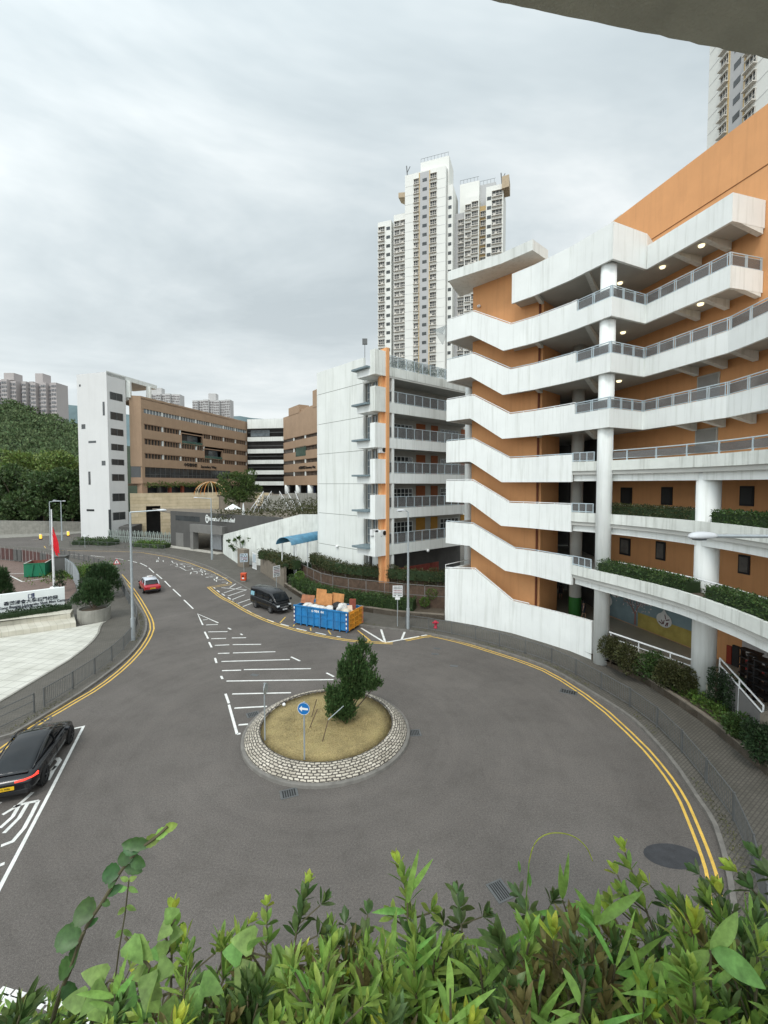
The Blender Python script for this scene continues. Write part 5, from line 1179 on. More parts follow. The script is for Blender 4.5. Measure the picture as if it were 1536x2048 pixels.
KEo = [Vector((p[0], p[1], 0)) for p in offset([(p.x, p.y) for p in KE], .75)]; KWo = resample([Vector((p[0], p[1], 0)) for p in offset([(p.x, p.y) for p in KW], .75)], .6)
x0 = G(782, 1258).x
ped('pedestrian_railing', [p for p in KEo if p.x > x0 and p.y > 9.5], 'long grey barred railing curving along the right pavement round the turning circle', h=1.0)
ped('pedestrian_railing', [p for p in KWo if 22.5 < p.y < 56 and p.x > -40], 'grey barred railing along the left pavement behind the double yellow lines', h=1.0)
ped('pedestrian_railing', [p for p in KWo if p.y < 22.5 and p.x > -27], 'grey three-bar railing beside the parked black car', h=1.0, bars=False)
ped('pedestrian_railing', [p for p in KWo if p.y > 57 and p.x > -58], 'far grey railing along the inside of the bend behind the pine shrubs', h=1.0, bgap=.25)
ped('pedestrian_railing', [Vector((p[0], p[1], 0)) for p in GP([(140, 1093), (203, 1094.5), (262, 1097), (330, 1102)], PZ)], 'far thin railing on the pavement below the white lift tower', h=1.0, bgap=.3)
# ---------- north side walls, hedges, fences ----------
wb = smoothp(GP([(568, 1174), (590, 1189), (613, 1203), (660, 1214), (728, 1223.5), (803, 1234), (889, 1240.5)], PZ), 1)
mb = MB(); mb.strip([(p.x, p.y, 0, PZ + .5) for p in wb], .25); mb.build('planter_wall', M['conc2'], None, label='low brown concrete retaining wall behind the blue skip', cat='low wall')
mb = MB(); mb.prism([tuple(p[:2]) for p in wb] + offset([(p.x, p.y) for p in wb], 6)[::-1], 0, .55); struct(mb, 'planting_bed', M['soil'])
hedge('hedge', [Vector((*q, 0)) for q in offset([(p.x, p.y) for p in wb], .95)][1:-2], 1.2, .5, 1.55, 'glossy dark green hedge on the low wall behind the blue skip', M['leaf'], dens=360, L=.14, wob=.12, seed=8)
def boards(name, pts, z0, z1, lab, m, rails, postm, group=None, gap=.02, bw=.12, cat='fence'):
    rs = resample([Vector((p[0], p[1], 0)) for p in pts], 2.0); t = thing(name, lab, cat, (rs[0].x, rs[0].y, z0), group)
    for p in rs: mb = MB(); mb.box((p.x, p.y, (z0 + z1) / 2), (.08, .08, z1 - z0)); mb.build('post', postm, t)
    for a, b in zip(rs, rs[1:]):
        d = (b - a).normalized(); L = (b - a).length; mb = MB(); s = .06; an = math.atan2(d.y, d.x)
        while s < L - .1: q = a + d * (s + bw / 2); mb.box((q.x, q.y, (z0 + z1) / 2), (bw - gap, .03, z1 - z0 - .1), an); s += bw
        mb.build('board_panel', m, t); rl = MB()
        for z in rails: rl.beam(v3(a + d * .05, z), v3(b - d * .05, z), .07, .06)
        rl.build('rail', postm, t)
    return t
fa = offset([(p.x, p.y) for p in wb], 2.1); fb = offset([(p.x, p.y) for p in wb], 3.4)
gre = mat('weathered_rail', (.16, .15, .14), .8, .2, 2)
boards('wooden_fence', fa, .5, 2.55, 'dark boarded fence with grey rails behind the glossy hedge', M['wood'], (2.6, 1.65), gre)
boards('wooden_fence', fb, .5, 3.5, 'taller dark boarded fence overgrown with ivy in front of the white school wing', M['wood'], (3.5,), gre)
hedge('ivy', [Vector((*q, 0)) for q in fb], .7, 2.75, 3.75, 'thick hanging ivy along the top of the taller boarded fence', M['leafo'], 'ivy', dens=260, L=.15, core=True, wob=.16, seed=9)
mb = MB(); r = random.Random(3)
# concrete wall with ivy up the slope, gate piers
w2 = GP([(521, 1143.5), (545, 1159), (568, 1174)], PZ); mb = MB(); mb.strip([(p.x, p.y, 0, 2.5) for p in w2], .3); mb.build('garden_wall', M['conc2'], None, label='brown concrete wall with ivy on top between the gate pier and the boarded fence', cat='wall')
hedge('ivy', [Vector((*q, 0)) for q in offset([(p.x, p.y) for p in w2], .3)], .8, 2.35, 2.85, 'ivy along the top of the brown garden wall', M['leafo'], 'ivy', dens=240, L=.16, wob=.12, seed=12)
hedge('hedge', [UX(521, 57, 0), UX(545, 56, 0), UX(575, 52, 0), UX(596, 49.5, 0)], .9, 2.2, 3.3, 'second ivy-covered hedge above the garden wall, left of the blue canopy', M['leafo'], dens=180, L=.17, wob=.14, seed=13)
hedge('hedge', [UX(560, 55.2, 0), UX(637, 53.2, 0)], .8, .3, 2.2, 'dark hedge below the blue barrel canopy', M['leafd'], dens=160, L=.16, seed=14)
pr = G(487, 1133, PZ); mb = MB(); mb.box((pr.x, pr.y, 1.35), (1.7, .9, 2.7), -.7); mb.build('gate_pier', M['conc2'], None, label='dark brown gate pier behind the red litter bin', cat='pier', bevel=.05)
gq = G(509, 1139, PZ); gtt = thing('gate', 'white barred gate beside the brown gate pier', 'gate', gq); mb = MB()
for i in range(8): mb.box((gq.x + i * .12 - .4, gq.y - i * .16 + .5, 1.3), (.05, .05, 2.2))
mb.build('bars', M['steelw'], gtt); mb = MB()
for z in (.3, 1.3, 2.4): mb.beam((gq.x - .45, gq.y + .55, z), (gq.x + .5, gq.y - .7, z), .06, .12)
mb.build('frame', M['steelw'], gtt); mb = MB(); mb.beam((gq.x - .3, gq.y + .3, 1.7), (gq.x + .3, gq.y - .5, 1.7), .05, 1.1); mb.build('notice', mat('pale_blue_notice', (.45, .52, .56), .5), gtt)
for i, (u, v, Yy, rr_, lab) in enumerate([(864, 1186, 40.0, .55, 'larger of two round clipped shrubs at the right end of the boarded fence'), (849, 1204, 39.6, .45, 'smaller of two round clipped shrubs at the right end of the boarded fence'), (599, 1151, 46.8, .5, 'round clipped shrub at the left end of the boarded fence')]):
    p = UX(u, Yy, ZV(v, Yy)); t = thing('ball_topiary', lab, 'shrub', (p.x, p.y, .5), 'round clipped shrubs'); mb = MB(); blob(mb, p, rr_, rr_, rr_ * .9, 1300, .09, random.Random(i), .6, .2, .85); mb.build('foliage', M['leafl'], t)
    s = MB(); s.tube([(p.x, p.y, .5), p], .04); s.build('stem', M['bark'], t)
# hedges by the lift tower and the white lattice fence
hedge('hedge', [G(152, 1088.5, .13), G(190, 1088, .13), G(228, 1090, .13)], 2.6, .13, 1.0, 'low wide hedge at the foot of the white lift tower', M['leaf'], dens=60, L=.3, wob=.25, seed=15)
hedge('hedge', [G(270, 1092, .13), G(300, 1094, .13), G(334, 1096, .13)], 2.0, .13, .9, 'low wide hedge in front of the lattice fence', M['leafl'], dens=60, L=.3, wob=.2, seed=16)
lt = thing('lattice_fence', 'white zigzag lattice fence between the lift tower and the grey entrance building', 'fence', G(280, 1086, .13)); la, lb = G(216, 1083, .13), G(343, 1091, .13); nn = 17
for i in range(nn):
    a, b = la.lerp(lb, i / nn), la.lerp(lb, (i + 1) / nn); mb = MB(); c_ = (a + b) / 2
    mb.tube([a, c_ + Vector((0, 0, 2.6))], .07, 5); mb.tube([b, c_ + Vector((0, 0, 2.6))], .07, 5); mb.tube([a.lerp(b, .1) + Vector((0, 0, 2.4)), c_ + Vector((0, 0, .1))], .05, 5); mb.tube([b.lerp(a, .1) + Vector((0, 0, 2.4)), c_ + Vector((0, 0, .1))], .05, 5); mb.build('lattice_panel', mat('pale_green_white', (.30, .34, .31), .6) if i == 0 else lt.children[0].data.materials[0], lt)
mb = MB(); mb.tube([la + Vector((0, 0, 1.2)), lb + Vector((0, 0, 1.2))], .06, 5); mb.build('rail', lt.children[0].data.materials[0], lt)
# far retaining wall
rw = [UX(-60, 101, 0), UX(0, 102, 0), UX(90, 105, 0), UX(172, 110, 0)]; mb = MB(); mb.strip([(p.x, p.y, 0, z) for p, z in zip(rw, (3.6, 3.4, 3.0, 2.4))], .5); mb.build('retaining_wall', M['conc'], None, label='long pale concrete retaining wall under the wooded hill', cat='wall')
mb = MB(); mb.prism([G(238, 1082)[:2], G(262, 1083)[:2], (-55.2, 99), (-58, 98.5)], 0, 3.0); mb.build('guard_hut', gry, None, label='small dark hut between the lift tower and the beige stone wall', cat='hut')
# ---------- left forecourt, sign wall, steps, plaza ----------
pl = GP([(210, 1243), (199, 1250), (193, 1273), (152, 1311), (76, 1357), (0, 1402.5), (-120, 1470)], PZ); pl = smoothp(pl, 1)
mb = MB(); mb.prism([tuple(p[:2]) for p in pl] + [(-45, 22), (-42, 30), tuple(G(0, 1276, PZ)[:2]), tuple(G(152, 1254, PZ)[:2])], .0, PZ + .012); struct(mb, 'plaza', M['tile'])
mb = MB(); mb.strip([(p.x, p.y, 0, PZ + .05) for p in pl], .14); struct(mb, 'plaza_kerb', M['conc'])
fc = GP([(152, 1182), (150, 1165), (132, 1145), (110, 1140), (85, 1133), (45, 1124), (0, 1119), (-100, 1112)], PZ)
mb = MB(); mb.prism([tuple(p[:2]) for p in fc] + [(-70, 38), tuple(G(-20, 1215, PZ)[:2]), tuple(G(135, 1200, PZ)[:2])], 0, PZ + .012); struct(mb, 'forecourt', M['redpave'])
mb = MB(); S1 = lambda x, y: (x / 5.908, 1040 + y / 5.908)
ribbon(mb, GP([S1(80, 640), S1(262, 730), S1(620, 680), S1(530, 640), S1(250, 632), S1(80, 640)], PZ), .16, PZ + .02); tag(mb.build('white_road_marking', M['paint']), kind='structure')
su, sv = UX(131, 39.0, 0), UX(-75, 34.7, 0); SW = Wall(sv, su)
sn_ = thing('sign_wall', 'long white campus name wall with dark lettering beside the steps', 'sign', ((su.x + sv.x) / 2, (su.y + sv.y) / 2, 0))
mb = MB(); SW.box(mb, 0, SW.L, .2, 2.68, -.35, 0); mb.build('panel', mat('sign_white', (.80, .83, .82), .6, .03, 1), sn_)
dk = mat('sign_ink', (.03, .035, .05), .5)
def swp(u, v, out=.02): p = onw(SW.a, SW.b, u, v); return Vector((p.x + SW.n.x * out, p.y + SW.n.y * out, p.z))
text('香港浸會大學石門校園', .36, dk, 'lettering', sn_, face_M(swp(63, 1201.2), v3(SW.d)), .015, sx=1.02, bold=1)
text('Hong Kong Baptist University Shek Mun Campus', .30, dk, 'lettering', sn_, face_M(swp(60.5, 1209), v3(SW.d)), .015, sx=.93, bold=1)
text('香港浸會大學', .2, dk, 'lettering', sn_, face_M(swp(48, 1214.3), v3(SW.d)), .015); text('International Campus', .16, dk, 'lettering', sn_, face_M(swp(80, 1211.6), v3(SW.d)), .015)
c = swp(62.5, 1191.5); mb = MB(); d3 = v3(SW.d); U = Vector((0, 0, 1))
def em(x0, x1, z0, z1, o_=0): mb.add([c + d3 * x0 + U * z0 + v3(SW.n) * o_, c + d3 * x1 + U * z0 + v3(SW.n) * o_, c + d3 * x1 + U * z1 + v3(SW.n) * o_, c + d3 * x0 + U * z1 + v3(SW.n) * o_], [(0, 1, 2, 3)])
em(-.22, -.17, -.2, .12); em(-.22, .02, .12, .17); em(-.22, .0, -.2, -.15); em(0.0, .05, -.2, .2); em(.07, .22, -.12, .22); em(.05, .26, -.22, -.16); mb.build('emblem', mat('emblem_navy', (.05, .06, .12), .5), sn_)
hedge('hedge', [Vector((SW.pt(.2, 1.0).x, SW.pt(.2, 1.0).y, 0)), Vector((SW.pt(SW.L + .4, 1.0).x, SW.pt(SW.L + .4, 1.0).y, 0))], .9, .5, 1.35, 'dark low hedge in front of the white campus name wall', M['leafd'], dens=330, L=.12, wob=.08, seed=17)
stp = thing('entrance_steps', 'two broad pale stone steps below the hedge of the campus name wall', 'steps', (G(60, 1265).x, G(60, 1265).y, 0))
f0, f1 = G(152, 1254, PZ), G(-80, 1287, PZ); e0, e1 = G(141, 1236, .5), G(-80, 1262, .5)
bk0, bk1 = SW.pt(SW.L + .5, 1.4), SW.pt(-3, 1.4); stone = brickm('pale_step_stone', (.50, .47, .39), (.56, .53, .45), (.33, .31, .26), .6, 3.0, .012, coords='w', offs=0)
mb = MB(); mb.prism([f0[:2], f1[:2], bk1[:2], bk0[:2]], 0, .52); mb.build('step', stone, stp); mb = MB(); mb.prism([e0[:2], e1[:2], bk1[:2], bk0[:2]], .5, .92); mb.build('step', stone, stp)
# fence of the forecourt
ff = resample(GP([(-60, 1114), (0, 1119), (45, 1124), (85, 1131), (107, 1138)], PZ), 1.1); t = thing('forecourt_fence', 'white-posted fence with dark red panels behind the green skip', 'fence', ff[0]); mr = mat('fence_dark_red', (.085, .04, .035), .7, .3, 1); mg = mat('fence_grey_box', (.10, .10, .095), .7)
for i, p in enumerate(ff): mb = MB(); mb.box((p.x, p.y, PZ + 1.05), (.10, .10, 2.1)); mb.build('post', mat('fence_post', (.26, .23, .22), .7) if i == 0 else t.children[0].data.materials[0], t)
for i, (a, b) in enumerate(zip(ff, ff[1:])):
    mb = MB(); d = (b - a).normalized(); mb.beam(a + d * .12 + Vector((0, 0, 1.0)), b - d * .12 + Vector((0, 0, 1.0)), .08 if i % 7 not in (3, 4) else .3, 1.7); mb.build('panel', mr if i % 7 not in (3, 4) else mg, t)
ff = resample(GP([(112, 1143), (133, 1148), (147, 1159), (154, 1172), (158, 1186)], PZ), 1.0); t = thing('forecourt_fence', 'curved grey panel fence between the flagpole and the pine shrubs', 'fence', ff[0])
for p in ff: mb = MB(); mb.box((p.x, p.y, PZ + 1.05), (.13, .13, 2.1)); mb.build('post', M['metal'], t)
for a, b in zip(ff, ff[1:]): mb = MB(); d = (b - a).normalized(); mb.beam(a + d * .1 + Vector((0, 0, 1.0)), b - d * .1 + Vector((0, 0, 1.0)), .06, 1.7); mb.build('panel', mg, t)
gq = G(122, 1146, PZ); mb = MB(); mb.box((gq.x, gq.y, 1.25), (1.5, 1.2, 2.3), .3); mb.box((gq.x, gq.y, 2.43), (1.7, 1.4, .08), .3); mb.build('guard_booth', mg, None, label='dark booth at the right end of the forecourt behind the flagpole', cat='booth')
mb = MB(); r = random.Random(8)
gp_ = GP([(146, 1128), (165, 1130), (176, 1145), (185, 1160), (170, 1160), (160, 1150)], PZ)
for _ in range(2600):
    a_ = [r.random() for _ in gp_]; s_ = sum(a_); q = Vector((0, 0, 0))
    for w__, g_ in zip(a_, gp_): q += g_ * (w__ ** 1 / s_)
    q = gp_[0] * 0 + q + Vector((r.gauss(0, 1.4), r.gauss(0, 2.4), r.uniform(0, .35))); leafcard(mb, q, rv(r) + Vector((0, 0, .8)), rv(r), .3, .14)
tag(mb.build('ground_cover', M['leafl']), 'yellow-green ground cover between the curved panel fence and the far railing', 'ground cover', kind='stuff')
# round planter with pines
pc = G(170, 1248, PZ) + Vector((0, 1.2, 0)); t = thing('round_planter', 'round grey concrete planter at the right end of the steps', 'planter', (pc.x, pc.y, 0)); mb = MB(); mb.lathe([(1.22, 0), (1.25, 1.2), (1.1, 1.2), (1.08, 1.0), (.1, 1.02)], (pc.x, pc.y, 0), 32); mb.build('tub', M['conc'], t, smooth=False); mb = MB(); mb.lathe([(1.05, 1.0), (.1, 1.12)], (pc.x, pc.y, 0), 24); mb.build('earth', M['soil'], t)
def pine(name, lab, c, lumps, n=1500, L=.28, m=None, group=None, seed=1, z0=.1, cat='shrub'):
    """bushy conifer: lumps of upswept needle tufts"""
    r = random.Random(seed); t = thing(name, lab, cat, (c[0], c[1], z0), group); mb = MB(); br = MB()
    for dx, dy, dz, rx, rz in lumps:
        q = Vector((c[0] + dx, c[1] + dy, dz)); br.tube([(c[0], c[1], z0), ((c[0] + q.x) / 2, (c[1] + q.y) / 2, z0 + (q.z - z0) * .6), q], .06, 5, r2=.02)
        for _ in range(int(n * rx * rz)):
            d = rv(r); 
            if d.z < -.55 and r.random() < .7: continue
            k = r.uniform(.45, 1.02); p = q + Vector((d.x * rx * k, d.y * rx * k, d.z * rz * k)); ax = (d * .7 + Vector((0, 0, 1)) + rv(r) * .25).normalized(); l = L * r.uniform(.6, 1.3)
            for _k in range(4): leafcard(mb, p, ax + rv(r) * .38, rv(r), l, l * .17, .05)
    mb.build('foliage', m or M['pine'], t); br.build('trunk', M['bark'], t); return t
pine('pine_shrub', 'dark bushy pine growing in the round grey planter', (pc.x, pc.y), [(-.9, 0, 1.9, .85, .7), (0, 0, 2.3, .95, 1.0), (.85, 0, 1.9, .8, .75), (-.3, 0, 2.9, .6, .8), (.5, .2, 2.7, .7, .8)], 900, seed=2, z0=1.0)
pq = UX(203, 45, 0); pine('pine_shrub', 'larger bushy pine behind the round planter beside the triangular warning sign', (pq.x, pq.y), [(-1.2, 0, 1.4, 1.0, 1.1), (-.1, 0, 2.0, 1.2, 1.3), (1.0, 0, 1.5, 1.0, 1.1), (-.7, 0, 2.7, .7, .9), (.4, 0, 3.0, .7, .8), (1.2, 0, 2.6, .55, .8)], 700, seed=3, z0=.1)
pq = UX(-2, 41.5, 0); pine('pine_shrub', 'bushy pine cut by the left edge above the campus name wall', (pq.x, pq.y), [(-.8, 0, 2.0, .9, 1.0), (.1, 0, 2.4, .9, 1.2), (.6, 0, 1.6, .7, .9), (.4, 0, 3.1, .5, .9)], 800, seed=4, z0=.1)
pq = UX(120, 47.5, 0); pine('potted_conifer', 'small dark layered conifer right of the flagpole foot', (pq.x, pq.y), [(0, 0, .9, .55, .4), (0, 0, 1.6, .45, .35), (0, 0, 2.2, .35, .35)], 1000, .18, M['leafd'], seed=5)
# ---------- street lamps, signs, bin, hydrant ----------
def lamp(lab, base, h, arm, r0=.11, head=.75, col=None, skew=0):
    """base point, height, arm vector (x,y) ending in the lantern"""
    t = thing('street_lamp', lab, 'street lamp', base, 'street lamps'); m = col or M['metal']; b = Vector(base)
    mb = MB(); mb.tube([b, b + Vector((0, 0, 1.7))], r0 * 1.35, 12); mb.build('base', m, t); mb = MB(); mb.tube([b + Vector((0, 0, 1.7)), b + Vector((0, 0, h))], r0, 12, r2=r0 * .6); mb.build('pole', m, t)
    a = Vector((arm[0], arm[1], 0)); tp = b + Vector((0, 0, h)); L = a.length; d = a.normalized()
    if L > head: mb = MB(); mb.tube([tp, tp + d * (L - head) + Vector((0, 0, .12))], r0 * .45, 8); mb.build('arm', m, t)
    hp = tp + d * (L - head) + Vector((0, 0, .12)); s = Vector((-d.y, d.x, 0)); vs = []; n = 7; prof = [(0, .045, .05), (.12, .10, .08), (.35, .15, .11), (.65, .16, .12), (.88, .12, .09), (1, .03, .03)]
    for f, w_, hh in prof:
        c_ = hp + d * head * f
        for k in range(10): an = k / 10 * 6.283; vs.append(c_ + s * math.cos(an) * w_ + Vector((0, 0, math.sin(an) * hh * (1 if math.sin(an) > 0 else .5))))
    mb = MB(); mb.add(vs, [(i * 10 + k, i * 10 + (k + 1) % 10, i * 10 + 10 + (k + 1) % 10, i * 10 + 10 + k) for i in range(5) for k in range(10)] + [tuple(range(10)), tuple(range(50, 60))]); mb.build('lantern', mat('lantern_grey', (.56, .58, .60), .35), t, smooth=True)
    mb = MB(); c_ = hp + d * head * .62 - Vector((0, 0, .065)); mb.lathe([(.02, -.03), (.10, -.01), (.11, .01)], c_, 12, 1.5, 1); mb.build('lens', M['winblue'], t)
    return t
lamp('tall grey street lamp on the left pavement with its arm over the road', G(266.5, 1280, PZ), 9.75, (2.6, .3))
lamp('street lamp before the grey entrance building with its arm to the left', G(424, 1119, PZ), 9.6, (-2.9, .4), .12)
lamp('street lamp with dark foot near the parking notice, short lantern to the left', G(816, 1257.5, PZ), 9.6, (-.95, -.2), .1)
lamp('street lamp beyond the right edge whose lantern reaches over the right pavement', (10.9, 10.9, PZ), 10.55, (-4.0, -1.1), .1, .8)
lamp('far street lamp beyond the flagpole with its arm to the left', G(124, 1081, PZ), 8.3, (-1.7, 0), .12)
lamp('far street lamp just left of the flagpole with its arm to the right', G(101.5, 1089, PZ), 8.4, (3.2, 0), .12)
fp = G(108.3, 1175, PZ); t = thing('flagpole', 'tall white flagpole with a limp red flag in the forecourt', 'flagpole', fp); mb = MB(); mb.tube([fp, fp + Vector((-.05, 0, 9.0))], .13, 12, r2=.06); mb.build('pole', M['steelw'], t); mb = MB(); mb.lathe([(.42, 0), (.4, .08), (.2, .12)], fp, 16); mb.build('base_plate', M['steelw'], t)
fl = MB(); vs = []
for i in range(9):
    z = fp.z + 7.0 - i * .27; 
    for k in range(7): vs.append((fp.x + .08 + k * (.03 + .012 * i) + (.12 if i == 0 and k > 2 else 0) * 0, fp.y - .05 + math.sin(k * 2.1 + i * .4) * .09 * (1 + i * .05), z - k * .09 - (.1 * k if i > 5 else 0)))
fl.add(vs, [(i * 7 + k, i * 7 + k + 1, i * 7 + k + 8, i * 7 + k + 7) for i in range(8) for k in range(6)]); fl.add([(x - .22, y + .06, z - .3) for x, y, z in vs], [(i * 7 + k, i * 7 + k + 1, i * 7 + k + 8, i * 7 + k + 7) for i in range(8) for k in range(6)]); fl.build('flag', mat('flag_red', (.70, .02, .03), .7, .1, 3), t, smooth=True)
def post_sign(name, lab, base, h, w_, hh, rz, face, group='signs on grey posts', lines=0, disc=False, tri=False, cat='sign'):
    t = thing(name, lab, cat, base, group); b = Vector(base); mb = MB(); mb.tube([b, b + Vector((0, 0, h))], .035, 8); mb.build('post', M['metal'], t)
    R_ = Matrix.Rotation(rz, 3, 'Z'); right = R_ @ Vector((1, 0, 0)); out = R_ @ Vector((0, -1, 0)); c = b + Vector((0, 0, h - hh / 2)) + out * .05
    mb = MB()
    if disc: 
        vs = [c + right * math.cos(k * .2618) * w_ / 2 + Vector((0, 0, math.sin(k * .2618) * w_ / 2)) for k in range(24)]; mb.add(vs + [v + out * .02 for v in vs], [tuple(range(24)), tuple(range(24, 48))] + [(k, (k + 1) % 24, 24 + (k + 1) % 24, 24 + k) for k in range(24)])
    elif tri:
        for s_, m_, o_ in ((1, M['red'], 0), (.68, face, .012)):
            q = MB(); cc = c + out * o_; vs = [cc + right * x * w_ * s_ + Vector((0, 0, z * hh * s_ - hh * .0)) for x, z in ((-.5, -.4), (.5, -.4), (0, .5))]; q.add(vs + [v + out * .012 for v in vs], [(0, 1, 2), (3, 4, 5), (0, 1, 4, 3), (1, 2, 5, 4), (2, 0, 3, 5)]); q.build('sign_plate' if s_ == 1 else 'sign_face', m_, t)
        q = MB(); q.box(c + out * .03 - Vector((0, 0, hh * .05)), (.08, .01, .25), rz); q.build('symbol', M['black'], t); return t, c, right, out
    else: mb.box(c, (w_, .03, hh), rz)
    mb.build('sign_plate', face, t)
    if lines:
        r = random.Random(lines); q = MB(); rr_ = MB()
        for i in range(lines):
            z = c.z + hh / 2 - hh * (i + .8) / (lines + .6); n = 6; 
            for k in range(n): 
                if r.random() < .85: (rr_ if i in (2, 3) else q).box(c + right * ((k + .5) / n - .5) * w_ * .86 + out * .018 + Vector((0, 0, z - c.z)), (w_ * .11, .004, hh / lines * .5), rz)
        q.build('lettering', M['black'], t); rr_.build('lettering', mat('dark_maroon', (.20, .03, .05), .5), t)
    return t, c, right, out
b_ = G(795, 1252, PZ); post_sign('parking_notice', 'white lettered parking notice on a post right of the blue skip', b_, ZV(1171, b_.y) - b_.z, .82, .95, .05, M['steelw'], lines=6)
q = MB(); q.box((b_.x, b_.y - .05, ZV(1196.5, b_.y)), (.4, .03, .2)); q.build('small_plate', M['steelw'], [o for o in C.objects if o.name.startswith('parking_notice')][0])
b_ = G(553, 1184, PZ); post_sign('parking_notice', 'narrow-looking white parking notice on a post behind the black van', b_, ZV(1131.6, b_.y) - b_.z, .95, 1.2, .95, M['steelw'], lines=6)
b_ = G(488, 1144, PZ); post_sign('bus_notice', 'pale blue notice board on a post above the red litter bin', b_, ZV(1107, b_.y) - b_.z, 1.0, 1.15, .3, mat('pale_blue_sign', (.50, .58, .64), .5, .1, 2), lines=5)
b_ = G(235, 1166, PZ); post_sign('warning_sign', 'red-bordered triangular warning sign on a post by the left railing', b_, ZV(1117, b_.y) - b_.z, .8, .75, .25, M['steelw'], tri=True)
b_ = G(170, 1095, PZ); post_sign('round_sign', 'small white round sign on a post before the white lift tower', b_, ZV(1068, b_.y) - b_.z, .55, .55, .3, M['steelw'], disc=True)
# island signs
bl = mat('sign_blue', (.012, .15, .42), .4, .04, 2)
b_ = G(609, 1519, .5); h = ZV(1403.5, b_.y) - b_.z; t, c, right, out = post_sign('keep_left_sign', 'blue round sign with a white arrow standing on the traffic island', b_, h, .52, .52, -.12, bl, disc=True, group='round signs on the traffic island')
q = MB(); R3 = lambda x, z: c + right * x + Vector((0, 0, z)) + out * .03
q.add([R3(*p) for p in ((-.19, .0), (-.07, .13), (-.07, .055), (.19, .03), (.19, -.05), (-.07, -.045), (-.07, -.13))], [tuple(range(7))]); q.build('arrow', M['steelw'], t)
q = MB(); vs = [c + right * math.cos(k * .2618) * r_ + Vector((0, 0, math.sin(k * .2618) * r_)) + out * .026 for r_ in (.26, .245) for k in range(24)]; q.add(vs, [(k, (k + 1) % 24, 24 + (k + 1) % 24, 24 + k) for k in range(24)]); q.build('rim', M['steelw'], t)
b_ = G(530, 1480, .5); h = ZV(1366, b_.y) - b_.z; post_sign('keep_left_sign', 'grey-backed round sign seen edge-on at the left side of the traffic island', b_, h, .5, .5, 1.45, M['metal'], disc=True, group='round signs on the traffic island')
for i, (a, b, l) in enumerate([((633.3, 1398.6), (623, 1434.5), 'short dark stake leaning left of the conifer, farther one'), ((634.7, 1418), (619, 1456.5), 'short dark stake leaning left of the conifer, nearer one'), ((656, 1441.5), (645, 1483), 'dark stake in front of the conifer')]):
    b3 = G(b[0], b[1], .56); a3 = AY(a[0], a[1], b3.y + .25); mb = MB(); mb.tube([b3, a3], .022, 6); tag(mb.build('support_stake', M['wood'], None), l, 'stake', 'tree stakes on the traffic island')
b3 = G(645, 1483, .56); a3 = AY(656, 1441.5, b3.y + .25); mb = MB(); mb.tube([a3 + Vector((0, .03, .03)), AY(687, 1412, b3.y + .9)], .02, 6); tag(mb.build('support_stake', M['metal'], None), 'thin grey brace running from the front stake up into the conifer', 'stake', 'tree stakes on the traffic island')
q = G(568, 1411.5, .55); mb = MB(); mb.lathe([(.02, -.02), (.08, .02), (.09, .08), (.05, .14), (.01, .15)], q, 14); tag(mb.build('white_ball', M['steelw'], None, smooth=True), 'small white ball lying on the dry grass of the island', 'ball')
# litter bin, hydrant, bollards
b_ = G(487.5, 1163, PZ); t = thing('litter_bin', 'orange-red litter bin on the pavement before the gate pier', 'litter bin', b_); ro = mat('bin_red', (.60, .085, .03), .5, .1, 3); mb = MB(); mb.box(b_ + Vector((0, 0, .55)), (.62, .5, .8)); mb.build('body', ro, t, bevel=.05); mb = MB(); mb.box(b_ + Vector((0, 0, 1.0)), (.68, .56, .1)); mb.build('lid', ro, t, bevel=.02); mb = MB(); mb.box(b_ + Vector((0, -.26, .72)), (.3, .03, .16)); mb.build('opening', M['black'], t); mb = MB(); mb.box(b_ + Vector((0, -.26, .45)), (.26, .02, .16)); mb.build('notice', M['steelw'], t); mb = MB(); mb.box(b_ + Vector((0, 0, .06)), (.5, .4, .12)); mb.build('plinth', M['conc'], t)
b_ = G(871, 1256, PZ); t = thing('fire_hydrant', 'short red fire hydrant behind the railing left of the white stair wall', 'fire hydrant', b_); rd_ = mat('hydrant_red', (.50, .015, .05), .5, .1, 3); mb = MB(); mb.lathe([(.16, 0), (.16, .06), (.11, .08), (.11, .4), (.16, .42), (.17, .5), (.1, .6), (.02, .62)], b_, 16); mb.build('barrel', rd_, t, smooth=True)
for s in (-1, 1): mb = MB(); mb.tube([b_ + Vector((0, 0, .45)), b_ + Vector((s * .26, -.05, .45))], .07, 10); mb.build('outlet', rd_, t)
ym = mat('bollard_lit', (.95, .55, .08), .5, .05, 1, emit=.9)
for u, v, l in [(81.5, 1079, 'glowing yellow traffic bollard on the far crossing road, left one'), (136.5, 1072.5, 'glowing yellow traffic bollard on the far crossing road, right one')]:
    b_ = G(u, v, 0); t = thing('traffic_bollard', l, 'bollard', b_, 'lit yellow bollards'); mb = MB(); mb.box(b_ + Vector((0, 0, .65)), (.42, .3, .9)); mb.build('lit_shell', ym, t, bevel=.05); mb = MB(); mb.box(b_ + Vector((0, 0, .1)), (.5, .4, .2)); mb.build('base', M['black'], t); mb = MB(); mb.box(b_ + Vector((0, 0, 1.15)), (.44, .32, .1)); mb.build('cap', M['steelw'], t)
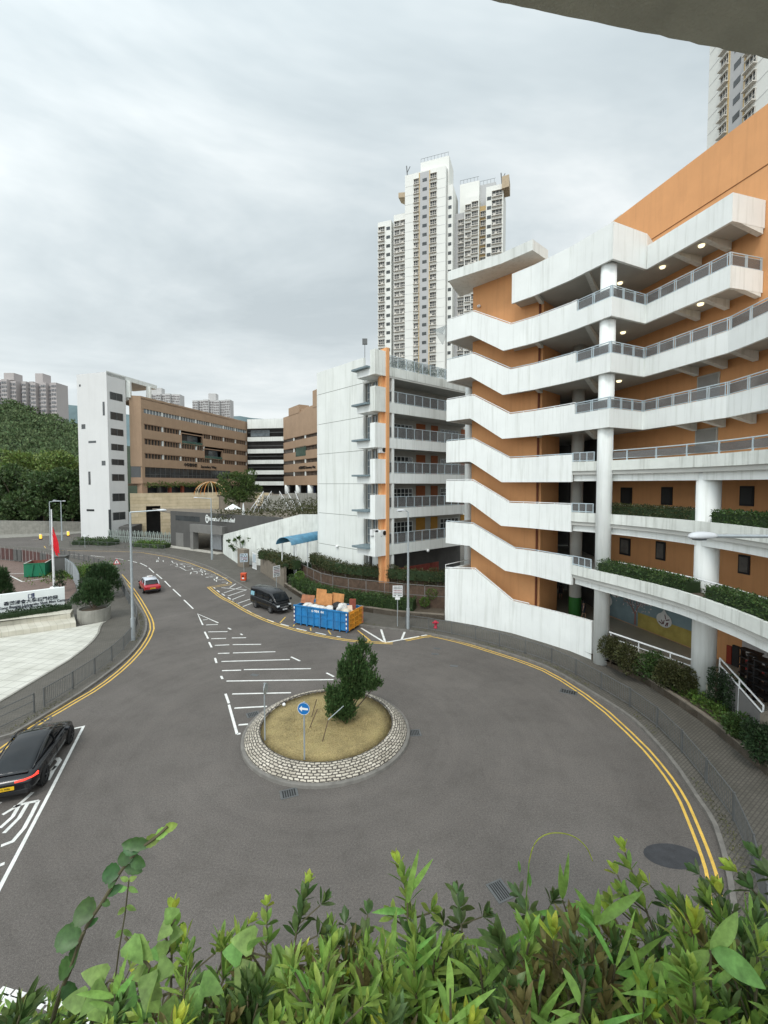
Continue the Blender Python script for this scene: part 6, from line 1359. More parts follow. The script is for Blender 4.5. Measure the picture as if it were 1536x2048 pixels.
# parasol on the terrace
b_ = UX(466, 78, 6.8); t = thing('parasol', 'white parasol on the terrace above the grey entrance building', 'parasol', b_); mb = MB(); mb.tube([b_ - Vector((0, 0, .3)), b_ + Vector((0, 0, 1.5))], .05); mb.build('pole', M['metal'], t); mb = MB(); mb.lathe([(1.5, .7), (1.5, .78), (.05, 1.6), (.02, 1.62)], b_, 8); mb.build('canopy', mat('parasol_white', (.82, .84, .84), .7), t)
b_ = UX(487, 76, 6.5); t = thing('parasol', 'closed white parasol beside the open one', 'parasol', b_); mb = MB(); mb.lathe([(.32, .2), (.28, .3), (.1, 1.9), (.02, 2.2)], b_, 8); mb.build('canopy', mat('parasol_white2', (.78, .80, .80), .7), t); mb = MB(); mb.tube([b_ - Vector((0, 0, .2)), b_ + Vector((0, 0, .5))], .05); mb.build('pole', M['metal'], t)
# dome pergola on the terrace
dc = UX(421, 98, 9.6); t = thing('dome_pergola', 'open dome pergola of orange and white curved ribs on the beige terrace', 'pergola', dc); om = mat('rib_orange', (.62, .25, .06), .6); yw = mat('rib_cream', (.62, .52, .34), .6)
for i in range(6):
    a = i * math.pi / 6; mb = MB(); mb.tube([dc + Vector((math.cos(a) * math.cos(p_) * 3.4, math.sin(a) * math.cos(p_) * 3.4, math.sin(p_) * 2.9)) for p_ in [math.pi * k / 14 for k in range(15)]], .06, 6); mb.build('rib', om if i % 2 else yw, t)
# overhead concrete eave
ez = 14.6; a, b = G(940, -8, ez), G(1540, 118, ez); d = (b - a)
mb = MB(); p0, p1 = a - d * .6, b + d * .8; nn = 70; r = random.Random(1); edge = []
for i in range(nn + 1):
    q = p0.lerp(p1, i / nn); edge.append((q.x + r.uniform(-.004, .004), q.y + r.uniform(-.004, .004)))
mb.prism(edge + [(p1.x, -3), (p0.x, -3)], ez, ez + .25); mb.prism([(x, y - .02) for x, y in edge] + [(p1.x, -3), (p0.x, -3)], ez + .28, ez + .5); mb.build('overhead_eave', mat('eave_concrete', (.58, .59, .50), .95, .12, 3, bump=.6), None, label='dark concrete eave overhanging the upper right corner', cat='eave')
# ---------- vehicles (local frame: x forward, y left, z up) ----------
def loft(rings, smooth=True):
    mb = MB(); n = len(rings[0]); vs = [p for r in rings for p in r]
    mb.add(vs, [(i * n + k, i * n + (k + 1) % n, (i + 1) * n + (k + 1) % n, (i + 1) * n + k) for i in range(len(rings) - 1) for k in range(n)] + [tuple(range(n))[::-1], tuple(range((len(rings) - 1) * n, len(rings) * n))]); return mb
def body_ring(x, w_, z0, z1, cr=.02, sh=.9):
    h = [(0, z0), (.78 * w_, z0), (.96 * w_, z0 + .10), (w_, z0 + (z1 - z0) * .45), (w_ * .985, z0 + (z1 - z0) * .8), (w_ * .93, z1 - .02), (w_ * sh * .8, z1 + cr * .5), (0, z1 + cr)]
    return [(x, -y, z) for y, z in h[1:-1]][::-1] and [(x, y, z) for y, z in h] + [(x, -y, z) for y, z in h[1:-1]][::-1]
def top_ring(x, wb, zb_, wt, zt):
    h = [(0, zb_), (wb, zb_), (wb + (wt - wb) * .45, zb_ + (zt - zb_) * .5), (wt + .01, zt - .06 if zt - zb_ > .1 else zt), (wt * .88, zt), (0, zt + .025)]
    return [(x, y, z) for y, z in h] + [(x, -y, z) for y, z in h[1:-1]][::-1]
def sub_(o, l=2):
    m = o.modifiers.new('subdivision', 'SUBSURF'); m.levels = l; m.render_levels = l; return o
def wheel(t, x, y, r, wd, rim, lab='wheel'):
    s = 1 if y > 0 else -1; mb = MB(); vs = []; n = 28; prof = [(r * .62, -wd / 2), (r * .92, -wd / 2), (r, -wd * .32), (r, wd * .32), (r * .92, wd / 2), (r * .62, wd / 2)]
    for pr, py in prof: vs += [(x + math.cos(6.2832 * k / n) * pr, y + py, r + math.sin(6.2832 * k / n) * pr) for k in range(n)]
    mb.add(vs, [(i * n + k, i * n + (k + 1) % n, (i + 1) * n + (k + 1) % n, (i + 1) * n + k) for i in range(5) for k in range(n)]); w_ = mb.build('wheel', M['rubber'], t, smooth=True)
    mb = MB(); yo = y + s * wd * .42
    for k in range(5):
        a = k * 1.2566; mb.beam((x + math.cos(a) * r * .08, yo, r + math.sin(a) * r * .08), (x + math.cos(a) * r * .6, yo, r + math.sin(a) * r * .6), .05, .09, up=(0, 1, 0))
    vs = [(x + math.cos(6.2832 * k / n) * q, yo, r + math.sin(6.2832 * k / n) * q) for q in (r * .66, r * .56) for k in range(n)]; mb.add(vs, [(k, (k + 1) % n, n + (k + 1) % n, n + k) for k in range(n)])
    vs = [(x + math.cos(6.2832 * k / n) * r * .64, y + s * wd * .2, r + math.sin(6.2832 * k / n) * r * .64) for k in range(n)]; mb.add(vs, [tuple(range(n))]); mb.build('rim', rim, w_)
def plate(t, s, x, y, z, w_, h, nx, m_bg, tilt=0):
    mb = MB(); mb.box((x, y, z), (.02, w_, h)); p = mb.build('number_plate', m_bg, t)
    tx = text(s, h * .8, M['black'], 'lettering', None, face_M((x + nx * .014, y, z), (0, nx, 0)), .002, sx=.85); tx.parent = p
def finish(t, loc, heading): t.location = loc; t.rotation_euler = (0, 0, math.atan2(heading[1], heading[0]))
carblack = mat('car_black', (.006, .007, .009), .25, .1, 2, coat=.35, spec=.4); cg = mat('car_glass', (.010, .012, .014), .06, .3, 1, spec=.5)
yp = mat('plate_yellow', (.72, .45, .02), .4, .05, 3); wp = mat('plate_white', (.75, .75, .75), .4, .05, 3); rimd = mat('rim_dark', (.05, .05, .055), .35, .1, 3, metal=.6); rimg = mat('rim_grey', (.35, .35, .36), .35, .1, 3, metal=.8)
redl = mat('tail_light_lit', (.95, .05, .03), .3, .05, 2, emit=1.2); redd = mat('tail_light', (.45, .02, .02), .25, .1, 2)
# black fastback sedan, parked near left
def sedan():
    t = thing('parked_car', 'glossy black fastback car parked in the taxi bay at the lower left', 'car', (0, 0, 0))
    W2 = .93
    R_ = [(-2.42, .62, .42, .70), (-2.38, .80, .30, .80), (-2.2, .88, .24, .93), (-1.8, .925, .22, .98), (-1.2, .93, .2, .96), (-.4, .92, .2, .93), (.4, .92, .2, .91), (1.0, .92, .2, .90), (1.5, .915, .22, .87), (2.0, .87, .24, .78), (2.3, .74, .28, .66), (2.42, .5, .36, .54)]
    sub_(loft([body_ring(*r) for r in R_]).build('body', carblack, t, smooth=True))
    Tp = [(-2.05, .66, .93, .60, .965), (-1.75, .72, .95, .62, 1.08), (-1.3, .78, .93, .62, 1.23), (-.8, .80, .91, .62, 1.34), (-.2, .81, .90, .62, 1.41), (.3, .80, .89, .61, 1.40), (.75, .79, .89, .60, 1.26), (1.15, .77, .88, .62, 1.06), (1.5, .72, .87, .64, .90)]
    sub_(loft([top_ring(*r) for r in Tp]).build('glasshouse', cg, t, smooth=True))
    # painted side rails over the windows and C pillar
    for s in (1, -1):
        mb = MB(); mb.tube([(-1.95, s * .69, .97), (-1.6, s * .70, 1.10), (-1.1, s * .675, 1.265), (-.6, s * .66, 1.365), (0, s * .655, 1.415), (.4, s * .65, 1.385), (.85, s * .665, 1.23), (1.4, s * .70, .93)], .028, 8); mb.build('roof_rail', carblack, t, smooth=True)
        mb = MB(); mb.beam((.02, s * .79, .93), (-.05, s * .665, 1.39), .07, .03); mb.build('pillar', carblack, t)
        mb = MB(); mb.tube([(-1.75, s * .80, .955), (.2, s * .83, .925), (1.3, s * .80, .90)], .014, 6); mb.build('window_trim', M['black'], t)
        mb = MB(); mb.box((.85, s * .98, .98), (.16, .2, .13), s * .2); mb.build('wing_mirror', carblack, t, bevel=.04)
        for x in (-.75, .35): mb = MB(); mb.box((x, s * .928, .77), (.2, .02, .03)); mb.build('door_handle', M['black'], t)
        for x in (-1.28, -.15, .95): mb = MB(); mb.box((x, s * .926, .6), (.012, .012, .55)); mb.build('door_gap', M['black'], t)
        mb = MB(); vs = [(-1.47 + math.cos(a * .314) * .41, s * (.915), .36 + math.sin(a * .314) * .41) for a in range(20)]; mb.add(vs, [tuple(range(20))]); vs = [(1.47 + math.cos(a * .314) * .41, s * (.922), .36 + math.sin(a * .314) * .41) for a in range(20)]; mb.add(vs, [tuple(range(20))]); mb.build('wheel_arch', M['black'], t)
        wheel(t, -1.47, s * .84, .355, .25, rimd); wheel(t, 1.47, s * .84, .355, .25, rimd)
        mb = MB(); mb.tube([(-2.40, s * .28, .80), (-2.37, s * .55, .805), (-2.27, s * .76, .81), (-2.15, s * .85, .825), (-2.0, s * .87, .84)], .038, 8); mb.tube([(-2.36, s * .52, .74), (-2.25, s * .72, .745), (-2.02, s * .885, .78)], .03, 8); mb.build('tail_light', redl, t)
    mb = MB(); mb.beam((-2.16, 0, .975), (-2.05, 0, .985), 1.2, .03); mb.build('boot_lip', carblack, t, bevel=.01)
    mb = MB(); mb.box((-2.37, 0, .4), (.1, 1.4, .2)); mb.build('rear_bumper', M['black'], t, bevel=.04)
    plate(t, 'YL 9086', -2.435, 0, .60, .54, .13, -1, yp)
    return t
sd_ = sedan(); rw0, fw0 = G(92, 1566, 0), G(143, 1484, 0); hd = (fw0 - rw0).normalized(); rt_ = Vector((hd.y, -hd.x, 0)); ctr = (rw0 + fw0) / 2 - rt_ * .93
finish(sd_, (ctr.x, ctr.y, 0), hd)
# taxi
def taxi():
    t = thing('taxi', 'red taxi with silver roof driving away on the left lane', 'taxi', (0, 0, 0)); rm = mat('taxi_red', (.42, .018, .03), .3, .06, 2, coat=.6); sm = mat('taxi_silver', (.52, .55, .60), .35, .05, 2, coat=.5)
    R_ = [(-2.28, .72, .34, .78), (-2.2, .80, .28, .92), (-1.6, .845, .22, .95), (-.8, .85, .2, .92), (.6, .85, .2, .90), (1.5, .84, .22, .86), (2.1, .80, .26, .76), (2.28, .68, .34, .62)]
    sub_(loft([body_ring(*r) for r in R_]).build('body', rm, t, smooth=True))
    Tp = [(-1.75, .70, .93, .62, .96), (-1.45, .74, .92, .60, 1.25), (-1.2, .75, .91, .60, 1.42), (-.3, .76, .90, .61, 1.48), (.35, .75, .90, .60, 1.44), (.75, .74, .89, .60, 1.2), (1.15, .72, .88, .62, .92)]
    sub_(loft([top_ring(*r) for r in Tp]).build('glasshouse', cg, t, smooth=True))
    mb = MB(); rr_ = [[(x, y, z) for y, z in ((-.63, zt - .07), (-.58, zt + .02), (0, zt + .055), (.58, zt + .02), (.63, zt - .07))] for x, zt in ((-1.32, 1.34), (-1.15, 1.43), (-.3, 1.49), (.35, 1.45), (.5, 1.37))]
    mb.add([p for r in rr_ for p in r], [(i * 5 + k, i * 5 + k + 1, i * 5 + k + 6, i * 5 + k + 5) for i in range(4) for k in range(4)]); mb.build('roof', sm, t, smooth=True)
    for s in (1, -1):
        for a, b in (((-1.72, s * .70, .94), (-1.3, s * .62, 1.36)), ((-.35, s * .77, .93), (-.35, s * .63, 1.43)), ((1.12, s * .72, .92), (.5, s * .61, 1.38))): mb = MB(); mb.beam(a, b, .08, .04); mb.build('pillar', sm, t)
        mb = MB(); mb.box((.75, s * .93, .98), (.12, .18, .12)); mb.build('wing_mirror', M['black'], t, bevel=.03)
        for x in (-1.35, 1.35): wheel(t, x, s * .78, .31, .2, rimg)
        mb = MB(); mb.box((-2.24, s * .66, .72), (.08, .28, .16)); mb.build('tail_light', redd, t, bevel=.02)
    mb = MB(); mb.box((-2.26, 0, .42), (.16, 1.55, .2)); mb.build('rear_bumper', M['black'], t, bevel=.05)
    mb = MB(); mb.box((-.35, 0, 1.6), (.2, .55, .16)); s_ = mb.build('roof_sign', mat('taxi_sign', (.75, .75, .72), .4), t, bevel=.03); tx = text('TAXI', .13, M['red'], 'lettering', None, face_M((-.455, 0, 1.6), (0, -1, 0)), .002); tx.parent = s_
    plate(t, 'TAXI 419', -2.30, 0, .62, .5, .13, -1, yp)
    return t
tx_ = taxi(); finish(tx_, (-26.6, 48.9, 0), (-.6, .8))
# black minibus-like van
def van():
    t = thing('parked_van', 'black high-roofed van parked at the left end of the blue skip', 'van', (0, 0, 0))
    R_ = [(-2.42, .78, .34, 1.06), (-2.36, .86, .28, 1.14), (-1.2, .87, .24, 1.16), (.6, .87, .24, 1.14), (1.5, .87, .26, 1.10), (2.05, .85, .28, 1.02), (2.35, .80, .32, .88), (2.45, .70, .38, .70)]
    sub_(loft([body_ring(*r, sh=1.0) for r in R_]).build('body', carblack, t, smooth=True))
    Tp = [(-2.40, .83, 1.08, .70, 1.86), (-2.3, .845, 1.10, .72, 2.0), (-1.2, .85, 1.12, .74, 2.04), (.5, .85, 1.12, .74, 2.03), (1.25, .84, 1.08, .72, 1.94), (1.55, .83, 1.05, .71, 1.72), (1.95, .82, 1.01, .74, 1.36), (2.3, .78, .90, .74, .95)]
    sub_(loft([top_ring(*r) for r in Tp]).build('cabin', carblack, t, smooth=True), 1)
    mb = MB(); mb.add([(1.42, .68, 1.78), (1.42, -.68, 1.78), (2.12, -.72, 1.16), (2.12, .72, 1.16)], [(0, 1, 2, 3)]); o = mb.build('windscreen', cg, t)
    for v in o.data.vertices: v.co.x += .07; v.co.z += .045
    for s in (1, -1):
        for x0, x1 in ((-2.2, -1.15), (-1.05, .1), (.2, 1.1), (1.18, 1.75)):
            mb = MB(); z1_ = 1.72 if x1 < 1.5 else 1.42; mb.add([(x0, s * .875, 1.16), (x1, s * .872, 1.16), (x1 - (.25 if x1 > 1.5 else 0), s * .80, z1_), (x0, s * .80, 1.72)], [(0, 1, 2, 3)]); mb.build('side_window', cg, t)
        mb = MB(); mb.box((2.0, s * .98, 1.2), (.1, .2, .24)); mb.build('wing_mirror', carblack, t, bevel=.04)
        mb = MB(); mb.box((2.36, s * .62, .78), (.12, .30, .17)); mb.build('headlight', mat('headlamp', (.55, .58, .60), .1, .1, 3, coat=1), t, bevel=.05)
        for x in (-1.28, 1.32): wheel(t, x, s * .80, .33, .2, rimg)
    mb = MB(); mb.box((2.44, 0, .64), (.05, .9, .12)); mb.build('grille', mat('chrome', (.4, .4, .4), .25, .1, 3, metal=.9), t, bevel=.02); mb = MB(); mb.box((2.43, 0, .42), (.1, 1.5, .16)); mb.build('front_bumper', M['black'], t, bevel=.05)
    mb = MB(); mb.add([(-2.1, -.882, 1.2), (-1.45, -.882, 1.2), (-1.45, -.83, 1.58), (-2.1, -.83, 1.58)], [(0, 1, 2, 3)]); mb.build('window_sticker', mat('pale_blue_sticker', (.22, .42, .50), .5, .3, 5), t)
    plate(t, 'RN 3358', 2.50, 0, .46, .46, .12, 1, wp)
    return t
vn = van(); finish(vn, (-10.95, 41.45, 0), (.725, -.69))
# ---------- blue skip with rubbish ----------
o_ = G(696.5, 1266.5, 0); ax = Vector((-.905, .425, 0)); ay = Vector((.425, .905, 0)); Ls, Ws, Hs = 5.35, 2.4, 1.62
sk = thing('rubbish_skip', 'long blue ribbed steel skip with an orange end, heaped with rubbish', 'skip', o_); bm_ = mat('skip_blue', (.02, .18, .42), .5, .22, 1.5, streak=.45, scol=(.10, .09, .08), fine=.15); om_ = mat('skip_orange', (.62, .27, .03), .55, .25, 2, streak=.5, scol=(.14, .07, .03))
def SP(x, y, z): return o_ + ax * x + ay * y + Vector((0, 0, z))
def sb(mb, x0, x1, y0, y1, z0, z1): c = SP((x0 + x1) / 2, (y0 + y1) / 2, (z0 + z1) / 2); return mb.box(c, (x1 - x0, y1 - y0, z1 - z0), math.atan2(ax.y, ax.x))
sb(MB(), 0, Ls, 0, .06, .15, Hs).build('side_panel', bm_, sk); sb(MB(), 0, Ls, Ws - .06, Ws, .15, Hs).build('side_panel', bm_, sk); sb(MB(), Ls - .06, Ls, .06, Ws - .06, .15, Hs).build('end_panel', bm_, sk); sb(MB(), 0, .06, .06, Ws - .06, .15, Hs).build('end_door', om_, sk); sb(MB(), .06, Ls - .06, .06, Ws - .06, .15, .22).build('floor', bm_, sk)
for i in range(9): x = .12 + i * (Ls - .24) / 8; sb(MB(), x - .045, x + .045, -.08, 0, .05, Hs - .06).build('rib', bm_, sk)
sb(MB(), 0, Ls, -.07, .07, Hs, Hs + .08).build('top_rail', bm_, sk); sb(MB(), .16, Ls - .16, -.05, -.002, .86, .93).build('rib', bm_, sk)
for z in (.2, .58, .98, 1.4): sb(MB(), -.06, -.002, .15, Ws - .15, z, z + .09).build('door_bar', om_, sk)
for y in (.05, .8, 1.55, Ws - .1): sb(MB(), -.09, -.062, y, y + .09, .18, Hs).build('door_bar', om_, sk)
for xx in (.12, Ls - .12):
    for k in range(8):
        mb = MB(); z = .15 + k * .18; sb(mb, xx - .05, xx + .05, -.105, -.085, z, z + .17); mb.build('hazard_stripe', M['steelw'] if k % 2 else mat('stripe_navy', (.10, .08, .18), .6), sk)
for k in range(4): sb(MB(), -.11, -.092, Ws - .1, Ws - .02, .2 + k * .38, .38 + k * .38).build('hazard_stripe', mat('stripe_red', (.55, .10, .08), .6), sk)
sb(MB(), 1.9, 3.9, -.045, -.015, 1.22, 1.56).build('number_panel', bm_, sk); tx = text('69984144', .30, M['steelw'], 'lettering', sk, face_M(SP(2.9, -.055, 1.4), -ax), .004, bold=1)
ply = mat('plywood', (.48, .22, .08), .8, .25, 2.5, streak=.4, scol=(.14, .06, .03)); ply2 = mat('old_plywood_brown', (.30, .12, .06), .8, .3, 3, streak=.4)
def board(lab, c, w_, h, tilt, rz, m): mb = MB(); R_ = Matrix.Rotation(math.atan2(ax.y, ax.x) + rz, 3, 'Z') @ Matrix.Rotation(tilt, 3, 'X'); mb.box((0, 0, 0), (w_, .03, h), rot=R_); o = mb.build('plywood_board', m); o.location = c; tag(o, lab, 'board', 'boards standing in the blue skip')
board('leftmost dark plywood board lying over the end of the blue skip', SP(4.75, 1.2, 1.95), 1.25, .75, .5, .1, ply2); board('tallest orange plywood board standing in the blue skip', SP(3.55, 1.5, 2.2), 1.05, 1.35, .15, -.05, ply); board('small tilted plywood board in the middle of the blue skip', SP(2.75, 1.5, 2.05), .55, 1.05, .2, .3, ply); board('wide orange plywood board standing in the middle of the blue skip', SP(2.0, 1.7, 2.05), 1.25, 1.15, .2, -.1, ply); board('dark red-brown board at the orange end of the blue skip', SP(.55, 1.7, 1.9), .55, .85, .3, .4, mat('maroon_board', (.20, .05, .03), .8, .2, 2)); board('pale small board leaning over the orange end of the blue skip', SP(.35, .9, 1.75), .4, .6, .9, .6, mat('pale_board', (.55, .40, .30), .8))
def bag(lab, c, rx, ry, rz_, m, sd): 
    r = random.Random(sd); mb = MB(); n, k_ = 18, 11; vs = []
    for j in range(k_):
        a = math.pi * j / (k_ - 1)
        for i in range(n):
            b = 6.2832 * i / n; w_ = 1 + .16 * math.sin(b * 3 + j + sd) + .10 * math.sin(b * 7 + j * 2.3) + r.uniform(-.07, .07); vs.append((math.sin(a) * math.cos(b) * rx * w_, math.sin(a) * math.sin(b) * ry * w_, math.cos(a) * rz_ * (1 + r.uniform(-.05, .05))))
    mb.add(vs, [(j * n + i, j * n + (i + 1) % n, (j + 1) * n + (i + 1) % n, (j + 1) * n + i) for j in range(k_ - 1) for i in range(n)]); o = mb.build('rubbish_bag', m, smooth=True); o.location = c; o.rotation_euler = (0, 0, sd); tag(o, lab, 'bag', 'rubbish bags in the blue skip')
wb_ = mat('white_sacking', (.62, .62, .60), .7, .15, 3, streak=.3)
for i, (x, y, z, a, b, c_, m_, l) in enumerate([(4.4, .7, 1.55, .5, .4, .24, wb_, 'leftmost white sack in the blue skip'), (3.6, .65, 1.5, .45, .4, .26, wb_, 'second white sack from the left in the blue skip'), (3.1, .6, 1.5, .5, .4, .22, wb_, 'flat white sack in the middle of the blue skip'), (1.55, .9, 1.75, .5, .45, .38, M['black'], 'shiny black rubbish bag on top of the blue skip'), (2.05, .5, 1.6, .4, .35, .3, wb_, 'white sack left of the black bag in the blue skip'), (1.0, .7, 1.75, .6, .4, .4, wb_, 'tall crumpled white sheet heap right of the black bag'), (.5, .5, 1.55, .45, .4, .28, mat('cream_sack', (.55, .50, .40), .8, .2, 3), 'cream coloured sack beside the orange end of the blue skip')]):
    bag(l, SP(x, y, z), a, b, c_, m_, i * 1.3 + 1)
mb = MB(); sb(mb, .1, Ls - .1, .1, Ws - .1, .25, 1.42); o = mb.build('mixed_rubbish', mat('mixed_rubbish', (.22, .20, .17), .9, .7, 4)); tag(o, 'mixed rubbish filling the blue skip', 'rubbish', kind='stuff')
# ---------- green skip ----------
g_ = G(48, 1156.5, PZ); g2 = G(90.5, 1153.5, PZ); gx = (g2 - g_).normalized(); gy = Vector((-gx.y, gx.x, 0)); Lg, Wg, Hg = (g2 - g_).length, 3.0, 1.75
gs = thing('green_skip', 'green open-topped steel skip on the brown forecourt', 'skip', g_); gm = mat('skip_green', (.01, .17, .085), .5, .15, 1.5, streak=.3); gi = mat('skip_rust_inside', (.20, .07, .05), .8, .3, 2)
def gb(x0, x1, y0, y1, z0, z1, name, m): c = g_ + gx * (x0 + x1) / 2 + gy * (y0 + y1) / 2 + Vector((0, 0, (z0 + z1) / 2)); mb = MB(); mb.box(c, (x1 - x0, y1 - y0, z1 - z0), math.atan2(gx.y, gx.x)); return mb.build(name, m, gs)
gb(0, Lg, 0, .06, .12, Hg, 'front_panel', gm); gb(0, Lg, Wg - .06, Wg, .12, Hg + .02, 'rear_panel', gi); gb(0, .06, .06, Wg - .06, .12, Hg, 'side_panel', gm); gb(Lg - .06, Lg, .06, Wg - .06, .12, Hg, 'side_panel', gm); gb(.06, .1, .06, Wg - .06, .9, Hg - .02, 'liner', gi); gb(Lg - .1, Lg - .06, .06, Wg - .06, .9, Hg - .02, 'liner', gi); gb(.06, Lg - .06, .06, Wg - .06, .12, 1.3, 'load', gi)
gb(-.04, Lg + .04, -.04, .07, Hg, Hg + .07, 'rim', gm); gb(-.05, .05, 0.07, Wg, Hg, Hg + .07, 'rim', M['soffit']); gb(Lg - .05, Lg + .05, 0.07, Wg, Hg, Hg + .07, 'rim', M['soffit'])
for x0, x1 in ((1.0, .75), (1.55, 1.95)):
    mb = MB(); mb.beam(g_ + gx * x0 - gy * .05 + Vector((0, 0, Hg - .1)), g_ + gx * x1 - gy * .05 + Vector((0, 0, .15)), .12, .12, up=gy); mb.build('brace', gm, gs)
for x in (.5, 1.0): mb = MB(); c = g_ + gx * x * 1.1 + gy * .6 + Vector((0, 0, 1.42)); mb.box(c, (.5, .5, .3), .4); tag(mb.build('white_carton', M['steelw']), ['white carton in the left half of the green skip', 'white carton in the middle of the green skip'][x == 1.0], 'carton')
# bicycle by the left railing
b_ = G(243, 1176, PZ); t = thing('bicycle', 'small dark bicycle leaning on the left railing below the triangular sign', 'bicycle', b_); d = Vector((-.45, .89, 0))
for s in (-.5, .5):
    c = b_ + d * s + Vector((0, 0, .33)); mb = MB(); mb.tube([c + d * math.cos(k * .3927) * .31 + Vector((0, 0, math.sin(k * .3927) * .31)) for k in range(17)], .025, 6); w_ = mb.build('wheel', M['rubber'], t); mb = MB()
    for k in range(6): mb.tube([c, c + d * math.cos(k * 1.047) * .3 + Vector((0, 0, math.sin(k * 1.047) * .3))], .006, 4)
    mb.build('spokes', M['metal'], w_)
P_ = lambda x, z: b_ + d * x + Vector((0, 0, z)); mb = MB()
for a, b in ((P_(-.5, .33), P_(-.08, .33)), (P_(-.08, .33), P_(-.2, .8)), (P_(-.2, .75), P_(.32, .78)), (P_(-.08, .33), P_(.32, .72)), (P_(-.5, .33), P_(-.2, .75)), (P_(.5, .33), P_(.3, .92))): mb.tube([a, b], .02, 6)
mb.build('frame', M['black'], t); mb = MB(); mb.beam(P_(-.32, .85), P_(-.08, .86), .12, .05); mb.build('saddle', M['black'], t); s_ = Vector((d.y, -d.x, 0)); mb = MB(); mb.tube([P_(.28, .97) + s_ * .27, P_(.3, .94), P_(.28, .97) - s_ * .27], .016, 6); mb.build('handlebar', M['black'], t)
# ---------- people in the ground floor hall ----------
def person(lab, base, h, rz, shirt, legs, step=.15, arm=.1):
    t = thing('person', lab, 'person', base, 'people in the ground floor hall'); s = h / 1.7
    J = dict(p=(0, 0, .92), c=(0, .02, 1.25), n=(0, .02, 1.45), h=(0, .0, 1.58), sl=(.17, .02, 1.40), el=(.24, .03, 1.12), wl=(.23, -arm, .88), sr=(-.17, .02, 1.40), er=(-.24, .05, 1.12), wr=(-.23, arm, .88), hl=(.09, 0, .88), kl=(.10, -step * .6, .48), fl=(.10, -step * .5, .07), tl=(.10, -step * .5 - .14, .04), hr=(-.09, 0, .88), kr=(-.10, step * .3, .48), fr=(-.10, step, .08), tr=(-.10, step - .13, .04))
    rad_ = dict(p=.14, c=.15, n=.055, h=.10, sl=.07, el=.045, wl=.03, sr=.07, er=.045, wr=.03, hl=.09, kl=.06, fl=.04, tl=.03, hr=.09, kr=.06, fr=.04, tr=.03)
    ks = list(J); E_ = [('p', 'c'), ('c', 'n'), ('n', 'h'), ('c', 'sl'), ('sl', 'el'), ('el', 'wl'), ('c', 'sr'), ('sr', 'er'), ('er', 'wr'), ('p', 'hl'), ('hl', 'kl'), ('kl', 'fl'), ('fl', 'tl'), ('p', 'hr'), ('hr', 'kr'), ('kr', 'fr'), ('fr', 'tr')]
    me = bpy.data.meshes.new('body'); me.from_pydata([Vector(J[k]) * s for k in ks], [(ks.index(a), ks.index(b)) for a, b in E_], []); o = bpy.data.objects.new('body', me); C.objects.link(o); o.parent = t
    m = o.modifiers.new('skin', 'SKIN'); 
    for i, k in enumerate(ks): me.skin_vertices[0].data[i].radius = (rad_[k] * s * (1.25 if k in 'pc' else 1), rad_[k] * s * (.8 if k in 'pc' else 1)); me.skin_vertices[0].data[i].use_root = (k == 'p')
    sub_(o, 1); sk_ = mat('skin', (.40, .25, .17), .6); me.materials.append(sk_)
    mb = MB(); mb.lathe([(.10, -.36), (.17, -.34), (.165, -.1), (.19, .1), (.17, .17), (.07, .22)], (0, .01, 1.23), 14, 1.15, .85); c_ = mb.build('shirt', shirt, None, smooth=True); c_.parent = t; c_.scale = (s, s, s)
    mb = MB(); mb.lathe([(.185, -.0), (.19, .12), (.16, .26), (.10, .28)], (0, 0, .70), 14, 1.1, .8)
    c_ = mb.build('shorts', legs, None, smooth=True); c_.parent = t; c_.scale = (s, s, s)
    mb = MB(); mb.lathe([(.10, -.04), (.118, .02), (.105, .09), (.05, .135), (.01, .14)], (0, .015, 1.60), 12, 1, 1.08); c_ = mb.build('hair', M['black'], None, smooth=True); c_.parent = t; c_.scale = (s, s, s)
    t.rotation_euler = (0, 0, rz)
dk1, dk2, gy1 = mat('cloth_dark', (.04, .04, .05), .9), mat('cloth_navy', (.03, .035, .06), .9), mat('cloth_grey', (.16, .16, .16), .9)
for u, v, h, rz, a, b, st, l in [(1081, 1193, 1.45, .3, gy1, dk1, .12, 'person in a grey top standing beside the left green-based pillar'), (1121, 1200, 1.5, 2.8, dk1, dk1, .25, 'person in dark clothes walking between the two green-based pillars'), (1167, 1240, 1.45, 1.2, dk2, dk1, .3, 'person in dark clothes near the right end of the white stair wall')]:
    p = G(u, v, 1.35); person(l, (p.x, p.y, 1.35), h, rz, a, b, st)
# ---------- island conifer ----------
def spiky(name, lab, base, lumps, n, L, m, seed=1, lean=(0, 0)):
    r = random.Random(seed); t = thing(name, lab, 'tree', base); mb = MB(); br = MB(); b = Vector(base)
    cs_ = [b + Vector(l[:3]) for l in lumps]
    for c, l in zip(cs_, lumps): br.tube([b, b.lerp(c, .5) + Vector((r.uniform(-.1, .1), 0, .1)), c], .045, 7, r2=.012)
    for c, (dx, dy, dz, rx, rz) in zip(cs_, lumps):
        for _ in range(int(n * (rx * rx + rx * rz))):
            d = rv(r); k = r.uniform(.55, 1.0) * (.93 + .32 * math.sin(d.x * 9 + dz * 3) * math.cos(d.z * 8 + dx * 5))
            p = c + Vector((d.x * rx * k, d.y * rx * k, d.z * rz * k)); ax_ = (d * .55 + Vector((lean[0], lean[1], 1.1)) + rv(r) * .3).normalized(); l = L * r.uniform(.5, 1.25)
            if r.random() < .10: l *= 1.9
            for q in range(5):
                f = q / 5; leafcard(mb, p + ax_ * l * f, ax_ + rv(r) * (.55 * (1 - f)), rv(r), l * (.55 - .25 * f), l * .30, .05)
    mb.build('foliage', m, t); br.build('trunk', M['bark'], t); return t
tb = Vector((G(690, 1447, .56).x, G(690, 1447, .56).y + .25, .56)); k_ = tb.y / FPX
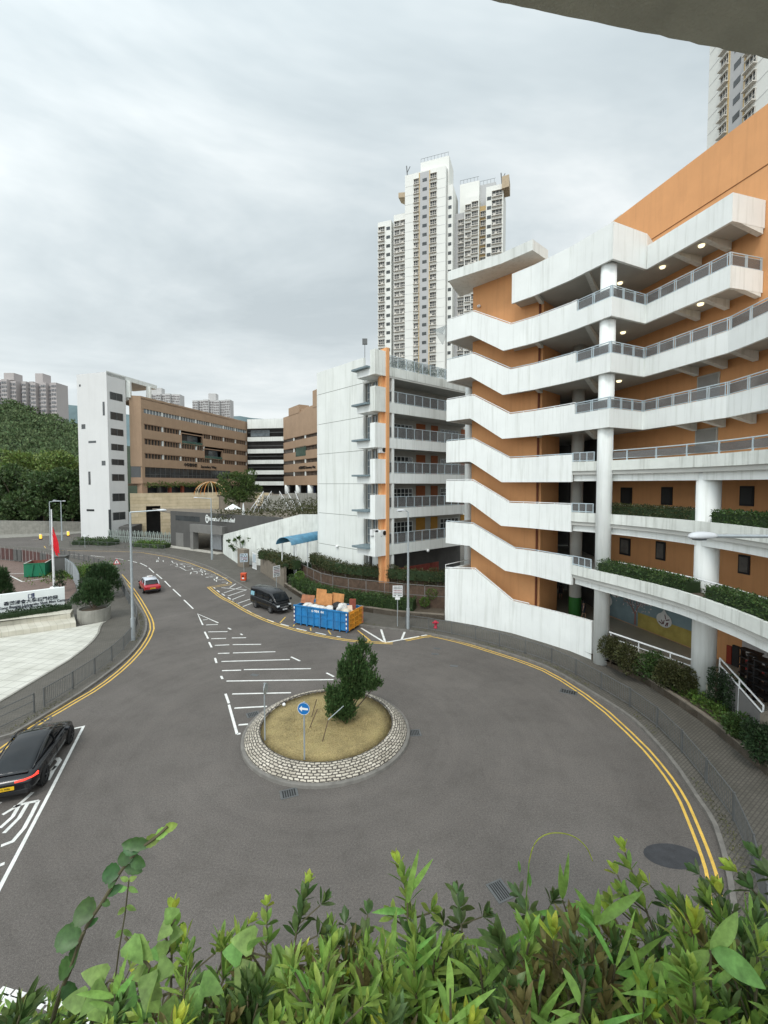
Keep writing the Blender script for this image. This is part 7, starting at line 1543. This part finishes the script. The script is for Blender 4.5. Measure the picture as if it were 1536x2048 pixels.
def lp(u, v, ru, rv_, dy=0): return ((u - 690) * k_, dy, ZV(v, tb.y) - .56, ru * k_, rv_ * k_)
spiky('conifer', 'dense dark green conifer leaning on the traffic island', tb, [lp(678, 1414, 29, 28), lp(661, 1396, 14, 20, .2), lp(692, 1421, 20, 19, -.15), lp(682, 1396, 22, 20), lp(696, 1378, 18, 17), lp(714, 1384, 17, 16), lp(700, 1358, 25, 26), lp(726, 1356, 26, 29, -.1), lp(712, 1330, 23, 22), lp(741, 1373, 17, 14, .15), lp(755, 1367, 9, 8), lp(705, 1309, 13, 18), lp(722, 1297, 8, 20), lp(734, 1300, 5, 14), lp(746, 1322, 7, 14), lp(685, 1337, 12, 17), lp(708, 1390, 12, 12)], 1500, .16, mat('juniper', (.058, .108, .034), .6, .3, 1.2, island=1.0, trans=.2, spec=.3), seed=3, lean=(.15, 0))
# ---------- broadleaf trees ----------
def tree(name, lab, base, h, cr, m, lumps=14, n=260, L=.5, seed=1, group=None, trunk=.25, cz=.62, flat=.75, tm=None):
    r = random.Random(seed); t = thing(name, lab, 'tree', base, group); b = Vector(base); mb = MB(); br = MB(); top = b + Vector((0, 0, h * .5)); br.tube([b, b + Vector((r.uniform(-.1, .1), 0, h * .25)), top], trunk, 8, r2=trunk * .6)
    for i in range(lumps):
        a = 6.283 * i / lumps * 2.4 + r.uniform(-.3, .3); q = r.random() ** .5; zz_ = h * (cz + (1 - cz) * r.uniform(-.75, .8)); rr_ = cr * q * (1 - .5 * abs(zz_ / h - cz) / (1 - cz)); c = b + Vector((math.cos(a) * rr_, math.sin(a) * rr_, zz_)); f = cr * r.uniform(.28, .42)
        br.tube([top - Vector((0, 0, h * .1)), top.lerp(c, .5) + Vector((0, 0, -.1 * h * .3)), c], trunk * .35, 5, r2=.02); blob(mb, c, f, f, f * flat, n, L, r, .6, .4, .45)
    mb.build('crown', m, t); br.build('trunk', M['bark'], t); return t
b_ = UX(478, 82, 6.5); tree('courtyard_tree', 'green bushy tree standing on the terrace before the banded block', b_, 8.2, 3.4, leafm('leaf_courtyard', (.07, .11, .028)), 22, 330, .34, 5, trunk=.16, cz=.6)
b_ = G(480, 1128, PZ); r = random.Random(6); t = thing('frangipani_tree', 'small bare-branched tree with rosettes of large leaves beside the gate pier', 'tree', b_); br = MB(); mb = MB(); top = b_ + Vector((.1, .5, 2.0)); br.tube([b_, top], .1, 7, r2=.07)
for u, v in [(456, 1083), (462, 1092), (470, 1082), (480, 1066), (478, 1075), (492, 1068), (495, 1082), (500, 1078), (466, 1099), (486, 1085)]:
    c = UX(u, b_.y + r.uniform(-.6, 1.0), ZV(v, b_.y)); br.tube([top, top.lerp(c, .5) + Vector((0, 0, -.15)), c], .05, 5, r2=.03)
    for k in range(26): d = (rv(r) + Vector((0, 0, .35))).normalized(); leafcard(mb, c, d, rv(r), r.uniform(.35, .6), .2)
mb.build('crown', M['leaf'], t); br.build('trunk', M['bark'], t)
# terrace shrubs and hanging greenery
r = random.Random(9); mb = MB()
for u, v, Y in [(u, 1030 + r.uniform(-2, 2), 74) for u in range(436, 640, 9)] + [(u, 1012 + r.uniform(-8, 6), 86) for u in range(520, 640, 7)] + [(u, 1020, 80) for u in range(590, 640, 8)]:
    c = UX(u, Y, ZV(v, Y)); blob(mb, c, 1.1, 1.0, .9, 70, .38, r, .5)
tag(mb.build('terrace_shrubbery', M['leafo']), 'mass of mixed shrubs on the terrace round the podium stair', 'shrubbery', kind='stuff')
mb = MB()
for s in [i * .7 for i in range(46)]:
    c = MW.pt(1 + s, .4, 11.9 + r.uniform(-.4, .35)); blob(mb, c, .6, .6, .5, 32, .32, r, .5)
tag(mb.build('hanging_greenery', M['leafl']), 'hanging greenery along the brown building above the terrace', 'greenery', kind='stuff')
mb = MB()
for i in range(30):
    c = FW.pt(1.0 + i * .33, -.6, wz[6] + 1.1 + r.uniform(0, .7)); blob(mb, c, .25, .25, .35, 30, .22, r, .35, .8)
o = mb.build('roof_plants', M['leaf']); tag(o, 'row of potted plants behind the glass railing on the roof of the white wing', 'plants', kind='stuff')
mb = MB()
for i in range(24):
    c = FW.pt(1.0 + i * .33, -.7, wz[5] + 1.2 + r.uniform(0, .5)); blob(mb, c, .22, .22, .4, 26, .2, r, .35, .8)
tag(mb.build('balcony_plants', M['leafd']), 'row of plants behind the railing of the top open corridor of the white wing', 'plants', kind='stuff')
# climbers on the taller boarded fence
mb = MB(); rs = resample([Vector((*q, 0)) for q in fb], .25)
for i, p in enumerate(rs):
    dpt = .4 + .9 * abs(math.sin(i * .9) * math.sin(i * .37)) + r.random() * .4
    for _ in range(34): z = 3.0 - r.random() ** 1.5 * dpt; leafcard(mb, (p.x + r.uniform(-.15, .15) + .1, p.y - .12 + r.uniform(-.1, .05), z), rv(r) + Vector((0, -.6, -.6)), rv(r), .15, .09)
tag(mb.build('climbing_ivy', M['leafo']), 'ivy trailing down the face of the taller boarded fence', 'ivy', kind='stuff')
# weeds along the right kerb
mb = MB()
for kk, o_ in ((KE, .42), (KW, .42)):
    rs = resample([Vector((*q, 0)) for q in offset([(p.x, p.y) for p in kk], o_)], .12)
    for i, p in enumerate(rs):
        if p.y > 48 or p.y < 8: continue
        if math.sin(i * .13) + math.sin(i * .047 + 1) + r.uniform(-1, 1) < .1: continue
        for _ in range(7): leafcard(mb, (p.x + r.uniform(-.16, .16), p.y + r.uniform(-.16, .16), PZ + .01), rv(r) * .8 + Vector((0, 0, .6)), rv(r), r.uniform(.04, .10), .035)
tag(mb.build('kerb_weeds', mat('weed_dry', (.10, .10, .04), .8, .4, 1, island=1.0)), 'low weeds and moss growing between kerb and railing', 'weeds', kind='stuff')
# ---------- wooded hillside ----------
hillm = leafm('leaf_hillside', (.105, .15, .066), 1.1, .15, .8)
r = random.Random(21); mb = MB(); cnt = 0
for _ in range(1150):
    y = 122 + 290 * r.random() ** 1.25; u = r.uniform(-260, 186); x = (u - CX) / FPX * y
    z = hillh(x, y); rr_ = r.uniform(2.4, 4.6) * (1 + (y - 120) / 500); L = 1.0 + (y - 120) / 190
    for k in range(r.randint(2, 4)):
        c = Vector((x + r.uniform(-1, 1) * rr_ * .6, y + r.uniform(-1, 1) * rr_ * .4, z + rr_ * r.uniform(.6, 1.5)))
        for _k in range(24):
            d = rv(r)
            if d.z < -.25: d.z = -d.z
            q = c + Vector((d.x * rr_ * .62, d.y * rr_ * .62, d.z * rr_ * .55)); leafcard(mb, q, d + rv(r) * .6, rv(r), L * r.uniform(.6, 1.3), L * .55)
o = mb.build('hillside_forest', hillm); tag(o, 'dense forest covering the hill on the left', 'forest', kind='stuff')
# near row of trees at the foot of the hill
r = random.Random(31)
spots = [(-30, 116, 15), (6, 119, 15.5), (30, 114, 14.5), (62, 118, 16), (90, 113, 14), (118, 117, 15), (146, 115, 14), (168, 121, 15), (-6, 128, 20), (44, 130, 21), (80, 129, 20), (112, 131, 20), (140, 130, 19.5), (164, 134, 18)]
labs = ['cut by the left edge', 'second from the left edge', 'third from the left edge', 'in the middle of the lower row', 'above the left lit bollard', 'behind the far street lamps', 'just left of the white lift tower', 'partly behind the left side of the white lift tower', 'upper row, at the left edge', 'upper row, above the long retaining wall', 'upper row, under the pinkish towers', 'upper row, right of the pinkish towers', 'upper row, one tree left of the lift tower', 'upper row, touching the lift tower outline']
tm = [leafm('leaf_hill_a', (.068, .112, .038), 1.0, .2), leafm('leaf_hill_b', (.15, .21, .055), 1.0, .2)]
for i, ((u, Y, h), l) in enumerate(zip(spots, labs)):
    b_ = UX(u, Y, 1.4); tree('hillside_tree', ('dark leafy tree ' if i < 8 else 'lighter green tree, ') + l, b_, h, h * .42, tm[i >= 8], 16, 210, .85, 60 + i, group='trees at the foot of the hill', trunk=.35, cz=.5 if i < 8 else .62)
# ---------- foreground planting on the near ledge ----------
mb = MB(); mb.box((0, .75, 10.05), (7, 1.1, .3)); struct(mb, 'planter_soil', M['soil'])
def blade(mb, p, d, n, L, W, prof, segs=5, droop=.3, fold=.25):
    """leaf with a midrib fold; prof gives the half width along the length"""
    p, d = Vector(p), Vector(d).normalized(); s = d.cross(n)
    if s.length < 1e-3: s = d.cross(Vector((0, 0, 1)))
    s.normalize(); n = s.cross(d).normalized(); vs = []; fs = []
    for i in range(segs + 1):
        f = i / segs; c = p + d * L * f * (1 - droop * .25 * f) - Vector((0, 0, 1)) * droop * L * f * f * .6; w_ = W * prof(f); up = n * fold * w_
        vs += [c - s * w_ + up, c, c + s * w_ + up]
    for i in range(segs):
        a = 3 * i; fs += [(a, a + 1, a + 4, a + 3), (a + 1, a + 2, a + 5, a + 4)]
    mb.add(vs, fs)
lance = lambda f: max(.04, (math.sin(math.pi * min(1, f ** .75)) ** .8)) * .5
obov = lambda f: max(.03, math.sin(math.pi * min(1, f ** 1.15)) ** .95) * .5
heart = lambda f: (max(.02, (1 - f) ** .75 * (1.1 if f > .05 else .75))) * .5
roundl = lambda f: max(.02, math.sin(math.pi * min(1, max(.02, f) ** .8)) ** .62 * (1 + .07 * math.sin(f * 26))) * .5
NM = dict(y=mat('leaf_new', (.46, .54, .08), .5, .38, 38, island=.5, trans=.4), g=mat('leaf_green', (.25, .38, .08), .45, .38, 38, island=.6, trans=.35), d=mat('leaf_darkglossy', (.10, .165, .05), .35, .38, 38, island=.7, trans=.2), l=mat('leaf_lanceolate', (.26, .46, .11), .45, .38, 38, island=.5, trans=.4), h=mat('leaf_heart', (.24, .40, .11), .5, .38, 38, island=.5, trans=.4), o=mat('leaf_olive_bronze', (.17, .15, .055), .45, .38, 38, island=.7, trans=.25), s=mat('twig', (.10, .09, .05), .8, .3, 8), v=mat('leaf_vine_dark', (.055, .13, .038), .4, .38, 38, island=.5, trans=.25))
def rosette(mb, c, ax_, n, L, W, r, prof=obov, spread=.9, droop=.15):
    ax_ = ax_.normalized(); a0_ = r.uniform(0, 6.28); x = ax_.orthogonal().normalized(); y = ax_.cross(x)
    for i in range(n):
        a = a0_ + i * 2.4; f = i / n; sp_ = spread * (1 - f * .75); d = (x * math.cos(a) + y * math.sin(a)) * sp_ + ax_ * (.5 + .7 * f); blade(mb, c + ax_ * L * .25 * f, d, ax_ - d * .3, L * r.uniform(.75, 1.1) * (1 - .25 * f), W * r.uniform(.85, 1.1), prof, 4, droop)
def shrubstem(u, v, Y, m_, lab, L=.075, W=.026, levels=3, n=9, tipm=None, prof=obov, seed=0, spread=.9, part=True, bag=None, base_dx=0):
    r = random.Random(seed); tip = AY(u, v, Y); base = Vector((tip.x + r.uniform(-.12, .12) + base_dx, min(Y, 1.25) + r.uniform(-.15, .0), 10.2)); mid = base.lerp(tip, .55) + Vector((r.uniform(-.05, .05), r.uniform(-.04, .04), 0))
    lo, ti, st = (MB(), MB(), MB()) if bag is None else bag
    pts = [base, mid, tip]; st.tube(pts, .006, 5, r2=.003); ax_ = (tip - mid)
    for k in range(levels):
        f = k / levels; c = tip.lerp(mid, f * .9); rosette(ti if (k == 0 and tipm) else lo, c, ax_ + rv(r) * .06, n if k else max(5, n - 2), L * (1 if k else .85), W, r, prof, spread * (1 if k else .6))
    # side shoots
    for k in range(2):
        a = r.uniform(0, 6.28); q = mid.lerp(tip, r.uniform(.0, .5)); e = q + Vector((math.cos(a) * .09, math.sin(a) * .06, r.uniform(.03, .09))); st.tube([q, e], .003, 4); rosette(lo, e, (e - q) + Vector((0, 0, .05)), n - 2, L * .85, W * .9, r, prof, spread)
    if bag is None:
        t = thing('shrub', lab, 'shrub', base, 'shrub shoots on the near ledge'); lo.build('foliage', NM[m_], t, smooth=True); st.build('stem', NM['s'], t)
        if tipm: ti.build('young_leaves', NM[tipm], t, smooth=True)
# stand-out shoots, left to right
for i, (u, v, Y, m_, tm_, L, W, lv_, n, lab) in enumerate([
    (611, 1775, 1.75, 'd', 'y', .085, .026, 4, 10, 'tallest olive shrub shoot left of centre with a yellow-green tip'),
    (534, 1812, 1.7, 'g', 'y', .07, .022, 3, 9, 'thin shrub shoot with a bright yellow tip left of the tallest olive one'),
    (495, 1850, 1.7, 'g', 'y', .07, .022, 3, 8, 'lower yellow-green shoot beside the heart-leaved climber'),
    (372, 1885, 1.5, 'g', 'y', .085, .028, 3, 9, 'yellow-green shoot right of the tall vine'),
    (345, 1825, 1.55, 'g', 'y', .075, .03, 3, 7, 'pale shoot with broad soft leaves right of the tall vine'),
    (800, 1735, 1.6, 'g', 'y', .08, .026, 4, 9, 'green shoot with a yellow tip among long thin leaves near the centre'),
    (915, 1790, 2.0, 'd', None, .095, .026, 3, 13, 'dark pointed rosette standing alone right of centre'),
    (1040, 1795, 1.9, 'd', None, .10, .026, 3, 13, 'dark pointed rosette just right of the dark drain cover'),
    (1250, 1705, 1.7, 'g', 'y', .075, .026, 4, 8, 'tall thin shoot with a pale yellow tip on the right'),
    (1235, 1750, 1.75, 'g', 'y', .075, .026, 3, 8, 'pale green shoot leaning left of the tall thin one on the right'),
    (1300, 1770, 1.8, 'd', 'y', .075, .026, 3, 9, 'dark leaved shoot with a small pale tip on the right'),
    (1475, 1745, 1.7, 'd', 'y', .08, .028, 4, 11, 'dense dark shoot with pale tips at the end of the yellow lines'),
    (1400, 1750, 1.9, 'd', None, .085, .028, 3, 12, 'dark shoot in front of the lower end of the yellow lines'),
    (1440, 1790, 1.6, 'd', 'y', .085, .03, 3, 11, 'broad dark shoot with a yellow tip in the right corner'),
    (1520, 1720, 1.8, 'd', None, .095, .03, 4, 13, 'dark shoot cut by the right edge of the picture'),
    (1215, 1830, 1.6, 'g', 'y', .075, .026, 3, 9, 'bright green shoot below the tall thin one on the right'),
    (690, 1850, 1.7, 'd', None, .085, .026, 3, 11, 'dark olive shoot right of the tallest olive one'),
    (735, 1830, 1.75, 'd', None, .085, .026, 3, 11, 'dark olive shoot just left of the centre')]):
    shrubstem(u, v, Y, m_, lab, L, W, lv_, n, tm_, seed=100 + i)
# undergrowth mass
groups = {k: (MB(), MB(), MB()) for k in 'gdo'}; r = random.Random(77)
def skyline(u):
    pts = [(-60, 1990), (100, 1975), (250, 1930), (400, 1880), (520, 1880), (600, 1830), (700, 1860), (760, 1850), (850, 1850), (960, 1870), (1060, 1850), (1150, 1830), (1250, 1800), (1350, 1790), (1450, 1770), (1600, 1740)]
    for (a, b), (c, d) in zip(pts, pts[1:]):
        if a <= u <= c: return b + (d - b) * (u - a) / (c - a)
    return 1900
for i in range(520):
    u = r.uniform(-80, 1620); dens_ = .28 if u < 430 else .85
    if r.random() > dens_: continue
    top = skyline(u); v = top + 25 + r.random() ** .8 * (2120 - top - 20); Y = r.uniform(1.15, 1.95) - (v - top) / 900; Y = max(.95, Y); k = 'g' if r.random() < (.52 if u < 1000 else .34) else ('d' if r.random() < .75 else 'o')  # share of dark leaves raised, partly to stand for shaded gaps
    shrubstem(u, v, Y, k, '', r.uniform(.075, .12), r.uniform(.015, .022), 3, r.randint(8, 12), 'y' if r.random() < .5 else None, seed=1000 + i, bag=(groups[k][0], groups['g'][1] if r.random() < .35 else groups[k][0], groups[k][2]))
nm_ = dict(g='green', d='dark', o='bronze')
for k, (a, b, c) in groups.items():
    o = a.build('undergrowth', NM[k], smooth=True); tag(o, nm_[k] + ' leaved undergrowth filling the near planter', 'undergrowth', kind='stuff')
    if b.v: tag(b.build('undergrowth', NM['y'], smooth=True), 'yellow-green young leaves in the near undergrowth', 'undergrowth', kind='stuff')
    tag(c.build('undergrowth_twigs', NM['s']), 'twigs of the ' + nm_[k] + ' near undergrowth', 'twigs', kind='stuff')
# long lanceolate leaved plants
def lancer(lab, u, v, Y, leaves, seed=0, m_='l'):
    r = random.Random(seed); tip = AY(u, v, Y); t = thing('lance_leaf_plant', lab, 'plant', (tip.x, Y, 10.2), 'long-leaved plants on the near ledge'); mb = MB(); st = MB(); base = Vector((tip.x + r.uniform(-.05, .05), min(Y, 1.22), 10.2)); st.tube([base, base.lerp(tip, .5) + Vector((r.uniform(-.02, .02), 0, 0)), tip], .006, 6, r2=.003)
    for (f, du, dv, L, W, dr) in leaves:
        c = tip.lerp(base, f); e = AY(u + du, v + dv, Y) - tip; d = Vector((e.x, r.uniform(-.03, .03), e.z)); blade(mb, c, d, Vector((r.uniform(-.4, .4), -1, .5)), L, W, lance, 8, dr, .35)
    mb.build('leaves', NM[m_], t, smooth=True); st.build('stem', NM['s'], t)
def auto(n, r_, L0=.15): return [(r_.uniform(0, .5), math.cos(a) * 100, -abs(math.sin(a)) * 100 - r_.uniform(-40, 60), L0 * r_.uniform(.8, 1.3), r_.uniform(.013, .021), r_.uniform(0, .5)) for a in [r_.uniform(.1, 3.04) for _ in range(n + 2)]]
r = random.Random(5)
lancer('long thin leaves spreading upward just right of the yellow-tipped centre shoot', 815, 1790, 1.45, [(0, 30, -110, .16, .02, 0), (0, 65, -100, .17, .02, .1), (.1, -90, -10, .13, .022, .3), (.05, 10, -60, .12, .02, 0), (.3, 60, -40, .15, .022, .3), (.3, -70, -50, .14, .022, .2)], 1)
lancer('pair of long pointed leaves standing upright right of centre', 1125, 1800, 1.5, [(0, -12, -100, .16, .022, 0), (0, 20, -110, .165, .022, 0), (.1, -90, -20, .13, .022, .3), (.05, 80, -15, .15, .024, .4), (.4, 60, -60, .15, .025, .2)], 2)
lancer('tall plant with broad hanging leaves in the middle of the right half', 1190, 1850, 1.25, [(0, 5, -90, .12, .024, 0), (0, 90, -70, .20, .03, .2), (0, -60, -70, .15, .022, .1), (.2, 5, 90, .16, .026, .1), (.2, -90, 30, .15, .028, .2), (.3, 110, 40, .2, .03, .3)] + auto(4, r, .16), 3)
lancer('glossy long-leaved plant low in the right half', 1230, 1930, 1.1, auto(11, r, .17), 4)
lancer('large bright leaves curling at the lower right corner', 1420, 1900, 1.0, [(0, -80, 60, .14, .045, .1), (0, 60, -70, .13, .05, .2), (0, 80, 20, .13, .05, .4), (.1, -110, -10, .15, .04, .2), (.3, -60, 60, .16, .045, .2), (.3, 80, 70, .15, .045, .2)], 5, 'h')
lancer('long-leaved plant at the bottom centre', 960, 1930, 1.15, auto(10, r, .15), 6)
lancer('long narrow leaves hanging below the centre', 870, 1910, 1.2, auto(9, r, .15), 7)
lancer('narrow upright leaves low between centre and right half', 1080, 1950, 1.05, auto(10, r, .15), 8)
lancer('long soft leaves near the bottom right', 1330, 1960, 1.0, auto(10, r, .16), 9)
lancer('light narrow leaves at the lower left of centre', 640, 1960, 1.1, auto(8, r, .12), 10)
for i_, (u_, v_, Y_) in enumerate([(1290, 1870, 1.3), (1000, 1880, 1.3), (1170, 1960, 1.0), (900, 1975, 1.0), (1400, 1980, 1.0), (780, 1930, 1.15), (1500, 1850, 1.25), (1060, 1870, 1.35)]): lancer(['thin upward leaves below the tall thin shoot on the right', 'thin leaves in front of the dark drain cover', 'low arching leaves at the bottom right of centre', 'low fan of leaves at the bottom centre', 'low fan of leaves at the bottom right', 'thin leaves left below the centre', 'long leaves near the right edge', 'thin dark leaves beside the heart-leaved climber on the right'][i_], u_, v_, Y_, auto(9, r, .15), 30 + i_)
lancer('soft pale leaves at the bottom left', 230, 1985, 1.15, auto(7, r, .11), 11)
# heart-leaved climbers
def climber(lab, spots, Y, seed, size=.07, m_='h', prof=heart, wf=.85):
    r = random.Random(seed); c0_ = AY(spots[-1][0], spots[-1][1], Y); t = thing('climber', lab, 'climbing plant', (c0_.x, c0_.y, 10.2), 'climbers on the near ledge'); mb = MB(); st = MB(); P3 = [AY(u, v, Y) for u, v in spots] + [Vector((c0_.x, Y, 10.2))]; st.tube(P3, .004, 5)
    for p in P3[:-1]:
        for k in range(2): d = Vector((r.uniform(-1, 1), r.uniform(-.6, .1), r.uniform(-.8, .5))); q = p + d * .02; blade(mb, q, d, Vector((r.uniform(-.3, .3), -.8, .7)), size * r.uniform(.7, 1.25), size * wf, prof, 6, .3, .15)
    mb.build('leaves', NM[m_], t, smooth=True); st.build('stem', NM['s'], t)
climber('climber with pale heart-shaped leaves left of centre', [(520, 1885), (540, 1915), (500, 1905), (530, 1950), (490, 1960), (570, 1985), (540, 2000), (610, 1990), (580, 2030), (500, 2020)], 1.25, 1, .085)
climber('heart-leaved climber under the tall vine', [(250, 1875), (300, 1935), (290, 1970), (220, 1960), (180, 2000), (240, 2010), (330, 1990), (390, 1960)], 1.2, 2, .07)
climber('small heart-leaved climber right of centre', [(1120, 1830), (1090, 1850), (1130, 1880), (1080, 1905), (1060, 1955), (1100, 1990)], 1.3, 3, .075)
climber('pale soft-leaved climber beside the yellow shoot', [(350, 1840), (330, 1870), (340, 1900), (300, 1945), (270, 1990)], 1.4, 4, .065)
# tall vine at the left
r = random.Random(3); Yv = 1.3; vp = [(336, 1652), (312, 1675), (275, 1700), (243, 1740), (228, 1765), (205, 1805), (180, 1840), (160, 1880), (145, 1930), (120, 1985), (100, 2060)]
P3 = [AY(u, v, Yv) for u, v in vp]; P3s = smoothp(P3, 2); t = thing('vine', 'tall arching vine with round dark leaves at the lower left', 'climbing plant', (P3[-1].x, Yv, 10.2), 'climbers on the near ledge'); st = MB(); st.tube(P3s, .0045, 6, r2=.007); st.build('stem', NM['s'], t); mb = MB(); ml = MB()
for u, v, du, dv, L, W in [(330, 1660, 30, -22, .06, .028), (312, 1675, 40, -30, .07, .03), (300, 1690, -50, -12, .085, .04), (290, 1690, 30, -20, .065, .04), (280, 1700, -60, -20, .06, .04), (268, 1712, -45, 5, .055, .045), (262, 1715, 30, 10, .05, .04), (250, 1735, 35, 5, .055, .028), (240, 1745, -55, -5, .06, .05), (235, 1755, -45, 25, .045, .045), (215, 1790, 35, -25, .06, .03), (205, 1800, 20, 10, .03, .022), (190, 1825, -40, -10, .068, .07), (172, 1855, 35, -35, .055, .022), (160, 1880, -50, -15, .08, .076), (150, 1920, -30, 25, .075, .055), (145, 1930, 20, -60, .08, .045), (130, 1965, 30, 40, .07, .05)]:
    p = AY(u, v, Yv); e = AY(u + du, v + dv, Yv) - p; blade(ml if v < 1705 and du > 0 else mb, p, Vector((e.x, r.uniform(-.01, .01), e.z)), Vector((r.uniform(-.6, .6), -1, .6)), L * r.uniform(.85, 1.1), W * r.uniform(.8, 1.05), roundl, 14, .25, .4)
mb.build('leaves', NM['v'], t, smooth=True); ml.build('leaves', NM['g'], t, smooth=True)
# bent dry grass stalk and thin stem
mb = MB(); ar = [AY(u, v, 1.5) for u, v in [(1058, 1725), (1066, 1690), (1085, 1670), (1115, 1664), (1150, 1672), (1175, 1695), (1185, 1722)]]; mb.tube(smoothp(ar, 2), .0018, 5); t = thing('grass_stalk', 'thin bent grass stalk arching over the near asphalt right of centre', 'grass stalk', (ar[0].x, 1.5, 10.2)); mb.build('stalk', NM['y'], t); mb = MB(); mb.tube([AY(1058, 1725, 1.5), AY(1052, 1800, 1.5), AY(1060, 1900, 1.45)], .002, 5); blade(mb, AY(1060, 1775, 1.5), AY(1057, 1730, 1.5) - AY(1060, 1775, 1.5), Vector((0, -1, .2)), .08, .014, lance); blade(mb, AY(1040, 1745, 1.5), AY(1035, 1700, 1.5) - AY(1040, 1745, 1.5), Vector((0, -1, .2)), .06, .01, lance); mb.build('leaf', NM['l'], t)
mb = MB(); mb.tube([AY(258, 1760, 1.45), AY(250, 1830, 1.45), AY(238, 1900, 1.4), AY(225, 2000, 1.4)], .0025, 5); t = thing('weed', 'thin pale weed stem right of the arching vine', 'weed', (AY(225, 2000, 1.4).x, 1.4, 10.2)); mb.build('stem', NM['s'], t); mb = MB()
for u, v, du, dv in [(258, 1762, -12, -8), (258, 1762, 12, -10), (256, 1775, 14, 4), (255, 1775, -16, 4), (252, 1815, -28, 18), (252, 1812, 26, 6), (246, 1860, -16, 12), (246, 1860, 18, 8)]: p = AY(u, v, 1.45); blade(mb, p, AY(u + du, v + dv, 1.45) - p, Vector((0, -1, .4)), .04, .018, lance, 5)
mb.build('leaves', NM['h'], t, smooth=True)
